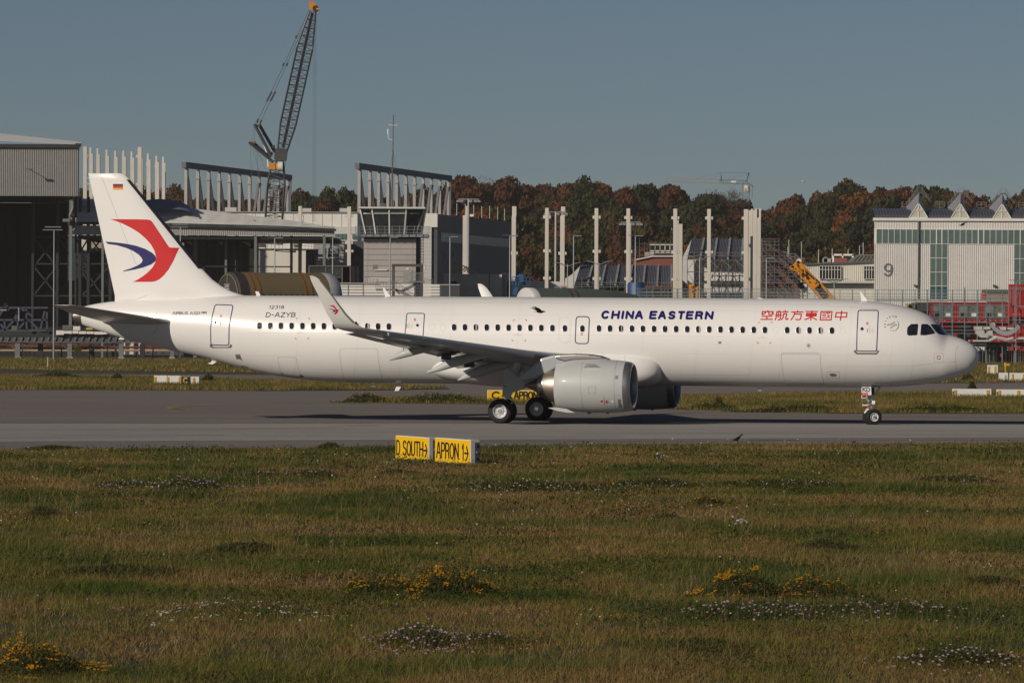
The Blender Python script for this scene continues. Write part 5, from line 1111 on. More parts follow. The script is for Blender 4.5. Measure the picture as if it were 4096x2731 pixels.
pbox('beam', z2, 764, 1290, 1156, 1300, 799.8, 5, mat('shelter_brown'), t); pbox('beam', z2, 778, 1395, 1070, 1402, 800, .3, mat('shelter_brown'), t); pbox('back_wall', z2, 770, 1298, 1150, None, 804, .3, DARK, t); pbox('pane', z2, 930, 1300, 1068, 1394, 800.2, .1, GLZ, t); pbox('pane', z2, 780, 1300, 918, 1394, 800.2, .1, GLZ, t)
# cast concrete blocks with timber guard rail
t = thing('concrete_block', 'cast concrete wall block with timber guard rail on top', 'wall', base_of(z2, 2250, 790))
pbox('wall', z2, 2010, 1365, 2170, None, 791, 6, CONCW, t); pbox('wall', z3, 95, 1140, 476, None, 789.5, 8, mat('raw_concrete', (.58, .53, .45), .85, var=.08, scale=.5), t); pbox('side', z3, 476, 1142, 512, None, 791, 7, mat('grey_concrete'), t); pbox('opening', z3, 0, 1205, 62, 1245, 789.6, .4, DARK, t)
tubes(z3, 789.4, [[(100, 1280), (476, 1282)]], .04, 4).build('form_joint', CONCG, t); pbox('slot', z3, 357, 1140, 362, 1345, 789.3, .1, DARK, t)
for x0, y0, x1, y1 in ((2070, 1288, 2180, 1296), (2070, 1316, 2180, 1326), (2070, 1345, 2130, 1352)): pbox('guard_board', z2, x0, y0, x1, y1, 789, .1, WOODB, t)
tubes(z2, 789, [[(2180, 1290), (2330, 1368)], [(2170, 1340), (2220, 1300)], [(2075, 1290), (2075, 1362)], [(2140, 1290), (2140, 1362)], [(2190, 1350), (2245, 1300)]], .12, 4).build('guard_board', WOODB, t)
t = thing('concrete_wall', 'low concrete wall behind the green fuselage section', 'wall', base_of(z3, 750, 800))
for x0, x1, y0 in ((520, 700, 1200), (702, 868, 1202), (910, 1012, 1208), (482, 518, 1128), (525, 560, 1128)): pbox('wall_panel', z3, x0, y0, x1, None, 800, 1, CONCW, t)

# ---- cross-armed precast columns of the new hall
ar3 = lambda x0, x1, ys: [(x0, x1, a_, b_) for a_, b_ in ys]
cc = [(z2, 868, (674, 706, 745), None, [(655, 725, 815, 840)], 'cross-armed column rising behind the lower hangar roof'),
      (z2, 812, (1124, 1158, 750), None, [(1104, 1176, 820, 845), (1102, 1176, 1066, 1094), (1106, 1180, 1146, 1170)], 'cross-armed column left of the control tower'),
      (z3, 846, (118, 159, 600), (145, 163, 515), [], 'notched column in front of the shaded blue building'),
      (z3, 846, (567, 607, 604), (571, 611, 518), [(560, 623, 932, 960)], 'plain column at the right end of the shaded blue building'),
      (z3, 806, (874, 908, 532), None, ar3(855, 927, [(600, 630), (913, 940), (1163, 1190)]), 'first cross-armed column right of the shaded blue building'),
      (z3, 846, (1013, 1054, 606), (1020, 1059, 520), [(995, 1071, 935, 963)], 'plain column between two cross-armed ones by a floodlight'),
      (z3, 806, (1329, 1363, 535), None, ar3(1310, 1385, [(604, 632), (917, 945), (1167, 1195)]), 'second cross-armed column right of the shaded blue building'),
      (z3, 806, (1621, 1656, 537), None, ar3(1601, 1675, [(607, 635), (920, 947), (1170, 1197)]), 'third cross-armed column right of the shaded blue building'),
      (z3, 806, (2052, 2088, 540), None, ar3(2034, 2107, [(610, 638), (924, 952), (1175, 1200)]), 'cross-armed column left of the scaffolded white gable'),
      (z3, 818, (2089, 2102, 645), None, [], 'slim column tucked behind a cross-armed column'),
      (z3, 826, (2103, 2136, 680), None, [(2098, 2120, 965, 990)], 'shorter plain column touching a slim one'),
      (z4, 806, (321, 357, 585), None, ar3(300, 378, [(660, 690), (998, 1028), (1270, 1298)]), 'cross-armed column in front of the steep scaffolded roof'),
      (z4, 806, (684, 728, 588), None, ar3(662, 700, [(663, 692), (1003, 1032), (1272, 1300)]), 'leftmost of four columns standing close together'),
      (z4, 814, (732, 774, 597), (754, 774, 584), [], 'second of four columns standing close together'),
      (z4, 822, (776, 815, 595), (795, 815, 580), [], 'third of four columns standing close together'),
      (z4, 830, (817, 852, 670), (833, 854, 577), [], 'rightmost of four columns standing close together')]
for z, Y, full, tp, ar, lb in cc: column(z, Y, full, tp, ar, lb, 'precast columns right of the crane')

# ---- lamp posts and floodlight masts
def lamp(z, Y, x, y0, kind, lb, r=.11):
    b_ = base_of(z, x, Y); t = thing('lamp_post', lb, 'lamp post', b_, 'apron lamp posts'); top_ = pt(z, x, y0, Y)
    mb = MB(); mb.tube((top_.x, Y, 0), (top_.x, Y, top_.z), r, 8, r * .7); mb.build('pole', STEEL, t, True, 40); s = Y / F * 4096 / 1784
    if kind == 'flood':
        mb = MB(); mb.bx(top_.x - 1.55, Y - .1, top_.z - .12, top_.x + 1.55, Y + .1, top_.z + .05); mb.build('cross_arm', STEEL, t)
        for k in (-1.55, -1.1, 1.1, 1.55, .3): mb = MB(); mb.hexa([Vector((top_.x + k - .3, Y - .5, top_.z - .5)), Vector((top_.x + k + .3, Y - .5, top_.z - .5)), Vector((top_.x + k + .3, Y + .2, top_.z - .42)), Vector((top_.x + k - .3, Y + .2, top_.z - .42))], [Vector((top_.x + k - .25, Y - .3, top_.z - .18)), Vector((top_.x + k + .25, Y - .3, top_.z - .18)), Vector((top_.x + k + .25, Y + .2, top_.z - .15)), Vector((top_.x + k - .25, Y + .2, top_.z - .15))]); mb.build('floodlight', mat('flood_housing', (.34, .35, .36), .4, .3, var=.1), t)
    elif kind == 'tee':
        mb = MB(); mb.bx(top_.x - 1.6, Y - .08, top_.z - .1, top_.x + 1.2, Y + .08, top_.z).bx(top_.x - 1.3, Y - .08, top_.z + .3, top_.x + 1.0, Y + .08, top_.z + .42); mb.build('cross_arm', STEEL, t)
    elif kind == 'double':
        for k in (-1, 1): mb = MB(); mb.tube((top_.x, Y, top_.z - .3), (top_.x + k * 1.0, Y, top_.z + .05), .06, 5); mb.hexa([Vector((top_.x + k * .7, Y - .2, top_.z + .0)), Vector((top_.x + k * 1.9, Y - .2, top_.z + .25)), Vector((top_.x + k * 1.9, Y + .2, top_.z + .25)), Vector((top_.x + k * .7, Y + .2, top_.z))], [Vector((top_.x + k * .7, Y - .2, top_.z + .12)), Vector((top_.x + k * 1.9, Y - .2, top_.z + .33)), Vector((top_.x + k * 1.9, Y + .2, top_.z + .33)), Vector((top_.x + k * .7, Y + .2, top_.z + .12))]); mb.build('lamp_head', STEEL, t)
    else:
        mb = MB(); mb.bx(top_.x - .1, Y - .15, top_.z - .08, top_.x + 1.1, Y + .15, top_.z + .06); mb.build('lamp_head', STEEL, t)
        mb = MB(); mb.bx(top_.x - 1.0, Y - .15, top_.z + .02, top_.x + .05, Y + .15, top_.z + .1); mb.build('lamp_head', MSTEEL, t)
    return t
for a_ in [(z1, 740, 497, 960, 'tee', 'lamp post with flat crosshead in front of the open hangar'), (z1, 835, 1658, 935, 'tee', 'short crosshead lamp post behind the front edge of the fin', .14),
           (z2, 720, 458, 1035, 'arm', 'lamp post standing behind the olive fuselage section'), (z2, 720, 990, 1032, 'arm', 'lamp post behind the upswept wing tip'), (z2, 720, 1518, 1030, 'arm', 'lamp post in front of the control tower'), (z2, 720, 2067, 1025, 'arm', 'lamp post in front of the dark grey container'),
           (z2, 800, 2236, 680, 'flood', 'tall floodlight mast in front of the shaded blue building', .22), (z3, 720, 550, 787, 'arm', 'lamp post close to the blue boom lift'), (z3, 720, 1136, 787, 'arm', 'lamp post behind the green fuselage section'), (z3, 720, 1703, 787, 'arm', 'lamp post beside the third cross-armed column'),
           (z3, 810, 972, 568, 'flood', 'tall floodlight mast between two cross-armed columns', .26), (z3, 815, 1661, 662, 'flood', 'floodlight mast half hidden by a cross-armed column', .14), (z3, 760, 1080, 1050, 'double', 'double-armed lamp left of the tarpaulin roof end', .09), (z3, 760, 1368, 1035, 'double', 'double-armed lamp touching the second cross-armed column', .09),
           (z3, 720, 2293, 990, 'double', 'lamp post with swept head before the steep scaffold roof'), (z4, 720, 907, 1070, 'arm', 'lamp post in front of the stair scaffold tower'), (z4, 720, 1578, 1295, 'double', 'short winged lamp post before the low white building', .1), (z5, 770, 1905, 1170, 'arm', 'small lamp over the red containers', .05)]: lamp(*a_)

# ---- fuselage sections waiting behind the airliner
def section_thing(lb, p0, p1, Y, r, yaw, m, ends, caps):
    pass
Yo = 620; c0 = P(918, 1190, Yo); yw = radians(30); dx, dy = cos(yw), sin(yw); Lc = 13.4
t = thing('fuselage_section', 'olive fuselage section under a brown end cover with orange straps', 'fuselage section', (c0.x + 6, Yo + 4, 0))
ax = Vector((dx, dy, 0)); R0 = 3.0; cz = c0.z
org_c = Vector((c0.x, Yo, cz))
mb = MB(); mb.lathe([(0, R0), (Lc, R0)], org_c, ax, 64); body = mb.build('skin', mat('olive_primer', (.185, .145, .072), .4, var=.06, scale=.4), t, True, 40)
mb = MB(); mb.lathe([(1.2, R0 + .03), (.0, R0 + .05), (-.12, R0 * .96), (-.25, R0 * .5), (-.28, .01)], org_c, ax, 48); mb.build('end_cover', mat('cover_brown', (.045, .030, .032), .7, var=.15, scale=1.0, bump=.5), t, True, 50)
mb = MB(); mb.lathe([(Lc - 1.4, R0 + .03), (Lc, R0 + .04), (Lc + .3, R0 * .9)], org_c, ax, 48); mb.build('end_cover', mat('tarp_white', (.55, .55, .56), .6, var=.1, scale=1), t, True, 50)
for s in (1.7, 2.5, 8.6, 9.4):
    mb = MB(); mb.lathe([(s, R0 + .03), (s, R0 + .05), (s + .22, R0 + .05), (s + .22, R0 + .03)], org_c, ax, 48); mb.build('strap', mat('strap_orange', (.28, .10, .015), .6, var=.15), t)
side = Vector((dy, -dx, 0))
for i in range(11):
    s = 3.0 + i * .74; a_ = radians(4); p = org_c + ax * s + (side * cos(a_) + Vector((0, 0, 1)) * sin(a_)) * (R0 + .02)
    mb = MB(); ring = [p + ax * (.13 * cos(2 * pi * k / 10)) + Vector((0, 0, .27 * sin(2 * pi * k / 10))) for k in range(10)]; mb.prism(ring, side * .02); mb.build('window', mat('primer_window', (.03, .04, .06), .2, var=.2), t)
mb = MB(); tt = [org_c + ax * (-.30) + side * (R0 * .92 * cos(a_)) + Vector((0, 0, R0 * .92 * sin(a_))) for a_ in [pi * k / 16 for k in range(17)]]; mb.path(tt, .035, 4); mb.tube(org_c - ax * .33, org_c - ax * .33 + Vector((0, 0, R0 * .92)), .03, 4); mb.build('cover_piping', mat('piping_green', (.25, .42, .12), .6, var=.1), t)
pj = lambda x, y: (org_c - ax * .36 + side * x + Vector((0, 0, y)), -ax)
decal([[(-.6 + .1 * (k % 2), 1.55 - .17 * k), (.75 - .1 * ((k * 7) % 3), 1.55 - .17 * k)] for k in range(8)], .05, pj, 'cover_print', WHTS, t, .02, 10)
patch([(-.55, .05), (.55, .05), (.55, .25), (-.55, .25)], pj, 'cover_print', mat('print_pink', (.6, .35, .32), .6, var=0), t, .03, 5)
mb = MB()
for s in (5.5, 8.5): q = org_c + ax * s; mb.bx(q.x - .4, q.y - 2, 0, q.x + .4, q.y + 2, cz - R0 * .7)
mb.build('cradle', MSTEEL, t)
for k in (0, 1): mb = MB(); q = org_c + ax * (11.4 + .55 * k) + (side * cos(.06) + Vector((0, 0, .06 + .05 * k))) * (R0 + .02); ring = [q + ax * u + Vector((0, 0, w)) for u, w in ((-.18, -.28), (.18, -.28), (.18, .28), (-.18, .28))]; mb.prism(ring, side * .03); mb.build('taped_panel', mat('tape_yellow', (.5, .42, .06), .6, var=.1), t)
Yg = 645; c0 = P(2103, 1226, Yg); yw = radians(34); ax = Vector((cos(yw), sin(yw), 0)); side = Vector((sin(yw), -cos(yw), 0)); R0 = 2.3; org_c = Vector((c0.x, Yg, c0.z))
t = thing('fuselage_section', 'green tapering rear fuselage section with white end cap', 'fuselage section', (c0.x + 6, Yg + 4, 0))
mb = MB(); Lg = 16.5; prof = [(i / 10 * Lg, R0 * (1 - .0 if i < 5 else 1 - .36 * ((i - 5) / 5) ** 2)) for i in range(11)]
ringz = []
for s, r in prof:
    o = org_c + ax * s + Vector((0, 0, (R0 - r) * .12)); ringz.append([o + (side * cos(2 * pi * k / 48) + Vector((0, 0, sin(2 * pi * k / 48)))) * r for k in range(48)])
mb.loft(ringz); mb.build('skin', mat('green_primer', (.10, .135, .105), .45, var=.06, scale=.5), t, True, 40)
mb = MB(); mb.lathe([(.9, R0 + .02), (0, R0 + .04), (-.10, R0 * .97), (-.2, .01)], org_c, ax, 48); mb.build('end_cap', mat('cap_white', (.62, .61, .60), .5, var=.04), t, True, 50)
for s in (5.6, 6.5): mb = MB(); mb.lathe([(s, R0 + .02), (s, R0 + .04), (s + .18, R0 + .04), (s + .18, R0 + .02)], org_c, ax, 48); mb.build('strap', mat('strap_maroon', (.10, .02, .02), .6, var=.1), t)
mb = MB(); mb.bx(c0.x + 4, Yg, 0, c0.x + 8, Yg + 6, c0.z - R0 * .75); mb.build('cradle', MSTEEL, t)

# ---- blue boom lift
t = thing('boom_lift', 'blue boom lift with raised basket behind the fuselage', 'lift', base_of(z3, 640, 760)); BLU = mat('lift_blue', (.03, .10, .24), .4, var=.1)
tubes(z3, 760, [[(590, 1330), (636, 1150)]], .42, 4).build('boom', BLU, t); tubes(z3, 760.6, [[(690, 1245), (655, 1160)]], .3, 4).build('boom', DSTEEL, t); pbox('head', z3, 628, 1140, 676, 1212, 759.6, 1.2, BLU, t)
tubes(z3, 759.4, [[(570, 1165), (570, 1240), (625, 1240)], [(570, 1165), (626, 1165)], [(570, 1190), (626, 1190)], [(600, 1165), (600, 1240)], [(672, 1170), (733, 1168), (735, 1242), (672, 1245)], [(672, 1205), (733, 1205)], [(702, 1168), (702, 1242)]], .07, 4).build('basket', BLU, t)
mb = MB(); q = base_of(z3, 590, 760); mb.bx(q[0] - 1.4, 758.5, .5, q[0] + 1.6, 761.5, 2.2); mb.build('chassis', BLU, t)
t = thing('cabin', 'small orange site cabin end behind the green section', 'cabin', base_of(z3, 1045, 790)); pbox('box', z3, 1018, 1246, 1072, 1275, 790, 3, ORNG, t); pbox('sign', z3, 1024, 1258, 1066, 1272, 789.9, .1, BLU, t); tubes(z3, 788, [[(965, 1256), (1085, 1256)], [(965, 1270), (1085, 1270)], [(965, 1250), (965, 1290)], [(1085, 1250), (1085, 1290)]], .06, 4).build('guard_rail', mat('rail_blue', (.25, .35, .45), .5, var=.1), t)

# ---- scaffolded roofs
SLATE = mat('slate_sheet', (.105, .115, .14), .5, var=.12, scale=.4); TARP = mat('tarpaulin_white', (.60, .59, .57), .7, var=.08, scale=.6, bump=.6)
TUBE = mat('scaffold_tube_grey', (.20, .19, .18), .5, .4, var=.2); TUBER = mat('scaffold_tube_rust', (.16, .09, .07), .6, .2, var=.2)
def sheet_roof(par, z, q, Y0, Y1, cols, m):
    """temporary roof of overlapping ribbed sheets between eave (Y0) and ridge (Y1); q = ridge-left, ridge-right, eave-right, eave-left marks"""
    rl, rr, er, el = pt(z, *q[0], Y1), pt(z, *q[1], Y1), pt(z, *q[2], Y0), pt(z, *q[3], Y0)
    for i in range(cols):
        for j in range(3):
            u0, u1 = i / cols, (i + .93) / cols; v0, v1 = j / 3, (j + 1.03) / 3
            f = lambda u, v: el.lerp(er, u).lerp(rl.lerp(rr, u), v)
            a_, b_, c_, d_ = f(u0, v0), f(u1, v0), f(u1, v1), f(u0, v1); mb = MB(); k = 8; up = Vector((0, -.06, .09))
            lo_ = []; hi_ = []
            for s in range(k * 2 + 1):
                w = s / (2 * k); o = up * (s % 2) + Vector((0, 0, .05 * j)); lo_.append(a_.lerp(b_, w) + o); hi_.append(d_.lerp(c_, w) + o)
            mb.add(lo_ + hi_, [(s, s + 1, 2 * k + 1 + s + 1, 2 * k + 1 + s) for s in range(2 * k)]); mb.build('roof_sheet', m, par)
        p, r_ = f((i + .96) / cols, 0) + Vector((0, -.2, .2)), f((i + .96) / cols, 1) + Vector((0, -.2, .2)); mb = MB(); mb.tube(p, r_, .2, 4); mb.build('batten', mat('batten_pale', (.30, .30, .31), .6, var=.3, scale=1.5), par)
t = thing('scaffold_roof', 'low slate-grey temporary sheet roof behind the cross-armed columns', 'roof', base_of(z3, 1600, 840))
sheet_roof(t, z3, ((1195, 1064), (2040, 1072), (2035, 1252), (1140, 1250)), 838, 852, 7, SLATE)
mb = MB(); mb.prism([pt(z3, *p, 839) for p in ((1060, 1180), (1120, 1140), (1195, 1066), (1140, 1250), (1135, 1275), (1050, 1275))], (0, 1.5, 0)); mb.build('tarpaulin', TARP, t)
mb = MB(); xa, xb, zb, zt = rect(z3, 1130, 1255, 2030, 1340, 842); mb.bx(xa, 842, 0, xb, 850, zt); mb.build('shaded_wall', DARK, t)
for i in range(14): x = 1145 + i * 66; tubes(z3, 837.5, [[(x, 1165 if i % 4 == 1 else 1235), (x, 1400)]], .07, 4).build('scaffold_tube', TUBE, t)
for y in (1215, 1258, 1300): tubes(z3, 837.4, [[(1140, y), (2040, y + 3)]], .06, 4).build('scaffold_tube', TUBE, t)
for i in range(8): x = 1160 + i * 110; tubes(z3, 837.4, [[(x, 1258), (x + 60, 1345)], [(x + 60, 1258), (x, 1345)]], .05, 4).build('scaffold_brace', TUBER, t)
t = thing('scaffold_roof', 'steep slate-grey sheet roof over a scaffolded white hall', 'roof', base_of(z4, 400, 850))
sheet_roof(t, z4, ((165, 888), (682, 892), (665, 1092), (122, 1072)), 846, 858, 4, SLATE)
mb = MB(); mb.prism([pt(z4, *p, 847) for p in ((160, 895), (122, 1075), (118, 1330), (75, 1330), (80, 1060))], (0, 1.0, 0)); mb.build('tarpaulin', TARP, t)
mb = MB(); xa, xb, zb, zt = rect(z4, 118, 1085, 680, 1340, 850); mb.bx(xa, 850, 0, xb, 858, zt); mb.build('hall_wall', mat('hall_white', (.66, .65, .62), .7, var=.1, scale=.3), t)
for i in range(9): x = 122 + i * 68; tubes(z4, 845.6, [[(x, 1010 if i % 2 else 1080), (x, 1480)]], .08, 4).build('scaffold_tube', TUBER if i % 2 else TUBE, t)
for y in (1018, 1045, 1092, 1205, 1318, 1400): tubes(z4, 845.5, [[(122, y), (670, y + 2)]], .07, 4).build('scaffold_tube', TUBE, t)
for i in range(8):
    x = 122 + i * 68
    for y in (1095, 1208, 1320): tubes(z4, 845.4, [[(x, y + 105), (x + 68, y)] if (i + y) % 2 else [(x, y), (x + 68, y + 105)]], .05, 4).build('scaffold_brace', TUBE, t)
for y in (1204, 1317): pbox('scaffold_deck', z4, 122, y, 670, y + 7, 845.8, 1.5, MSTEEL, t)
t = thing('brick_building', 'red brick building top with white scaffold frame on its roof', 'building', base_of(z3, 1870, 880))
mb = MB(); mb.prism([pt(z3, *p, 880) for p in ((1700, 1010), (1830, 982), (1860, 978), (2045, 978), (2045, 1300), (1700, 1300))], (0, 12, 0)); mb.build('brick_wall', mat('red_brick', (.23, .075, .055), .85, var=.2, scale=3), t)
mb = MB(); mb.path([pt(z3, *p, 879.6) for p in ((1695, 1010), (1830, 982), (1860, 976), (2050, 976))], .14, 4); mb.build('roof_edge', CONCW, t)
for i in range(5): pbox('frame_panel', z3, 1836 + i * 45, 866, 1842 + i * 45, 930, 884, .3, CLADW, t)
for y in (866, 922, 938): pbox('frame_rail', z3, 1830, y, 2060, y + 8, 883.8, .4, CLADW, t)
pbox('plant_body', z3, 1790, 938, 2060, 976, 885, 4, CLADG, t); pbox('plant_dark', z3, 1842, 880, 2055, 920, 886, 1, DARK, t)
for i in range(9): x = 1740 + i * 48; tubes(z3, 882, [[(x, 808 + (i * 37) % 40), (x, 1000)]], .05, 4).build('scaffold_tube', TUBE, t)
for y in (860, 965, 995): tubes(z3, 882, [[(1740, y), (2140, y - 4)]], .05, 4).build('scaffold_tube', TUBE, t)
# stair scaffold tower
t = thing('scaffold_tower', 'tall rusty scaffold tower stepping down to the right', 'scaffold', base_of(z4, 950, 838))
for i, x in enumerate((860, 900, 940, 985, 1030, 1080, 1125, 1170, 1215, 1265, 1310)):
    yt = 875 if x < 1035 else 985 + (x - 1035) * .75
    for dY in (0, 3): tubes(z4, 838 + dY, [[(x + dY, yt), (x + dY, 1480)]], .08, 4).build('scaffold_tube', TUBER if i % 3 else TUBE, t)
for y in (880, 905, 940, 985, 1000, 1050, 1075, 1110, 1160, 1200, 1215, 1250, 1290, 1320, 1360, 1400, 1440):
    xr = 1035 if y < 985 else min(1320, 1040 + (y - 985) / .75); tubes(z4, 837.8, [[(858, y), (xr, y + 3)]], .07, 4).build('scaffold_tube', TUBE if y % 40 else TUBER, t)
for k, y in enumerate((895, 985, 1075, 1165, 1255, 1345)):
    for j in range(1 + min(3, k)): x = 860 + j * 120; tubes(z4, 837.6, [[(x, y), (x + 120, y + 85)]], .10, 4).build('stair_flight', MSTEEL, t); tubes(z4, 839, [[(x + 120, y), (x, y + 85)]], .06, 4).build('scaffold_brace', TUBER, t)
for k, y in enumerate((990, 1095, 1200, 1310)): pbox('scaffold_deck', z4, 860, y, 1000 + k * 100, y + 9, 838, 3, mat('deck_grey', (.14, .14, .15), .7, var=.1), t)
for a_ in ((1000, 990, 1330, 1300), (1000, 1090, 1300, 1400), (860, 1090, 1180, 1420), (860, 1200, 1100, 1450)): tubes(z4, 841, [[a_[:2], a_[2:]]], .55, 4).build('stair_soffit', mat('soffit_blue', (.035, .045, .065), .7, var=.1), t)
for k in range(5): pbox('white_sheet', z4, 900 + k * 70, 1160 + (k * 53) % 200, 950 + k * 70, 1185 + (k * 53) % 200, 842, .2, TARP, t)
pbox('top_boards', z4, 862, 880, 1005, 892, 838, 3, mat('grey_boards', (.36, .34, .31), .8, var=.1), t)

# ---- piling rig mast
t = thing('drill_rig', 'orange rig mast with dark lettering leaning left behind the fuselage', 'drill rig', base_of(z4, 1480, 800))
a_, b_ = pt(z4, 1560, 1520, 800), pt(z4, 1268, 1205, 800); d_ = (b_ - a_).normalized(); s_ = Vector((d_.z, 0, -d_.x)); mb = MB(); w = .95
RIGO = mat('rig_orange', (.66, .27, .012), .45, var=.06)
mb.hexa([a_ - s_ * w, a_ + s_ * w, a_ + s_ * w + Vector((0, 1.6, 0)), a_ - s_ * w + Vector((0, 1.6, 0))], [b_ - s_ * w * .75, b_ + s_ * w * .75, b_ + s_ * w * .75 + Vector((0, 1.6, 0)), b_ - s_ * w * .75 + Vector((0, 1.6, 0))]); mb.build('mast', RIGO, t)
for pts in ([(1195, 1110), (1225, 1095), (1248, 1120), (1300, 1190), (1280, 1240), (1250, 1205), (1210, 1170), (1150, 1175), (1145, 1160)], [(1245, 1195), (1300, 1170), (1340, 1210), (1405, 1290), (1412, 1325), (1385, 1330), (1330, 1300), (1270, 1235)]): mb = MB(); mb.prism([pt(z4, *p, 799.6) for p in pts], (0, .5, 0)); mb.build('head_frame', RIGO, t); mb = MB(); mb.prism([pt(z4, *p, 801.4) for p in pts], (0, .4, 0)); mb.build('head_frame', RIGO, t)
for s in ([(1150, 1168), (1255, 1228)], [(1240, 1110), (1395, 1285)], [(1200, 1120), (1230, 1235)], [(1285, 1180), (1300, 1290)], [(1180, 1130), (1310, 1260)]): tubes(z4, 799.3, [s], .14, 5).build('head_brace', RIGO, t)
for x, y, r in ((1228, 1102, .38), (1158, 1165, .34), (1405, 1330, .3)): mb = MB(); mb.lathe([(-.4, r), (.4, r)], pt(z4, x, y, 800), (0, 1, 0), 14, True); mb.build('sheave', WHTS if r > .35 else RIGO, t, True, 40)
for s in ([(1300, 1205), (1380, 1280)], [(1262, 1215), (1310, 1262)]): tubes(z4, 799.2, [s], .12, 5).build('shadow_gap', DARK, t)
a2 = pt(z4, 1495, 1462, 799.9); b2 = pt(z4, 1402, 1345, 799.9); e1 = (a2 - b2).normalized(); e2 = Vector((e1.z, 0, -e1.x)); L2 = (a2 - b2).length
if e2.z < 0: e2 = -e2
pj = lambda x, y: (b2 + e1 * x + e2 * (-y), Vector((0, -1, 0)))
decal(text_strokes('BAUER', L2 * .10, L2 * .98, .42, -.42, gap=.25), .17, pj, 'mast_lettering', BLKS, t, .05, 5)
for q_, (x0, y0, x1, y1) in enumerate(((140, 1330, 182, 1470), (205, 1350, 228, 1470))):
    tt_ = thing('site_machine', ('tall' if q_ == 0 else 'slim') + ' orange machine part standing behind the mesh fence by the white hall', 'machine', base_of(z4, x0, 790)); pbox('frame', z4, x0, y0, x1, None, 790, 1, RIGO, tt_); tubes(z4, 789.5, [[(x0 - 4, y0 + 20), (x1 + 6, y0 + 5)], [(x0, y0 + 60), (x1, y0 + 40)]], .12, 4).build('arm', RIGO, tt_)
t = thing('site_tank', 'blue site tank behind the mesh fence near the third cross-armed column', 'tank', base_of(z3, 1710, 785)); mb = MB(); q = base_of(z3, 1710, 785); mb.lathe([(0, 1.3), (pt(z3, 1710, 1215, 785).z - .3, 1.3), (pt(z3, 1710, 1212, 785).z, 1.1)], (q[0], 786.5, 0), (0, 0, 1), 20, True); mb.build('shell', mat('tank_blue', (.02, .07, .18), .5, var=.1), t, True, 40)
for k in range(5): mb = MB(); mb.lathe([(4 + k * 1.3, 1.36), (4.15 + k * 1.3, 1.36)], (q[0], 786.5, 0), (0, 0, 1), 20, True); mb.build('hoop', mat('tank_blue'), t)

# ---- low white building and hall number 9
t = thing('low_building', 'low cream building with dark framed windows left of hall 9', 'building', base_of(z4, 1700, 880)); CREAM = mat('cream_cladding', (.66, .635, .56), .6, var=.06)
q = [pt(z4, *p, 880) for p in ((1280, 1135), (1975, 1108), (1985, 1480), (1280, 1480))]
mb = MB(); mb.prism([q[0], q[1], Vector((q[1].x, 880, 0)), Vector((q[0].x, 880, 0))], (0, 14, 0)); mb.build('wall', CREAM, t)
corr(MB(), (q[0].x, 879.95), (q[1].x, 879.95), pt(z4, 1500, 1300, 880).z, pt(z4, 1500, 1150, 880).z, .35, .07).build('cladding', CREAM, t)
mb = MB(); mb.prism([pt(z4, *p, 879.4) for p in ((1285, 1124), (1975, 1098), (1975, 1112), (1285, 1140))], (0, 2, 0)); mb.build('roof_edge', MSTEEL, t)
for x0, x1, cols in ((1432, 1643, 7), (1872, 1975, 4)):
    w = pbox('window', z4, x0, 1150, x1, 1280, 879.6, .2, DARK, t)
    for k in range(cols + 1): x = x0 + (x1 - x0) * k / cols; pbox('mullion', z4, x - 2.5, 1150, x + 2.5, 1280, 879.5, .15, CLADW, w)
    for y in (1150, 1185, 1278): pbox('rail', z4, x0, y - 2, x1, y + 2, 879.48, .15, CLADW, w)
pbox('ledge', z4, 1400, 1316, 1975, 1326, 879, 1.2, MSTEEL, t); pbox('lower_band', z4, 1400, 1345, 1975, 1352, 879.3, .8, mat('band_green', (.06, .09, .085), .5, var=.1), t)
mb = MB(); mb.prism([pt(z4, *p, 885) for p in ((1705, 1112), (1820, 1035), (1985, 1035), (1985, 1112))], (0, 8, 0)); mb.build('metal_roof', mat('zinc_roof', (.20, .195, .185), .5, .3, var=.1), t)
for k in range(6): tubes(z4, 884.7, [[(1745 + 42 * k, 1110), (1815 + 34 * k, 1037)]], .09, 4).build('roof_seam', MSTEEL, t)
for x0, y0, x1, y1, m_ in ((1560, 1030, 1575, 1112, CLADW), (1562, 1030, 1770, 1048, CLADW), (1655, 1030, 1668, 1070, CLADW), (1755, 1035, 1770, 1070, CLADW), (1575, 1068, 1705, 1115, mat('red_brick')), (1475, 1060, 1510, 1115, STEEL), (1468, 1075, 1545, 1112, CLADG)): pbox('roof_unit', z4, x0, y0, x1, y1, 888, 2, m_, t)
tubes(z4, 890, [[(1128, 890), (1128, 1100)], [(1252, 905), (1252, 1100)], [(1423, 985), (1420, 1120)], [(1557, 975), (1557, 1040)], [(1828, 950), (1828, 1035)], [(1864, 915), (1864, 1035)], [(1118, 960), (1118, 1060)], [(1715, 985), (1715, 1030)]], .05, 4).build('lightning_rod', CLADW, t)
tubes(z4, 889, [[(1045, 1010), (1105, 1010), (1105, 1060), (1045, 1060)], [(1140, 1030), (1190, 1030), (1228, 1065), (1228, 1100)], [(1140, 1055), (1185, 1055)], [(1140, 1030), (1140, 1085)], [(1190, 1030), (1190, 1085)]], .06, 4).build('roof_railing', STEEL, t)
pbox('back_wall', z4, 1040, 1062, 1290, None, 891, 6, mat('brown_brick', (.13, .07, .06), .85, var=.2), t)

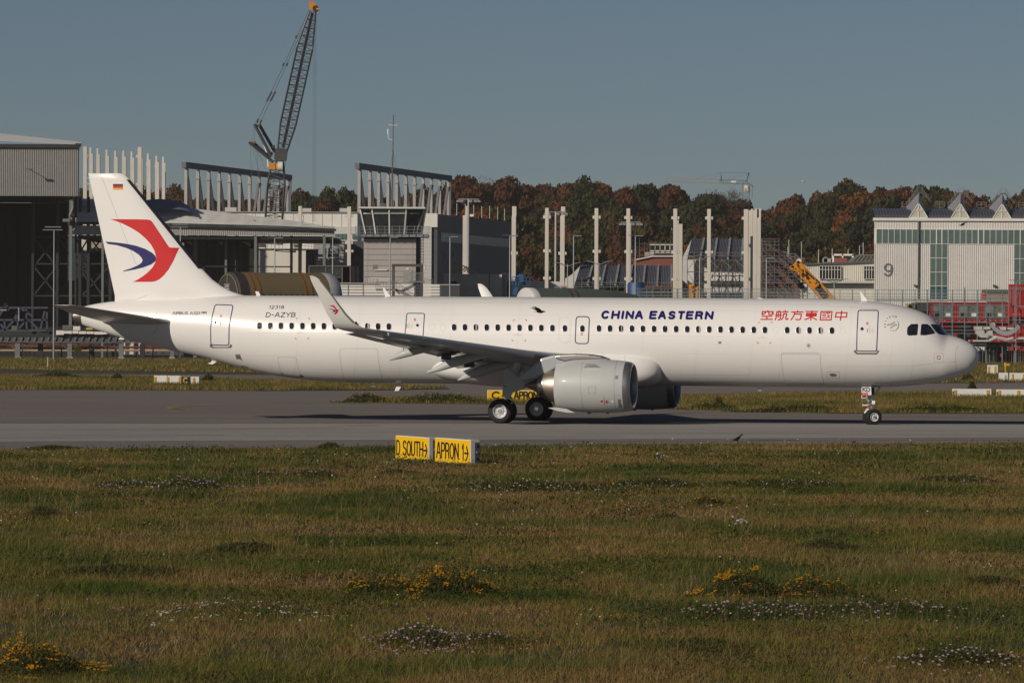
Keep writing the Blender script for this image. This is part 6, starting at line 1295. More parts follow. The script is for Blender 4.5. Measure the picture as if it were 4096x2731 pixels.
Y9 = 850
t = thing('hall', 'large pale hall marked 9 with triangular rooflights and green glass bands', 'building', base_of(z5, 1200, Y9))
xa, xb, zb, zt = rect(z5, 497, 552, 2300, 1360, Y9); WH = mat('hall_pale_cladding', (.66, .635, .60), .55, var=.05, scale=.4)
xk = xa * (Y9 + 42) / Y9 + .6; MB().prism([(xa, Y9 + .12, 0), (xb, Y9 + .12, 0), (xb, Y9 + 40, 0), (xk, Y9 + 40, 0)], (0, 0, zt - .1)).build('body', CLADG, t)
def zz5(y): return pt(z5, 1200, y, Y9).z
def xx5(x): return pt(z5, x, 900, Y9).x
corr(MB(), (xx5(500), Y9 + .05), (xb, Y9 + .05), zz5(662), zz5(582), .42, .03).build('upper_cladding', WH, t)
for x0, x1 in ((500, 1048), (1224, 1880)): corr(MB(), (xx5(x0), Y9 + .05), (xx5(x1), Y9 + .05), 0, zz5(812), .34, .07).build('rib_cladding', WH, t)
MB().bx(xa - .2, Y9 - .35, zz5(580), xb, Y9 + .6, zz5(552)).build('parapet', CLADW, t); MB().bx(xa, Y9 - .1, zz5(584), xb, Y9 + .1, zz5(579)).build('parapet_shadow_gap', MSTEEL, t)
corr(MB(), (xa, Y9 + .02), (xx5(519), Y9 + .02), zz5(812), zz5(660), .4, .02).build('corner_post', CLADW, t)
for i in range(30):
    x = 519 + i * 59.3
    if x > 2100: break
    sp = i in (10, 17, 24); w = pbox('window', z5, x + 2 + 4 * sp, 668, x + 56 - 4 * sp, 803, Y9 - .02, .12, GLZG, t)
    pbox('mullion', z5, x - 2.5, 664, x + 2.5, 808, Y9 - .08, .2, CLADW, t)
    if sp: 
        for a_ in ((x + 3, 666, x + 8, 806), (x + 51, 666, x + 57, 806)): pbox('frame', z5, *a_, Y9 - .1, .2, CLADW, w)
for y in (664, 807): MB().bx(xx5(517), Y9 - .09, zz5(y + 2.5), xb, Y9 + .05, zz5(y - 2.5)).build('window_rail', CLADW, t)
for c0_, rows in ((1050, ((814, 944), (950, 1084), (1090, 1222), (1230, 1358))), (1882, ((818, 952), (960, 1092), (1100, 1230)))):
    for i in range(3):
        for j, (y0, y1) in enumerate(rows): pbox('window', z5, c0_ + 3 + i * 59, y0, c0_ + 55 + i * 59, y1, Y9 - .02, .12, GLZG if j < 3 else mat('teal_glass', (.03, .08, .095), .1, var=.1), t)
        pbox('mullion', z5, c0_ - 2 + i * 59, 812, c0_ + 3 + i * 59, 1358, Y9 - .08, .2, CLADW, t)
    for y0, y1 in rows: pbox('transom', z5, c0_, y1, c0_ + 176, y1 + 5, Y9 - .085, .2, CLADW, t)
    pbox('mullion', z5, c0_ + 173, 812, c0_ + 178, 1358, Y9 - .08, .2, CLADW, t)
tubes(z5, Y9 - .25, [[(937, 580), (931, 1350)]], .13, 6).build('downpipe', mat('pipe_grey', (.13, .14, .14), .5, var=.1), t)
pj = lambda x, y: (pt(z5, x, y, Y9 - .03), Vector((0, -1, 0))); decal([[(670, 1040)] + [(638 + 34 * cos(radians(a_)), 1042 - 36 * sin(radians(a_))) for a_ in range(0, 361, 20)] + [(672, 1070), (662, 1105), (640, 1121), (615, 1118), (603, 1104)]], 17, pj, 'hall_number', mat('number_slate', (.16, .175, .18), .6, var=.05), t, .06, 60)
for x in (900, 1680): pbox('wall_lamp', z5, x - 5, 1210, x + 18, 1230, Y9 - .6, .5, MSTEEL, t)
# curved dark roof
mb = MB(); R = []
for k in range(7):
    a_ = k / 6 * pi / 2; R.append((Y9 + .5 + 7 * (1 - cos(a_)), zt - .05 + (zz5(455) - zt) * sin(a_) * 1.06))
NR = 60; grid = []
for i in range(NR + 1):
    x = xa + .1 + (xb - xa) * i / NR
    for s in (0, .08): grid.append([(x + s, y, z + (.10 if s else 0)) for y, z in R])
mb.loft(grid, False, False); mb.build('roof', mat('dark_blue_roof', (.075, .08, .10), .35, var=.1, spec=.6), t, False)
TRI = mat('rooflight_cream', (.47, .46, .37), .6, var=.05); RLG = mat('rooflight_metal', (.33, .33, .34), .4, .2, var=.1)
for k in range(4):
    o = k * 414 if k < 3 else 3 * 414; xo = 0 + o
    f0, f1, f2 = [pt(z5, xo + p[0], p[1] + k * 4, Y9 + .3) for p in ((842, 548), (1028, 548), (937, 402))]
    mb = MB(); mb.prism([f0, f1, f2], (0, .1, 0)); mb.build('rooflight_front', TRI, t)
    for a_, b_ in ((f0, f1), (f1, f2), (f2, f0), (f0.lerp(f2, .5), f1.lerp(f2, .5)), (f0.lerp(f1, .5), f2)): mb = MB(); mb.tube(a_ - Vector((0, .05, 0)), b_ - Vector((0, .05, 0)), .09, 4); mb.build('rooflight_frame', CLADW, t)
    b0, b1, b2_ = [pt(z5, xo + p[0], p[1] + k * 4, Y9 + 7.5) for p in ((846, 440), (1030, 440), (942, 300))]
    b0.x = f0.x + .1; b1.x = f1.x - .1
    mb = MB(); mb.add([f0, f2, b2_, b0], [(0, 1, 2, 3)]); mb.add([f1, b1, b2_, f2], [(0, 1, 2, 3)]); mb.add([b0, b1, b2_], [(0, 1, 2)]); mb.build('rooflight_hood', RLG, t)
    rails = [[(812, 440), (832, 440), (926, 300), (972, 300), (1062, 440), (1100, 440), (1215, 442)]]
    for dy_, r in ((0, .13), (-50, .05), (-26, .04)):
        tubes(z5, Y9 + 8.2, [[(x + xo, y + k * 4 + dy_) for x, y in rails[0][:5]]], r, 4).build('roof_walkway' if r > .1 else 'walkway_rail', MSTEEL if r > .1 else STEEL, t)
    for x in (770, 782, 1100, 1145, 1185):
        if x + xo < 2100: tubes(z5, Y9 + 8.2, [[(x + xo, 388 + 4 * k), (x + xo, 442 + 4 * k)]], .045, 4).build('walkway_rail', STEEL, t)
    for a_, b_ in (((770, 390), (782, 390)), ((1100, 390), (1188, 390)), ((1100, 414), (1188, 414)), ((765, 442), (840, 442)), ((1060, 446), (1220, 446)), ((816, 395), (816, 440)), ((850, 352), (850, 412)), ((890, 290), (890, 352)), ((925, 250), (925, 300)), ((972, 250), (972, 300)), ((1010, 310), (1010, 362))): tubes(z5, Y9 + 8.2, [[(a_[0] + xo, a_[1] + 4 * k), (b_[0] + xo, b_[1] + 4 * k)]], .045, 4).build('walkway_rail', STEEL, t)

# ---- far tower crane above the wood
Yf = 1900
t = thing('tower_crane', 'distant tower crane with pale orange jib above the wood', 'crane', base_of(z4, 702, Yf)); FCR = mat('far_crane_grey', (.16, .18, .18), .6, var=.1); FCO = mat('far_crane_orange', (.42, .30, .22), .6, var=.1)
lattice('jib', z4, (-90, 297), (445, 312), 1.0, 1.3, 1.3, FCO, t, Yf, 1.4, 30, .05); lattice('counter_jib', z4, (440, 313), (722, 322), 1.2, 1.3, 1.2, FCR, t, Yf, 1.4, 14, .08); lattice('mast', z4, (703, 1000), (704, 330), 2.4, 2.4, 2.4, FCR, t, Yf, 2.2, 30, .09)
tubes(z4, Yf, [[(460, 312), (455, 222)], [(452, 312), (462, 260)], [(700, 325), (732, 226)], [(712, 325), (732, 226)], [(720, 325), (775, 360), (768, 375)]], .22, 4).build('apex', FCR, t)
tubes(z4, Yf, [[(455, 225), (200, 290)], [(455, 225), (345, 300)], [(730, 230), (520, 300)], [(455, 225), (730, 228)], [(732, 228), (772, 358)], [(768, 370), (766, 480)]], .05, 3).build('stay', FCR, t)
pbox('cab', z4, 686, 350, 720, 405, Yf - 2, 2, WHTS, t); pbox('cab_stripe', z4, 690, 378, 708, 412, Yf - 2.1, .2, mat('cab_orange', (.55, .30, .06), .6, var=.05), t); pbox('name_board', z4, 555, 306, 605, 324, Yf - 1.2, .4, WHTS, t)

# ---- mesh fence on the site edge, red containers
t = thing('mesh_fence', 'long galvanised site fence with rails along the right half behind the fuselage', 'fence', base_of(z4, 1200, 775)); FG = mat('fence_grey_green', (.26, .31, .31), .5, .3, var=.1)
for i in range(31): x = 2560 + i * 50; a_ = P(x, 1154 + (x - 2560) * .004, 775); MB().tube((a_.x, 775, 0), (a_.x, 775, a_.z), .07 if i % 2 else .05, 5).build('post', FG, t)
for y in (1156, 1172, 1184, 1193): 
    a_, b_ = P(2545, y - 2, 774.8), P(4040, y + 5, 774.8); MB().tube(a_, b_, .05, 4).build('rail', FG, t)
mb = MB()
for i in range(300): x = 2550 + i * 5.0; a_ = P(x, 1157 + (x - 2560) * .004, 775.1); mb.tube((a_.x, 775.1, a_.z - 1.75), (a_.x, 775.1, a_.z), .016, 3)
w_ = mb.build('mesh_wire', FG, t); w_['kind'] = 'stuff'

def container(lb, z, x0, y0, x1, y1, Y, wins_, dep=2.6):
    t = thing('site_container', lb, 'container', base_of(z, (x0 + x1) / 2, Y), 'red site containers'); pbox('body', z, x0, y0, x1, y1, Y, dep, REDC, t)
    h_ = y1 - y0; pbox('top_rail', z, x0, y0, x1, y0 + h_ * .09, Y - .08, .1, mat('container_red_dark', (.24, .012, .012), .5, var=.1), t); pbox('bottom_rail', z, x0, y1 - h_ * .10, x1, y1 - .5, Y - .08, .1, mat('container_red_dark'), t)
    for wx0, wx1, nn in wins_:
        f = pbox('window_frame', z, wx0, y0 + h_ * .12, wx1, y1 - h_ * .14, Y - .05, .1, mat('frame_grey', (.085, .085, .09), .5, var=.1), t); ww = (wx1 - wx0) / nn
        for k in range(nn): pbox('window', z, wx0 + ww * (k + .12), y0 + h_ * .2, wx0 + ww * (k + .88), y1 - h_ * .22, Y - .09, .1, mat('container_glass', (.16, .19, .18), .12, var=.35, scale=.9), f); pbox('notice', z, wx0 + ww * (k + .25), y0 + h_ * .55, wx0 + ww * (k + .68), y0 + h_ * .72, Y - .11, .05, WHTS if k % 2 else BLKS, f)
    for k in range(5): pbox('marking', z, x0 + (x1 - x0) * (k + .4) / 5, y1 - h_ * .08, x0 + (x1 - x0) * (k + .6) / 5, y1 - h_ * .045, Y - .1, .05, mat('marking_pale', (.55, .35, .33), .6, var=0), t)
container('red site container in the top row, left, with grey framed windows', zA, 1000, 160, 1420, 372, 800, ((1160, 1395, 2),))
container('red site container in the top row, middle, with notices in its windows', zA, 1424, 160, 1698, 372, 800, ((1436, 1675, 2),))
container('red site container in the top row, right, with pale blinds', zA, 1702, 160, 1992, 372, 800, ((1712, 1965, 2),))
container('red site container in the lower row, left, just above the nose', zA, 1240, 376, 1600, 590, 801, ((1330, 1395, 1), (1440, 1590, 2)))
container('red site container in the lower row behind the white cradle', zA, 1604, 376, 1992, 590, 801, ((1650, 1800, 2),))
t = thing('site_container', 'tall red container stack with a caged ladder at the right edge', 'container', base_of(z5, 1950, 798), 'red site containers')
pbox('body', z5, 1842, 1206, 2120, 1420, 798, 2.6, REDC, t); pbox('body', z5, 1842, 1422, 2120, None, 798, 2.6, REDC, t)
for k in range(8): pbox('rib', z5, 1850 + 16 * k, 1214, 1857 + 16 * k, 1412, 797.9, .1, REDC, t)
t = thing('ladder_cage', 'galvanised stair scaffold in front of the tall red container', 'scaffold', base_of(z5, 1905, 795))
for x in (1872, 1880, 1936, 1944): tubes(z5, 795, [[(x, 1225), (x, 1700)]], .05, 4).build('scaffold_tube', STEEL, t)
for y in (1240, 1255, 1420, 1432, 1560): tubes(z5, 794.9, [[(1840, y), (1982, y + 2)]], .07, 4).build('scaffold_tube', STEEL, t)
tubes(z5, 794.9, [[(1880, 1410), (1938, 1250)], [(1880, 1560), (1938, 1440)]], .06, 4).build('stair_flight', mat('stair_green', (.08, .16, .09), .6, var=.1), t)
t = thing('site_hut', 'timber clad hut with green roof edge beside the red containers', 'hut', base_of(z5, 1700, 803)); pbox('wall', z5, 1600, 1290, 1838, 1372, 803, 3, mat('weathered_timber', (.26, .19, .14), .8, var=.2, scale=2, stretch=(4, 1, .3)), t); pbox('roof_edge', z5, 1585, 1258, 1842, 1288, 802.6, 4, mat('hut_green', (.055, .085, .075), .6, var=.1), t); pbox('corner', z5, 1572, 1290, 1604, 1375, 802.8, 3, REDC, t); pbox('legs', z5, 1620, 1372, 1820, None, 804, 1, DARK, t)
t = thing('generator_box', 'black louvred unit standing on the scaffold deck above the nose', 'generator', base_of(z5, 960, 790)); pbox('housing', z5, 880, 1390, 1056, 1480, 790, 3, mat('unit_black', (.03, .032, .035), .6, var=.1), t); pbox('front', z5, 842, 1400, 900, 1446, 789.6, 2, mat('unit_grey', (.10, .10, .10), .6, var=.1), t); pbox('cap', z5, 815, 1398, 842, 1420, 789, 1, ORNG, t)
for k in range(4): pbox('louvre', z5, 905, 1402 + 18 * k, 1048, 1408 + 18 * k, 789.9, .2, MSTEEL, t)
tubes(z5, 789.5, [[(870, 1372), (915, 1358), (918, 1392)]], .06, 4).build('handle', STEEL, t); pbox('stand', z5, 900, 1480, 1040, None, 791, 1.5, DSTEEL, t)
t = thing('scaffold', 'galvanised tube scaffold in front of the red site containers', 'scaffold', base_of(zA, 1600, 792))
for x in (1030, 1268, 1508, 1750, 1985): tubes(zA, 792, [[(x, 0), (x, 600)]], .07, 4).build('scaffold_tube', STEEL if x != 1508 else TUBER, t)
for y in (132, 150, 192, 270, 318, 380, 465, 500): tubes(zA, 791.9, [[(560 if y < 160 else 1140, y - 6), (1995, y)]], .06, 4).build('scaffold_tube', STEEL, t)
for a_ in ((1040, 210, 1268, 360), (1340, 208, 1348, 190), (1760, 190, 1985, 330)): tubes(zA, 791.8, [[a_[:2], a_[2:]]], .05, 4).build('scaffold_brace', STEEL, t)
pbox('scaffold_deck', zA, 540, 136, 1990, 146, 792, 1.5, mat('deck_pale', (.36, .40, .42), .6, var=.1), t)

# ---- steel trestles with jigs, left and right
def trestle(lb, z, x0, x1, yb0, yb1, Y, cols, yfoot, dark_cols):
    t = thing('rail_trestle', lb, 'trestle', base_of(z, (x0 + x1) / 2, Y), 'rail trestles'); GRN = mat('trestle_grey', (.07, .078, .08), .55, var=.15); 
    pbox('girder', z, x0, yb0 + 22, x1, yb1 - 10, Y + .2, 1.2, GRN, t); pbox('top_flange', z, x0, yb0, x1, yb0 + 20, Y, 1.8, DSTEEL, t); pbox('bottom_flange', z, x0, yb1 - 9, x1, yb1, Y, 1.6, mat('flange_grey', (.12, .13, .13), .5, var=.1), t)
    n = int((x1 - x0) / 62)
    for i in range(n): xx = x0 + 20 + i * 62; mb = MB(); mb.prism([pt(z, *p, Y - .05) for p in ((xx, yb0 + 24), (xx + 24, yb0 + 24), (xx + 8, yb1 - 8), (xx, yb1 - 8))], (0, .25, 0)); mb.build('stiffener', mat('flange_grey'), t)
    for xc, w in cols: pbox('column', z, xc - w / 2, yb1, xc + w / 2, None, Y + .2, .9, mat('trestle_column', (.16, .17, .17), .6, var=.15), t); pbox('foot', z, xc - w * .7, yfoot - 8, xc + w * .7, None, Y - .1, 1.3, CONCG, t); tubes(z, Y + .6, [[(xc - w * .4, yb1 + 60), (xc - 90, yb1 + 5)], [(xc + w * .4, yb1 + 60), (xc + 90, yb1 + 5)]], .12, 4).build('knee_brace', GRN, t)
    for xc, w in dark_cols: pbox('column', z, xc - w / 2, yb1 + 10, xc + w / 2, None, Y + 14, .9, DSTEEL, t)
    return t
t = trestle('dark steel rail trestle under the tail at the left', zB, -80, 1700, 545, 622, 790, ((160, 46), (640, 40), (1112, 40), (1580, 36)), 760, ((370, 45), (840, 45), (1305, 45), (488, 16), (1060, 16), (1640, 16)))
pbox('second_girder', zB, -80, 515, 505, 560, 800, 1.2, DSTEEL, t)
t = thing('pipe_rack', 'red and cream pipes running under the left trestle', 'pipes', base_of(zB, 700, 806)); 
for y, x0, x1, m_ in ((640, -80, 900, mat('pipe_red', (.16, .025, .022), .7, var=.2)), (662, 780, 1560, mat('pipe_red')), (648, 120, 420, mat('pipe_pale', (.5, .42, .32), .7, var=.1)), (690, -80, 1560, mat('pipe_cream', (.42, .31, .19), .8, var=.2)), (672, 300, 800, DSTEEL)): tubes(zB, 806 + (y % 7), [[(x0, y), (x1, y + 2)]], .2, 6).build('pipe', m_, t)
pbox('valve_box', zB, 660, 658, 745, 710, 804, .8, mat('valve_yellow', (.6, .45, .03), .5, var=.1), t)
for x in (200, 560, 980, 1400): pbox('pipe_stand', zB, x, 640, x + 10, None, 806, .3, DSTEEL, t)
t = thing('steel_jig', 'blue lattice jig standing on the left trestle', 'jig', base_of(zB, 200, 795)); JB = mat('jig_blue', (.05, .06, .095), .5, var=.15)
for s in ([(-40, 300), (440, 300)], [(-40, 412), (440, 412)], [(-40, 508), (440, 508)], [(40, 412), (45, 508)], [(160, 330), (165, 508)], [(240, 300), (245, 508)], [(430, 340), (432, 508)], [(5, 450), (45, 508)], [(45, 508), (130, 412)], [(130, 412), (170, 330)], [(165, 500), (245, 412)], [(270, 412), (350, 500)], [(370, 500), (410, 330)], [(45, 262), (85, 320)], [(-10, 380), (60, 262)], [(180, 300), (300, 380)]): tubes(zB, 795, [s], .2, 4).build('jig_member', JB, t)
tubes(zB, 794, [[(0, 322), (60, 322)], [(172, 300), (172, 420)]], .1, 4).build('jig_member', mat('jig_pale', (.35, .38, .42), .5, var=.1), t)
t = thing('jig_tray', 'white stacked trays and beams on the left trestle under the tail', 'trays', base_of(zB, 720, 789))
for x0, y0, x1, y1, m_ in ((515, 508, 585, 548, WHTS), (585, 514, 660, 536, CLADW), (665, 512, 720, 536, WHTS), (725, 516, 790, 540, CLADW), (795, 518, 860, 540, WHTS), (865, 520, 945, 545, CLADW), (575, 460, 670, 510, mat('tray_grey', (.12, .12, .11), .6, var=.2)), (660, 470, 735, 506, CLADW), (790, 485, 850, 500, mat('valve_yellow')), (105, 465, 160, 508, MSTEEL)): pbox('tray', zB, x0, y0, x1, y1, 789, 2, m_, t)
t = trestle('dark steel rail trestle behind the nose at the right', zA, 1560, 2400, 592, 642, 775, ((1745, 14), (2050, 14)), 826, ((1680, 10), (1860, 10), (1960, 10)))
t = thing('site_screen', 'dark green screen fence under the right trestle', 'fence', base_of(zA, 1900, 790))
for i in range(11): pbox('screen_panel', zA, 1660 + i * 48, 680, 1704 + i * 48, None, 790, .1, mat('screen_green', (.016, .035, .028), .8, var=.2), t); tubes(zA, 789.8, [[(1682 + i * 48, 670), (1682 + i * 48, 832)]], .06, 4).build('post', mat('screen_post', (.10, .15, .13), .6, var=.1), t)
pbox('red_barrier', zA, 1895, 712, 1925, 750, 789, .4, REDC, t)
# white cradle marked SN01
t = thing('white_cradle', 'white U-shaped transport cradle marked SN01 on the right trestle', 'cradle', base_of(zA, 1850, 772)); CW = mat('cradle_white', (.50, .49, .47), .5, var=.06)
def ushape(off, r_in, r_out, Y, dep, m_, nm):
    cx, cy = 1955 + off, 345; mb = MB(); pin, pout = [], []
    for k in range(21):
        a_ = radians(195 + 150 * k / 20); pin.append(pt(zA, cx + r_in * cos(a_), cy - r_in * .86 * sin(a_), Y)); pout.append(pt(zA, cx + r_out * cos(a_) * (1.0), cy - r_out * .98 * sin(a_), Y))
    for k in range(20): mb.hexa([pin[k], pin[k + 1], pout[k + 1], pout[k]], [p + Vector((0, dep, 0)) for p in (pin[k], pin[k + 1], pout[k + 1], pout[k])])
    mb.build(nm, m_, t)
ushape(0, 145, 176, 772, .7, mat('cradle_metal', (.45, .46, .47), .35, .4, var=.1), 'saddle'); ushape(-38, 128, 150, 774.5, .5, MSTEEL, 'saddle'); ushape(12, 140, 158, 776, .5, CW, 'saddle')
mb = MB(); mb.prism([pt(zA, *p, 772.5) for p in ((1634, 460), (1720, 460), (1728, 502), (1775, 465), (1812, 465), (1815, 515), (1862, 520), (1860, 540), (1690, 542), (1660, 522), (1640, 500))], (0, 2.2, 0)); cr_ = mb.build('bracket', CW, t)
for x0, y0, x1, y1 in ((1620, 420, 1712, 456), (1700, 425, 1790, 450), (1560, 566, 1780, 584), (1880, 425, 1960, 460), (1975, 432, 2040, 455), (2030, 535, 2160, 575), (1735, 478, 1778, 498)): pbox('beam', zA, x0, y0, x1, y1, 773, 1.8, CW, t)
tubes(zA, 772, [[(1860, 540), (1970, 566), (2040, 550)], [(1780, 575), (1860, 540)]], .25, 5).build('tow_bar', CW, t)
pj = lambda x, y: (pt(zA, x, y, 772.45), Vector((0, -1, 0))); decal(text_strokes('SN01', 1764, 1806, 537, 519, gap=.3), 3.2, pj, 'cradle_lettering', BLKS, t, .05, 30)
for x0, x1, y0, m_ in ((1570, 1600, 566, REDC), (2040, 2070, 540, mat('box_maroon', (.2, .03, .03), .6, var=.1)), (2072, 2152, 560, DSTEEL), (2090, 2152, 380, mat('box_navy', (.02, .03, .07), .6, var=.1))): pbox('fitting', zA, x0, y0, x1, y0 + 24, 771.5, .8, m_, t)

# ---- airfield signs
def sign_box(lb, c, w, h, dep, yaw, tilt, text=None, face=YELS, ink=BLKS, group=None, side_panel=False, sw=.055, txt=None):
    t = thing('taxiway_sign', lb, 'sign', c, group); a = radians(yaw); ux = Vector((cos(a), sin(a), -tilt)).normalized(); n = Vector((sin(a), -cos(a), 0)); c = Vector(c); up = Vector((0, 0, 1))
    def q(u, v, d=0): return c + ux * (u - w / 2) + up * v + n * d
    mb = MB(); mb.hexa([q(0, 0, 0), q(w, 0, 0), q(w, 0, -dep), q(0, 0, -dep)], [q(0, h, 0), q(w, h, 0), q(w, h, -dep), q(0, h, -dep)]); body = mb.build('case', WHTS, t)
    b_ = body.modifiers.new('soft', 'BEVEL'); b_.width = .012; b_.segments = 2
    if face:
        mb = MB(); e = .02; mb.hexa([q(e, e, .012), q(w - e, e, .012), q(w - e, h - e, .012), q(e, h - e, .012)], [q(e, e, -.01), q(w - e, e, -.01), q(w - e, h - e, -.01), q(e, h - e, -.01)]); f = mb.build('face', face, t)
        if txt:
            x0, x1, y0, y1 = txt; pj = lambda x, y: (q(x, y, .012), n); decal(text_strokes(text, x0 * w, x1 * w, y0 * h, y1 * h, gap=.30, space=.7), sw, pj, 'sign_lettering', ink, t, .004, 5)
    if side_panel:
        mb = MB(); mb.hexa([q(w, .04, -dep * .42), q(w, .04, -dep * .95), q(w, h * .9, -dep * .95), q(w, h * .9, -dep * .42)], [q(w + .025, .04, -dep * .42), q(w + .025, .04, -dep * .95), q(w + .025, h * .9, -dep * .95), q(w + .025, h * .9, -dep * .42)]); sp = mb.build('end_panel', mat('end_panel_grey', (.10, .11, .12), .5, var=.1), t)
        for v in (.24, .5, .76): mb = MB(); mb.lathe([(0, .05), (.03, .045), (.032, .001)], q(w + .02, h * v, -dep * .68), ux, 12, True); mb.build('latch', DSTEEL if v != .5 else STEEL, sp, True, 40)
    return t
zS = zoomer(1500, 1720, 4.704)
g1 = G(*zS(700, 560)); g2 = G(*zS(1480, 622)); sc = g2.y / F
sign_box('yellow direction sign reading D SOUTH with arrow in the near meadow', (g1.x, g1.y, .0), 2.02, .79, .34, -55, .022, 'D SOUTH>', txt=(.045, .955, .20, .78), side_panel=True, group='near taxiway signs', sw=.062)
sign_box('yellow direction sign reading APRON 1 with arrow in the near meadow', (g2.x - .03, g2.y - .2, .0), 2.08, .81, .36, -55, .022, 'APRON 1>', txt=(.06, .945, .20, .80), side_panel=True, group='near taxiway signs', sw=.062)
def farbox(lb, z, x0, y0, x1, y1, face=None, text=None, ink=None, txt=None, dep=.4, straps=(), num=None, sw=.06):
    b_ = G(*z((x0 + x1) / 2, y1)); Y = b_.y; a_, c_ = pt(z, x0, y1, Y), pt(z, x1, y0, Y); t = sign_box(lb, ((a_.x + c_.x) / 2, Y, .05), c_.x - a_.x, c_.z - .05, dep, 0, 0, text, face, ink or BLKS, 'distant taxiway signs and marker boxes', False, sw, txt)
    w = c_.x - a_.x; h_ = c_.z
    for s in straps: org((  (a_.x + c_.x) / 2, Y, .05)); mb = MB(); x = a_.x + w * s; mb.bx(x - .09, Y - .05, .05, x + .09, Y - .01, h_ * .86); mb.build('strap', mat('strap_yellow', (.55, .33, .04), .6, var=.15), t)
    if num:
        pj = lambda x, y: (Vector((a_.x + x * w, Y - .01, .05 + y * h_)), Vector((0, -1, 0))); decal(text_strokes(num[0], num[1], num[2], .25, .6, gap=.4), .014 if w > 3 else .04, pj, 'box_number', BLKS, t, .006, 5)
    return t
farbox('white sign box, leftmost of the group by the left taxiway', zB, 1413, 922, 1535, 1004, straps=(.08,)); farbox('white sign box, second of the group by the left taxiway', zB, 1540, 924, 1658, 1006, straps=(.0, .92))
farbox('black sign panel with yellow letter C by the left taxiway', zB, 1660, 930, 1748, 1010, BLKS, 'C', mat('letter_yellow', (.75, .5, .02), .5, var=0), (.30, .70, .22, .80), sw=.10); farbox('short white sign box right of the letter C panel', zB, 1752, 932, 1828, 1008, straps=(.35,))
farbox('small yellow sign with letter C and arrow behind the main wheels', zE, 128, 548, 372, 668, YELS, 'C>', BLKS, (.22, .98, .22, .80), sw=.11); farbox('yellow sign reading APRON between main wheels and engine', zE, 378, 550, 760, 672, YELS, 'APRON 1>', BLKS, (.09, 1.0, .22, .82), sw=.10)
farbox('long white marker box numbered 17 right of the nose wheel', zA, 1380, 1096, 1800, 1183, straps=(.065, .905), num=('17', .015, .045)); farbox('long white marker box numbered 16 at the right edge', zA, 1858, 1102, 2290, 1188, straps=(.06, .54), num=('16', .015, .045))
farbox('tall white marker box under the right trestle', zA, 1757, 838, 1870, 940, straps=(.14, .74)); farbox('small white marker box beside the yellow lamp', zA, 1882, 920, 1980, 1010, num=('0', .7, .8)); farbox('white marker box behind at the right edge', zA, 1998, 923, 2300, 1014, straps=(.1, .5))
b_ = G(*zA(1952, 940)); s = b_.y / F / 1 * 1; t = thing('taxi_light', 'small yellow taxiway lamp standing above the white marker boxes', 'lamp', (b_.x, b_.y, 0)); mb = MB(); mb.lathe([(0, .08), (.9, .08), (.92, .14), (1.25, .14), (1.3, .05)], (b_.x, b_.y, 0), (0, 0, 1), 12, True); mb.build('post', mat('lamp_yellow', (.62, .36, .02), .5, var=.05), t, True, 40); mb = MB(); mb.bx(b_.x + .1, b_.y - .12, .95, b_.x + .42, b_.y + .12, 1.2); mb.build('lamp_head', mat('lamp_yellow'), t)
b_ = G(*zB(440, 860)); t = thing('marker_post', 'thin pale marker post beside the far left taxiway', 'post', (b_.x, b_.y, 0)); mb = MB(); mb.tube((b_.x, b_.y, 0), (b_.x, b_.y, 1.3), .09, 6); mb.build('post', mat('post_tan', (.45, .36, .25), .7, var=.1), t); mb = MB(); mb.tube((b_.x + .35, b_.y, 0), (b_.x + .35, b_.y, .35), .14, 8); mb.build('light', mat('lamp_red', (.4, .08, .05), .5, var=.1), t)

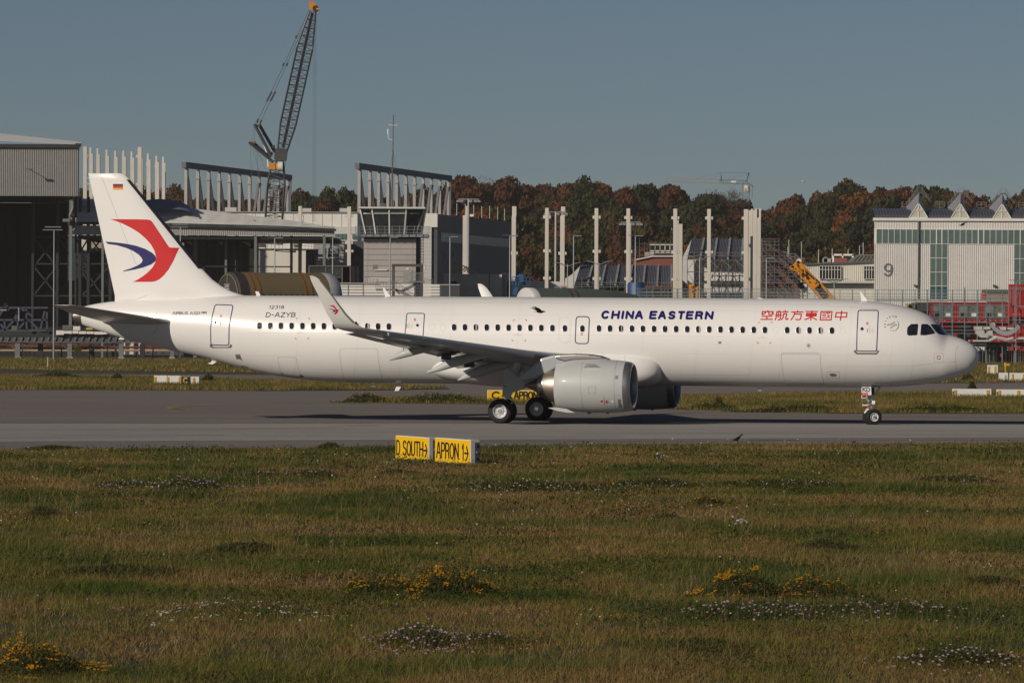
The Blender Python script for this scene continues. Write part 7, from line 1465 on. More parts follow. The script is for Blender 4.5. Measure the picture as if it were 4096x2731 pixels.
# ---- birds
CROW = mat('crow_black', (.008, .008, .009), .5, var=.2, scale=20)
def loft_body(stn, n=12):    # stations (centre, ry, rz) along x
    return [[(x, ry * cos(2 * pi * k / n), z + rz * sin(2 * pi * k / n)) for k in range(n)] for x, z, ry, rz in stn]
def bird(lb, loc_, scale, pose, rot=0.0, pitch=0.0):
    org(); t = bpy.data.objects.new('crow', None); COL.objects.link(t); tag(t, lb, 'bird', 'crows on the airfield'); t.location = loc_; t.rotation_euler = (0, pitch, rot); t.scale = (scale,) * 3
    mb = MB()
    if pose == 'stand':
        mb.loft(loft_body([(-.235, .085, .012, .006), (-.16, .11, .03, .016), (-.10, .135, .05, .045), (-.02, .17, .062, .068), (.05, .215, .055, .062), (.09, .26, .036, .042), (.105, .30, .032, .036), (.125, .315, .030, .032), (.145, .312, .018, .018), (.165, .305, .010, .012), (.20, .297, .003, .004)])); mb.build('body', CROW, t, True)
        for s in (-1, 1):
            w = MB(); w.loft([[(x, s * y + .012 * cos(a), z + h * sin(a)) for a in [2 * pi * k / 8 for k in range(8)]] for x, y, z, h in ((.04, .055, .20, .03), (-.06, .062, .165, .045), (-.16, .04, .125, .022), (-.22, .012, .10, .006))]); w.build('wing', CROW, t, True)
            l = MB(); l.tube((-.01, s * .03, .12), (.0, s * .03, .0), .008, 6); l.tube((.0, s * .03, .004), (.04, s * .03, .004), .006, 5); l.tube((.0, s * .03, .004), (-.025, s * .03, .004), .006, 5); l.build('leg', CROW, t)
    else:
        mb.loft(loft_body([(-.24, .0, .035, .005), (-.15, .0, .03, .012), (-.08, .0, .045, .04), (.0, .0, .055, .055), (.08, .0, .05, .05), (.12, .012, .036, .036), (.15, .022, .032, .032), (.175, .022, .022, .022), (.20, .015, .01, .012), (.235, .008, .003, .003)])); mb.build('body', CROW, t, True)
        for s in (-1, 1):
            w = MB(); up = 1.0 if s == -1 else .75
            secs = [((.07, .04, .01), .17, .014), ((.03, .15, .07 * up), .19, .011), ((-.06, .25, .13 * up), .18, .008), ((-.19, .33, .17 * up), .12, .005)]
            w.loft([[(x - c * a, s * y, z + th * b) for a, b in ((0, 0), (.2, 1), (.6, .7), (1, 0), (.6, -.4), (.2, -.6))] for (x, y, z), c, th in secs]); w.build('wing', CROW, t, True)
            for k in range(5):
                f = MB(); x0, y0, z0 = -.18 - .03 * k, s * (.32 - .012 * k), .165 * up - .004 * k; f.loft([[(x0 + u, y0 + s * .012 * k * 0 + d, z0) for u, d in ((0, 0), (-.03, 0), (-.03, .001), (0, .001))], [(x0 - .06 + u, y0 + s * (.10 - .02 * k) + d, z0 + .03 * up) for u, d in ((0, 0), (-.02, 0), (-.02, .001), (0, .001))]]); f.build('flight_feather', CROW, t)
        f = MB(); f.loft([[(-.14, -.03, .005), (-.14, .03, .005), (-.14, .03, -.005), (-.14, -.03, -.005)], [(-.27, -.06, .002), (-.27, .06, .002), (-.27, .06, -.002), (-.27, -.06, -.002)]]); f.build('tail', CROW, t)
    return t
p = G(2952, 1783.0); p = Vector((p.x, p.y, 0)); bird('black crow standing on the meadow edge beside the taxiway', (p.x, p.y, .09), 1.1, 'stand', .25)
p = P(2160, 1247, 205); bird('black crow flying in front of the white fuselage', p, 1.0, 'fly', .12, .05)
p = P(3848, 901, 330); bird('small dark bird flying before the pale hall marked 9', p, .85, 'fly', pi - .4, .12)
p = P(3214, 725, 5200); t = thing('distant_airplane', 'tiny pale airplane low over the wood', 'airplane', p); mb = MB(); mb.loft(loft_body([(-2.6, .2, .1, .1), (-1.8, .15, .25, .25), (0, 0, .5, .55), (1.6, 0, .45, .5), (2.4, -.05, .1, .12)])); mb.v = [(x + p.x, y + p.y, z + p.z) for x, y, z in mb.v]; mb.build('body', WHTS, t, True); mb = MB(); mb.bx(p.x - .3, p.y - 6, p.z + .3, p.x + 1.0, p.y + 6, p.z + .45); mb.build('wing', WHTS, t); mb = MB(); mb.bx(p.x - 2.6, p.y - .06, p.z + .2, p.x - 1.9, p.y + .06, p.z + 1.3); mb.build('tail_fin', mat('livery_red'), t)
# ================================================================== vegetation
def vnoise(x, y, scale, seed):      # smooth value noise on arrays
    r = np.random.default_rng(seed); T = r.random((256, 256)); x = x / scale; y = y / scale
    xi, yi = np.floor(x).astype(int), np.floor(y).astype(int); fx, fy = x - xi, y - yi; fx = fx * fx * (3 - 2 * fx); fy = fy * fy * (3 - 2 * fy)
    g = lambda a, b: T[a % 256, b % 256]
    return (g(xi, yi) * (1 - fx) + g(xi + 1, yi) * fx) * (1 - fy) + (g(xi, yi + 1) * (1 - fx) + g(xi + 1, yi + 1) * fx) * fy
def leafmat(name, rough=.75, trans=.25):
    m = bpy.data.materials.new(name); m.use_nodes = True; N = m.node_tree.nodes; L = m.node_tree.links; b = N['Principled BSDF']
    a = N.new('ShaderNodeVertexColor'); a.layer_name = 'Col'; L.new(a.outputs['Color'], b.inputs['Base Color']); b.inputs['Roughness'].default_value = rough; b.inputs['Specular IOR Level'].default_value = .15
    tr = N.new('ShaderNodeBsdfTranslucent'); L.new(a.outputs['Color'], tr.inputs['Color']); mx = N.new('ShaderNodeMixShader'); mx.inputs[0].default_value = trans
    L.new(b.outputs[0], mx.inputs[1]); L.new(tr.outputs[0], mx.inputs[2]); L.new(mx.outputs[0], N['Material Output'].inputs['Surface']); return m
GRASSM = leafmat('grass_blades'); LEAFM = leafmat('weed_leaves')
def tri_mesh(name, V, C, m, k=3):    # V (n,k,3) faces of k corners, C (n,3) colours
    n = len(V); me = bpy.data.meshes.new(name); me.vertices.add(n * k); me.vertices.foreach_set('co', V.reshape(-1).astype(np.float32))
    me.loops.add(n * k); me.loops.foreach_set('vertex_index', np.arange(n * k, dtype=np.int32)); me.polygons.add(n); me.polygons.foreach_set('loop_start', np.arange(0, n * k, k, dtype=np.int32))
    me.update(); me.validate()
    a = me.color_attributes.new('Col', 'FLOAT_COLOR', 'POINT'); c = np.ones((n, k, 4), np.float32); c[:, :, :3] = C[:, None, :]; a.data.foreach_set('color', c.reshape(-1)); me.materials.append(m); return me
def mesh_obj(name, me, parent=None, loc=(0, 0, 0)):
    o = bpy.data.objects.new(name, me); COL.objects.link(o)
    if parent is not None: o.parent = parent
    o.location = loc; return o
PAL = np.array([[.112, .112, .022], [.175, .145, .032], [.23, .165, .050], [.31, .22, .085], [.175, .095, .042], [.060, .080, .017]])
def blades(x, y, h, w, lean, col, z0=0.0):
    n = len(x); a = rng.uniform(0, 2 * pi, n); V = np.zeros((n, 3, 3)); cx, cy = np.cos(a) * w / 2, np.sin(a) * w / 2
    V[:, 0] = np.stack([x - cx, y - cy, np.full(n, z0)], 1); V[:, 1] = np.stack([x + cx, y + cy, np.full(n, z0)], 1)
    b = rng.uniform(0, 2 * pi, n); l = rng.uniform(0, 1, n) * lean * h
    V[:, 2] = np.stack([x + np.cos(b) * l + .10 * h, y + np.sin(b) * l * .6, z0 + h], 1); return V
def grass_colour(x, y, boost=1.0):
    g = vnoise(x * 1.8, y, 3.0, 3) * .8 + vnoise(x * 2.2, y, 8.0, 4) * .8 + vnoise(x * 1.3, y, .55, 5) * .6; g = (g - g.mean()) / g.std() * .95 + rng.normal(0, .62, len(x))
    idx = np.digitize(g, [-1.2, -.35, .35, 1.05, 1.9]); order = np.array([5, 0, 1, 2, 4, 3]); c = PAL[order[idx]]
    return c * rng.uniform(.55, 1.6, len(x))[:, None] * boost * 1.05
def near_limit(x):
    px = [p[0] for p in near_edge][::-1]; py = [p[1] for p in near_edge][::-1]; return np.interp(x, px, py)
# near meadow: density falls with distance, blades widen
def sample_rows(y0, y1, rho, power, halfw=.104):
    n_tot = 0; ys = np.linspace(y0, y1, 200); den = rho * (y0 / ys) ** power * 2 * halfw * (ys + 6); cum = np.concatenate([[0], np.cumsum((den[1:] + den[:-1]) / 2 * np.diff(ys))]); n = int(cum[-1])
    y = np.interp(rng.uniform(0, cum[-1], n), cum, ys); x = rng.uniform(-1, 1, n) * (halfw * (y + 6) + 1.5); return x, y
x, y = sample_rows(60, 212, 950, 1.5); k = y < near_limit(x) + rng.normal(0, .35, len(x)); x, y = x[k], y[k]
# clump the blades into tufts
tuft = vnoise(x, y, .22, 11) + .7 * vnoise(x * 1.4, y, 1.0, 12) + .35 * vnoise(x, y, .08, 13); k = tuft > rng.uniform(.45, 1.15, len(x)); x, y = x[k], y[k]
lush = .6 * vnoise(x * 1.6, y, 3.0, 21) + .4 * vnoise(x, y, .45, 23); low = vnoise(x * 1.3, y, 4.5, 22)
h = (.035 + .15 * lush ** 1.6 + .06 * rng.random(len(x)) ** 3) * (.65 + .7 * low); w = .0085 * (y / 62) ** .9 * rng.uniform(.6, 1.3, len(x))
V = blades(x, y, h, w, 1.5, None); C = grass_colour(x, y)
dk = np.clip((low - .55) * 4, 0, 1)[:, None]; C = C * (1 - dk * np.array([.45, .22, .35]))
o = mesh_obj('meadow_grass', tri_mesh('meadow_grass', V, C, GRASSM)); o['kind'] = 'stuff'; o['label'] = 'rough autumn grass of the near meadow'
# dry stalks standing above the sward
x, y = sample_rows(60, 208, 16, 1.1); k = (y < near_limit(x) - .2) & (vnoise(x, y, 6, 31) > .45); x, y = x[k], y[k]; h = rng.uniform(.16, .42, len(x)); V = blades(x, y, h, .006 * (y / 62), .8, None); C = np.array([.26, .18, .085]) * rng.uniform(.6, 1.25, (len(x), 1))
o = mesh_obj('dry_stalks', tri_mesh('dry_stalks', V, C, GRASSM)); o['kind'] = 'stuff'; o['label'] = 'straw-coloured dry grass stalks scattered over the meadow'
# scattered single flowers
x, y = sample_rows(60, 205, 1.0, .8); k = (y < near_limit(x) - .3) & (vnoise(x, y, 5, 41) * .6 + .5 * vnoise(x, y, 1.4, 42) + .2 * rng.random(len(x)) > .78); x, y = x[k], y[k]; n = len(x); r = .0105 * (y / 62) ** .6 * rng.uniform(.6, 1.5, n); z = rng.uniform(.12, .3, n)
V = np.zeros((n, 6, 3)); til = rng.uniform(.3, .8, n)
for j in range(6):
    a = 2 * pi * j / 6; V[:, j] = np.stack([x + r * cos(a), y + r * sin(a) * .8, z + r * sin(a) * til], 1)
FC = np.array([[.62, .60, .55], [.62, .38, .02], [.50, .33, .45], [.62, .60, .55], [.28, .10, .26]]); C = FC[rng.choice(5, n, p=[.36, .24, .16, .14, .10])]
o = mesh_obj('wildflowers', tri_mesh('wildflowers', V, C, LEAFM, 6)); o['kind'] = 'stuff'; o['label'] = 'small white, yellow and pink flowers dotted through the meadow'

def clump(name, lb, cat, px0, px1, py, H, depth, leaf, flower, nleaf, nflow, fr, group, top=.75, umbel=1, ragged=.5):
    """low plant patch: leaves through a dome, blossoms near its surface"""
    if cat == 'plant' and not nflow and 'turf' not in group: m_, d_ = (px0 + px1) / 2, (px1 - px0) / 2; px0, px1, H, depth, nleaf = m_ - d_ * 1.7, m_ + d_ * 1.7, H * .5, 4.5, int(nleaf * 1.3)
    elif 'meadow' in group:
        m_, d_ = (px0 + px1) / 2, (px1 - px0) / 2; px0, px1 = m_ - d_ * 1.2, m_ + d_ * 1.2; depth *= 1.9; H *= .85; nleaf = int(nleaf * 1.3)
    a, b = G(px0, py), G(px1, py); cx, cy = (a.x + b.x) / 2, a.y + depth / 2; W_ = (b.x - a.x) / 2; org(); t = bpy.data.objects.new(name, None); COL.objects.link(t); t.location = (cx, cy, 0); tag(t, lb, cat, group)
    n = nleaf * 4; u = rng.normal(0, .55, n) + .35 * np.sin(rng.integers(0, 5, n) * 2.4 + px0); v = rng.normal(0, .5, n) + .3 * np.cos(rng.integers(0, 5, n) * 1.9 + px0); k = u * u + v * v < 2.4; u, v = u[k], v[k]; n = len(u)
    def envelope(u, v): return H * np.clip(1.05 - (u * u + v * v) * .8, .14, 1) * (.28 + 1.15 * ragged * vnoise(u * W_ + 50, v * depth + 50, .16 + .02 * cy / 62, abs(int(px0)) + 1) + .3 * vnoise(u * W_ + 20, v * depth + 20, .6, abs(int(px0)) + 2))
    env = envelope(u, v); z = env * rng.uniform(.02, 1, n) ** .8; s = rng.uniform(.35, 1.2, n) * leaf * .55 * (cy / 62) ** .55; V = np.zeros((n, 4, 3)); ang = rng.uniform(0, 2 * pi, n); tl = rng.uniform(-1.4, 1.4, n)
    for j, (p, q) in enumerate(((-1, 0), (0, -.32), (1, 0), (0, .32))):
        V[:, j] = np.stack([u * W_ + s * (p * np.cos(ang) - q * np.sin(ang)), v * depth / 2 + s * (p * np.sin(ang) + q * np.cos(ang)), z + s * (p * tl + q * .5) + .01], 1)
    C = np.array([.062, .080, .022]) * rng.uniform(.45, 1.7, (n, 1)); br = rng.random(n) < .28; C[br] = np.array([.13, .085, .035]) * rng.uniform(.5, 1.2, (br.sum(), 1))
    mesh_obj('foliage', tri_mesh('foliage', V, C, LEAFM, 4), t)['kind'] = 'stuff'
    if nflow:
        n = int(nflow * (1.5 if umbel > 1 else 1.0)); u = rng.normal(0, .72, n); v = rng.normal(0, .7, n); k = u * u + v * v < 2.6; u, v = u[k], v[k]
        if umbel > 1: u = np.repeat(u, umbel) + rng.normal(0, .05 / max(W_, .3), len(u) * umbel); v = np.repeat(v, umbel) + rng.normal(0, .04 / max(depth, .3), len(v) * umbel)
        n = len(u); env = envelope(u, v); z = env * rng.uniform(top, 1.08, n) + .02; r = fr * (cy / 62) ** .6 * rng.uniform(.6, 1.3, n); V = np.zeros((n, 6, 3))
        for j in range(6): aa = 2 * pi * j / 6; V[:, j] = np.stack([u * W_ + r * cos(aa), v * depth / 2 + r * sin(aa) * .8, z + r * sin(aa) * .55], 1)
        C = np.array(flower) * rng.uniform(.7, 1.2, (n, 1)); mesh_obj('blossom', tri_mesh('blossom', V, C, LEAFM, 6), t)['kind'] = 'stuff'
TAN = (.55, .25, .006); PNK = (.50, .36, .44); WHI = (.60, .58, .54)
gy, gk, gw, gw2 = 'yellow tansy clumps in the meadow', 'pink flower patches in the meadow', 'white flower patches in the meadow', 'dark weed clumps in the meadow'
clump('tansy_clump', 'orange-yellow tansy clump below the near signs, tallest at its right end', 'plant', 1620, 1960, 2400, .62, 1.6, .045, TAN, 1500, 30, .013, gy, .92, 9)
clump('tansy_clump', 'low wide tansy clump with few blossoms left of the tallest one', 'plant', 1370, 1660, 2390, .42, 1.3, .045, TAN, 1100, 22, .012, gy, .9, 7)
clump('tansy_clump', 'broad orange tansy clump right of the picture middle', 'plant', 2840, 3120, 2400, .58, 1.3, .045, TAN, 1100, 26, .014, gy, .9, 10)
clump('tansy_clump', 'thin row of tansy blossoms right of the broad orange clump', 'plant', 3110, 3420, 2400, .44, 1.2, .045, TAN, 800, 16, .012, gy, .92, 6)
clump('tansy_clump', 'orange tansy clump cut by the lower left picture corner', 'plant', -60, 260, 2720, .50, 1.4, .045, TAN, 1200, 26, .015, gy, .9, 10)
clump('tansy_clump', 'small tansy tuft with few yellow heads in the middle right meadow', 'plant', 2765, 2900, 2025, .34, 1.0, .04, TAN, 350, 10, .012, gy, .9, 5)
clump('tansy_clump', 'small yellow tuft at the left meadow edge', 'plant', 280, 400, 1895, .3, 1.0, .04, TAN, 260, 9, .012, gy, .9, 5)
clump('flower_patch', 'round mound of pale pink flowers below the tansy clumps', 'flowers', 1530, 1790, 2610, .36, 2.0, .04, PNK, 1200, 240, .015, gk, .7)
clump('flower_patch', 'loose pink flowers trailing right of the round mound', 'flowers', 1760, 2060, 2600, .2, 1.6, .04, PNK, 600, 60, .015, gk, .8)
clump('flower_patch', 'wide band of pink flowers under the broad orange tansy', 'flowers', 2800, 3300, 2490, .26, 2.4, .04, PNK, 1500, 190, .016, gk, .75)
clump('flower_patch', 'pink flowers continuing right of the wide band', 'flowers', 3280, 3900, 2480, .24, 2.0, .04, PNK, 1300, 130, .016, gk, .75)
clump('flower_patch', 'pink flowers in the lower right corner', 'flowers', 3650, 4110, 2690, .3, 1.8, .045, PNK, 1300, 150, .017, gk, .7)
clump('flower_patch', 'pale pink flower bank at the left, widest of the far ones', 'flowers', 600, 860, 1968, .42, 3.0, .05, PNK, 1000, 170, .014, gk, .6)
clump('flower_patch', 'low pale pink flowers left of the widest far bank', 'flowers', 340, 610, 1962, .26, 2.6, .05, PNK, 700, 110, .014, gk, .65)
clump('flower_patch', 'dark patch with pale flowers left of the near signs', 'flowers', 1140, 1340, 1920, .34, 2.4, .05, PNK, 700, 60, .013, gk, .6)
clump('flower_patch', 'thin dark strip with pale flowers far left of the signs', 'flowers', 940, 1140, 1915, .2, 2.2, .05, PNK, 450, 40, .013, gk, .6)
clump('flower_patch', 'wide white flower bank right below the near signs', 'flowers', 1780, 2370, 1972, .36, 3.2, .05, WHI, 1700, 170, .013, gw, .6)
clump('flower_patch', 'dark green bank dotted white right of the picture middle', 'flowers', 2460, 2800, 1962, .36, 3.0, .05, WHI, 1300, 90, .013, gw, .6)
clump('flower_patch', 'long flat bank of small white flowers further right', 'flowers', 2850, 3420, 1955, .24, 3.0, .05, WHI, 1200, 60, .012, gw, .65)
clump('flower_patch', 'pinkish bank near the right picture edge', 'flowers', 3700, 4010, 1940, .28, 3.0, .05, PNK, 800, 60, .012, gk, .65)
clump('flower_patch', 'row of white umbels in the lower left meadow', 'flowers', 620, 1180, 2500, .24, 3.0, .035, WHI, 500, 40, .010, gw, .9, 4)
clump('flower_patch', 'single bright white tuft of flowers in the right meadow', 'flowers', 2940, 3000, 2115, .3, .5, .03, WHI, 60, 26, .02, gw, .6)
clump('flower_patch', 'small white tuft just right of the near signs', 'flowers', 2615, 2670, 1850, .4, .8, .04, WHI, 90, 24, .016, gw, .6)
for i, (a, b, yy, H, lb) in enumerate(((260, 640, 2320, .36, 'dark leafy weed clump at the left middle of the meadow'), (2640, 2720, 2100, .36, 'small dark weed with reddish top in the middle right'), (3260, 3420, 2220, .5, 'round dark weed clump in the light grass right'), 
        (1540, 1640, 1905, .3, 'dark green weed left below the near signs'), (2700, 3000, 2640, .24, 'low dark leafy patch at the bottom right of the middle'), (860, 1040, 2230, .5, 'mound of long dark green grass left of the middle'), (3900, 4100, 2370, .4, 'dark weed clump at the right edge'), (1900, 2010, 1838, .3, 'dark weed in the shade of the right near sign'), (100, 180, 2080, .5, 'thin green weeds at the left edge of the far meadow'), (1280, 1340, 1800, .5, 'tall thin weed at the taxiway edge left of the signs'), (140, 240, 1800, .25, 'dark low weed at the taxiway edge far left'))):
    clump('weed_clump', lb, 'plant', a, b, yy, H, 1.6, .045, None, int(500 + (b - a) * 3.2), 0, 0, gw2)

# low broad-leaved weeds in drifts through the sward
x, y = sample_rows(60, 207, 190, 1.5); m_ = .55 * vnoise(x * 1.5, y, 4.2, 61) + .35 * vnoise(x * 1.2, y, 1.1, 62) + .2 * vnoise(x, y, .3, 63); k = (y < near_limit(x) - .4) & (m_ > .60 + .10 * rng.random(len(x))); x, y = x[k], y[k]; n = len(x)
s = rng.uniform(.5, 1.4, n) * .018 * (y / 62) ** .8; z = rng.uniform(.02, 1, n) * (.05 + .20 * vnoise(x, y, .35, 64)); ang = rng.uniform(0, 2 * pi, n); tl = rng.uniform(-1.2, 1.2, n); V = np.zeros((n, 4, 3))
for j, (p, q) in enumerate(((-1, 0), (0, -.4), (1, 0), (0, .4))): V[:, j] = np.stack([x + s * (p * np.cos(ang) - q * np.sin(ang)), y + s * (p * np.sin(ang) + q * np.cos(ang)), z + s * (p * tl + q * .6) + .02], 1)
C = np.array([.050, .068, .018]) * rng.uniform(.45, 1.6, (n, 1)); br = rng.random(n) < .15; C[br] = np.array([.14, .075, .035]) * rng.uniform(.5, 1.2, (br.sum(), 1))
o = mesh_obj('low_weeds', tri_mesh('low_weeds', V, C, LEAFM, 4)); o['kind'] = 'stuff'; o['label'] = 'dark low weeds growing in drifts through the meadow grass'

# far turf: coarser blades
def in_poly(x, y, poly):
    c = np.zeros(len(x), bool); n = len(poly)
    for i in range(n):
        (xa, ya), (xb, yb) = poly[i], poly[i - 1]; k = ((ya > y) != (yb > y)) & (x < (xb - xa) * (y - ya) / (yb - ya + 1e-12) + xa); c ^= k
    return c
for nm, poly, n, lb, wd, hh in (('turf_grass', isl_right, 230000, 'rough grass of the turf strip behind the nose wheel', .030, .30), ('turf_grass', isl_left, 200000, 'rough grass of the turf island at the left taxiway', .04, .34), ('turf_grass', isl_far, 160000, 'grass along the far edge of the airfield', .07, .4)):
    ys = [p[1] for p in poly]; x = rng.uniform(-1, 1, n); y = rng.uniform(min(ys), min(max(ys), 790), n); x = x * .103 * y; k = in_poly(x, y, poly); x, y = x[k], y[k]
    tuft = vnoise(x, y, 1.2, 51) + .5 * vnoise(x, y, 5, 52); k = tuft > rng.uniform(.15, .8, len(x)); x, y = x[k], y[k]
    V = blades(x, y, hh * (.3 + .5 * vnoise(x, y, 4, 53) + .4 * rng.random(len(x))), wd * rng.uniform(.6, 1.3, len(x)), .8, None, .05); C = grass_colour(x, y, 1.0); yl = (rng.random(len(x)) < .006); C[yl] = (.45, .33, .02); o = mesh_obj(nm, tri_mesh(nm, V, C, GRASSM)); o['kind'] = 'stuff'; o['label'] = lb
gf = 'weeds on the far turf'
for i, (a, b, yy, H, lb) in enumerate(((1370, 1560, 1612, .7, 'yellow-flowered weeds at the left tip of the turf strip'), (1570, 1960, 1614, .7, 'yellow-flowered weeds left of the main wheels'), (2860, 2900, 1632, .8, 'dark weed on the turf strip right of the far engine'), (3880, 3910, 1560, .9, 'dark shrub before the long marker box numbered 17'), (3850, 3900, 1525, .9, 'shrub below the tall white marker box'), (800, 860, 1532, .9, 'dark weeds right of the letter C sign group'), (120, 330, 1515, .8, 'weed patch with yellow flowers on the left turf island'), (440, 490, 1522, .7, 'small weed left of the letter C sign group'), (3000, 3420, 1650, .5, 'yellow-flowered edge of the turf strip left of the nose wheel'), (3520, 4000, 1652, .5, 'yellow-flowered edge of the turf strip right of the nose wheel'), (2740, 2960, 1640, .5, 'yellow-flowered turf edge beside the far engine'))):
    clump('weed_clump', lb, 'plant', a, b, yy, H, 3.0, .06, (.42, .30, .02), int(260 + (b - a) * 2.2), 0 if 'dark' in lb or 'shrub' in lb else int((b - a) * .10), .016, gf)

# ---- wooded slope
SKY = [(250, 775), (340, 770), (500, 780), (640, 752), (700, 745), (760, 790), (900, 790), (1050, 795), (1180, 770), (1210, 752), (1260, 782), (1300, 776), (1340, 785), (1390, 762), (1430, 770), (1500, 790), (1650, 770), (1800, 722), (1850, 712), (1930, 715), (2000, 724), (2080, 738), (2200, 728), (2320, 722), (2400, 708), (2440, 730), (2500, 752), (2600, 742), (2680, 758), (2760, 762), (2830, 770), (2900, 765), (2960, 790), (3020, 822), (3050, 832), (3100, 800), (3180, 770), (3230, 752), (3290, 752), (3350, 724), (3450, 726), (3560, 738), (3650, 735), (3720, 714), (3790, 742), (3850, 792), (3910, 772), (3980, 770), (4040, 760), (4150, 745)]
def hillz(x, y):
    px = 2048 + x / 1380 * F; s = min(1.0, max(0.0, (y - 1075) / 300)); s = s * s * (3 - 2 * s); top = CAMH + (HOR - interp(SKY, px)) * 1380 / F - 15.5; return top * s
mb = MB(); nx, ny = 90, 14
for j in range(ny + 1):
    for i in range(nx + 1):
        X = -150 + 330 * i / nx; Yh = 1070 + 480 * j / ny; mb.v.append((X, Yh, hillz(X, Yh)))
mb.f = [(j * (nx + 1) + i, j * (nx + 1) + i + 1, (j + 1) * (nx + 1) + i + 1, (j + 1) * (nx + 1) + i) for j in range(ny) for i in range(nx)]
org(); struct(mb.build('hillside', mat('forest_floor', (.030, .024, .014), .95, rgb2=(.055, .038, .018), scale=.2), None, True))
BARK = mat('bark', (.045, .036, .028), .9, var=.25, scale=2)
def crown_mesh(seed, conifer=False, n=3800):
    r = np.random.default_rng(seed); nl = 11; L = []
    for i in range(nl):
        a = r.uniform(0, 2 * pi); d = r.uniform(.15, .62); zc = r.uniform(.32, .80); L.append((d * cos(a) * (1.1 - .6 * abs(zc - .5)), d * sin(a) * (1.1 - .6 * abs(zc - .5)), zc, r.uniform(.20, .36)))
    L.append((0, 0, .78, .26)); L = np.array(L); k = r.choice(len(L), n, p=L[:, 3] ** 2 / (L[:, 3] ** 2).sum()); d = r.normal(size=(n, 3)); d /= np.linalg.norm(d, axis=1)[:, None]; d[:, 2] = np.abs(d[:, 2]) * .8 + d[:, 2] * .2
    rad = L[k, 3] * r.uniform(.55, 1.08, n) ** .6; c = L[k, :3] + d * rad[:, None] * np.array([1, 1, .75]); s = r.uniform(.020, .052, n); t1 = np.cross(d, r.normal(size=(n, 3))); t1 /= np.linalg.norm(t1, axis=1)[:, None]; nn = d + r.normal(0, .55, (n, 3)); nn /= np.linalg.norm(nn, axis=1)[:, None]
    t1 = np.cross(nn, t1); t1 /= np.linalg.norm(t1, axis=1)[:, None]; t2 = np.cross(nn, t1); V = np.stack([c + s[:, None] * (t1 * p + t2 * q) for p, q in ((-1, -.3), (.2, -1), (1, .2), (-.2, 1))], 1)
    me = tri_mesh('crown', V, np.repeat((.6 + .4 * r.random(n))[:, None] * 1.0, 3, 1) * (.75 + .5 * r.random((n, 1))), None, 4); return me
def crown_mat(name, c, c2):
    m = bpy.data.materials.new(name); m.use_nodes = True; N = m.node_tree.nodes; Ln = m.node_tree.links; b = N['Principled BSDF']; b.inputs['Roughness'].default_value = .85; b.inputs['Specular IOR Level'].default_value = .1
    a = N.new('ShaderNodeVertexColor'); a.layer_name = 'Col'; oi = N.new('ShaderNodeObjectInfo'); nz = N.new('ShaderNodeTexNoise'); nz.inputs['Scale'].default_value = 5.0; nz.inputs['Detail'].default_value = 3; tc = N.new('ShaderNodeTexCoord'); Ln.new(tc.outputs['Object'], nz.inputs['Vector'])
    ad = N.new('ShaderNodeMath'); ad.operation = 'MULTIPLY_ADD'; Ln.new(nz.outputs['Fac'], ad.inputs[0]); ad.inputs[1].default_value = 1.1; Ln.new(oi.outputs['Random'], ad.inputs[2]); sb = N.new('ShaderNodeMath'); sb.operation = 'SUBTRACT'; Ln.new(ad.outputs[0], sb.inputs[0]); sb.inputs[1].default_value = .5; sb.use_clamp = True
    mx = N.new('ShaderNodeMix'); mx.data_type = 'RGBA'; Ln.new(sb.outputs[0], mx.inputs['Factor']); mx.inputs[6].default_value = (*c, 1); mx.inputs[7].default_value = (*c2, 1)
    m2 = N.new('ShaderNodeMix'); m2.data_type = 'RGBA'; m2.blend_type = 'MULTIPLY'; m2.inputs['Factor'].default_value = 1.0; Ln.new(mx.outputs[2], m2.inputs[6]); Ln.new(a.outputs['Color'], m2.inputs[7]); Ln.new(m2.outputs[2], b.inputs['Base Color']); return m
CM = {'rust-brown': crown_mat('leaves_rust', (.125, .048, .018), (.085, .040, .020)), 'dull brown': crown_mat('leaves_brown', (.075, .042, .022), (.105, .055, .024)), 'dark green': crown_mat('leaves_green', (.030, .038, .014), (.048, .050, .018)), 'olive': crown_mat('leaves_olive', (.065, .058, .018), (.085, .055, .018)), 'orange': crown_mat('leaves_orange', (.19, .075, .018), (.14, .055, .018)), 'deep red': crown_mat('leaves_red', (.085, .012, .014), (.11, .018, .018))}
CR = [crown_mesh(100 + i) for i in range(9)]
for me in CR: me.materials.clear(); me.materials.append(CM['olive'])
def trunk_mesh(seed):
    r = random.Random(seed); mb = MB(); mb.tube((0, 0, -.05), (r.uniform(-.02, .02), 0, .45), .030, 8, .020); mb.tube((0, 0, .42), (r.uniform(-.05, .05), r.uniform(-.05, .05), .85), .020, 6, .006)
    for i in range(7):
        a = r.uniform(0, 2 * pi); z = r.uniform(.22, .6); mb.tube((0, 0, z), (cos(a) * .38, sin(a) * .38, z + r.uniform(.15, .3)), .010, 5, .003)
    me = bpy.data.meshes.new('trunk'); me.from_pydata(mb.v, [], mb.f); me.update(); me.materials.append(BARK); return me
TR = [trunk_mesh(i) for i in range(4)]
def tree(lb, X, Yt_, top, wid_, colour, i):
    z0 = hillz(X, Yt_) - .3; H = max(7, top - z0); t = bpy.data.objects.new('tree', None); COL.objects.link(t); t.location = (X, Yt_, z0); t.rotation_euler = (0, 0, random.uniform(0, 6.28)); tag(t, lb, 'tree', 'trees of the wooded slope')
    c = mesh_obj('crown', CR[i % len(CR)], t); c.scale = (wid_ * .62, wid_ * .62, H / 1.0); c.material_slots[0].link = 'OBJECT'; c.material_slots[0].material = CM[colour]
    k = mesh_obj('trunk', TR[i % 4], t); k.scale = (H * .8, H * .8, H)
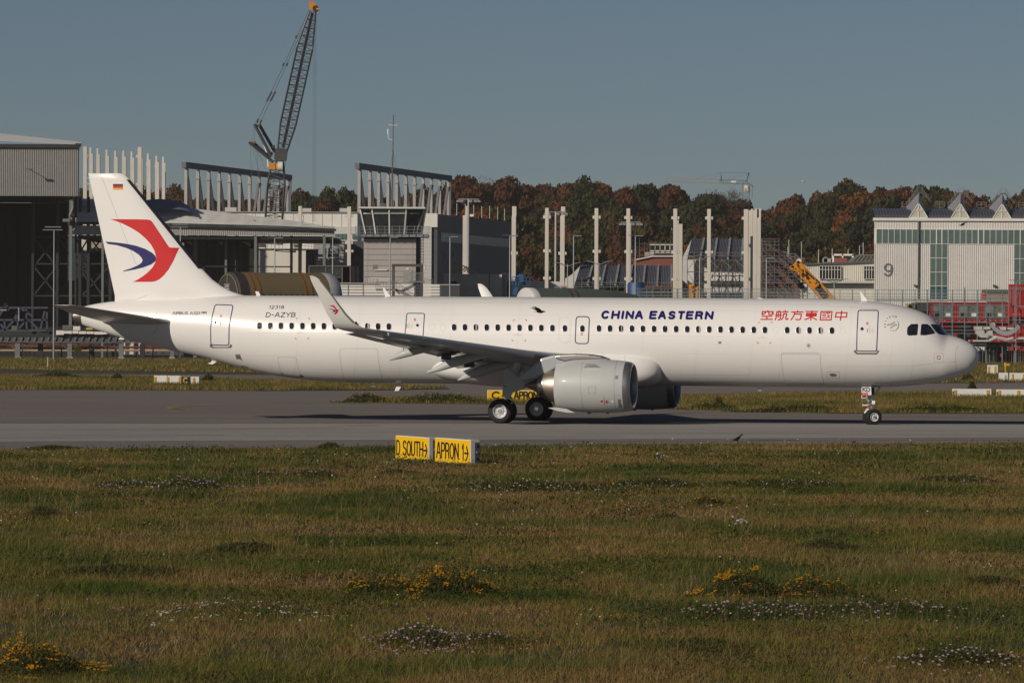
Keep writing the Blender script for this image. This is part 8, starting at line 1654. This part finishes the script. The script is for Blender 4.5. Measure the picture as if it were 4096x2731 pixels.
def colour_at(px, row):
    r = random.random()
    if row == 0:
        if px < 760: return random.choice(['orange', 'rust-brown', 'dull brown'])
        if 1160 < px < 1240: return 'rust-brown'
        if 1240 < px < 1345: return 'dark green'
        if 1345 < px < 1440: return 'deep red'
        if 1440 < px < 1800: return random.choice(['olive', 'dull brown', 'dark green'])
        if px < 1900: return 'dull brown'
        if px < 2080: return random.choice(['dark green', 'olive'])
        if px < 2440: return random.choice(['rust-brown', 'dull brown', 'rust-brown'])
        if px < 2760: return random.choice(['dark green', 'olive', 'dark green'])
        if px < 3000: return random.choice(['dull brown', 'dark green'])
        if px < 3330: return random.choice(['rust-brown', 'orange', 'dull brown'])
        if px < 3820: return random.choice(['dark green', 'dark green', 'olive'])
        return random.choice(['rust-brown', 'dark green', 'dull brown'])
    if 2600 < px < 2760 or (3060 < px < 3300 and row > 1): return random.choice(['dark green', 'dark green', 'olive', 'rust-brown'])
    if 2760 <= px < 3060: return random.choice(['orange', 'rust-brown', 'rust-brown', 'dark green'])
    return random.choice(['rust-brown', 'dull brown', 'rust-brown', 'dark green', 'dark green', 'olive', 'orange'] if row < 4 else ['dark green', 'olive', 'dull brown', 'rust-brown', 'dark green'])
rown = ['on the skyline', 'just below the skyline', 'in the upper part', 'in the middle', 'in the lower part', 'near the foot', 'at the foot']
def nth(n): return f'{n}' + ('th' if 10 <= n % 100 <= 20 else {1: 'st', 2: 'nd', 3: 'rd'}.get(n % 10, 'th'))
ti = 0
for row, Yr in enumerate((1385, 1340, 1290, 1245, 1200, 1160, 1125)):
    cnt = 0; px = 265 if row < 2 else (1760 if row < 7 else 1760); lim = 4420 if row < 2 else (4170 if row < 4 else 3520)
    while px < lim:
        jit = random.uniform(-16, 16); X = (px + jit - 2048) / F * Yr; Yq = Yr + random.uniform(-14, 14); cnt += 1
        if row == 0: top_ = CAMH + (HOR - interp(SKY, px + jit) + random.uniform(-8, 4)) * Yq / F
        else: top_ = hillz(X, Yq) + random.uniform(12, 17)
        col = colour_at(px, row); wd = random.uniform(12, 17) if row else random.uniform(11, 15)
        tree(f'{col} tree {rown[row]} of the wood, {nth(cnt)} in its row from left', X, Yq, top_, wd, col, ti); ti += 1
        px += random.uniform(62, 88) if row == 0 else random.uniform(70, 105)
# bare trees and a fir above the crowns
def bare_tree(lb, px, ytop, Yb, spread, seed):
    r = random.Random(seed); X = (px - 2048) / F * Yb; z0 = hillz(X, Yb); zt = CAMH + (HOR - ytop) * Yb / F; H = zt - z0; t = thing('bare_tree', lb, 'tree', (X, Yb, z0), 'bare trees'); mbT = MB(); mbB = MB(); base = Vector((X, Yb, z0))
    def grow(p, d, L, rad, lvl, mb):
        q = p + d * L; mb.tube(p, q, rad, 5 if lvl < 2 else 3, rad * .65)
        if lvl >= 6 or rad < .012: return
        for _ in range(3 if lvl < 5 else 2):
            e = (d + Vector((r.gauss(0, .55), r.gauss(0, .55), r.gauss(.12, .3))) * spread).normalized(); grow(q, e, L * r.uniform(.66, .82), max(rad * .58, .03), lvl + 1, mbB)
    grow(base, Vector((0, 0, 1)), H * .30, .32, 0, mbT); mbT.build('trunk', BARK, t); b_ = mbB.build('branches', mat('twig_grey', (.075, .055, .045), .9, var=.2), t)
bare_tree('large round bare tree under the distant tower crane', 2885, 735, 1370, 1.0, 3)
bare_tree('bare grey tree on the skyline right of the truss frame', 1880, 712, 1380, .8, 5)
bare_tree('second bare tree on the skyline close to the truss frame', 1845, 716, 1384, .8, 8)
X = (2535 - 2048) / F * 1378; t = thing('fir_tree', 'dark fir top rising above the wood left of the tower crane jib', 'tree', (X, 1378, hillz(X, 1378))); zt = CAMH + (HOR - 738) * 1378 / F; mb = MB()
for k in range(9):
    z = zt - .6 - k * 1.0; r_ = .4 + k * .42
    for j in range(9):
        a = 2 * pi * j / 9 + k * .35; p = Vector((X + cos(a) * r_, 1378 + sin(a) * r_, z - r_ * .28)); q = Vector((X, 1378, z)); n_ = Vector((-sin(a), cos(a), 0)) * .45; mb.add([q, q.lerp(p, .5) + n_ + Vector((0, 0, -.1)), p, q.lerp(p, .5) - n_ + Vector((0, 0, -.1))], [(0, 1, 2, 3)])
mb.build('crown', mat('fir_needles', (.018, .030, .018), .9, var=.3), t); mb = MB(); mb.tube((X, 1378, hillz(X, 1378)), (X, 1378, zt), .2, 6, .04); mb.build('trunk', BARK, t)

# ================================================================== haze: the air itself
org(); mb = MB(); mb.bx(-9100, -320, -1, 9100, 30100, 90)
hm = bpy.data.materials.new('haze_air'); hm.use_nodes = True; N = hm.node_tree.nodes; N.remove(N['Principled BSDF']); pv = N.new('ShaderNodeVolumePrincipled')
pv.inputs['Color'].default_value = (.95, .90, .86, 1); pv.inputs['Density'].default_value = 0.000055; pv.inputs['Anisotropy'].default_value = 0.0
hm.node_tree.links.new(pv.outputs[0], N['Material Output'].inputs['Volume'])
hz = mb.build('haze', hm); hz['kind'] = 'stuff'; hz['label'] = 'thin autumn haze over the airfield'
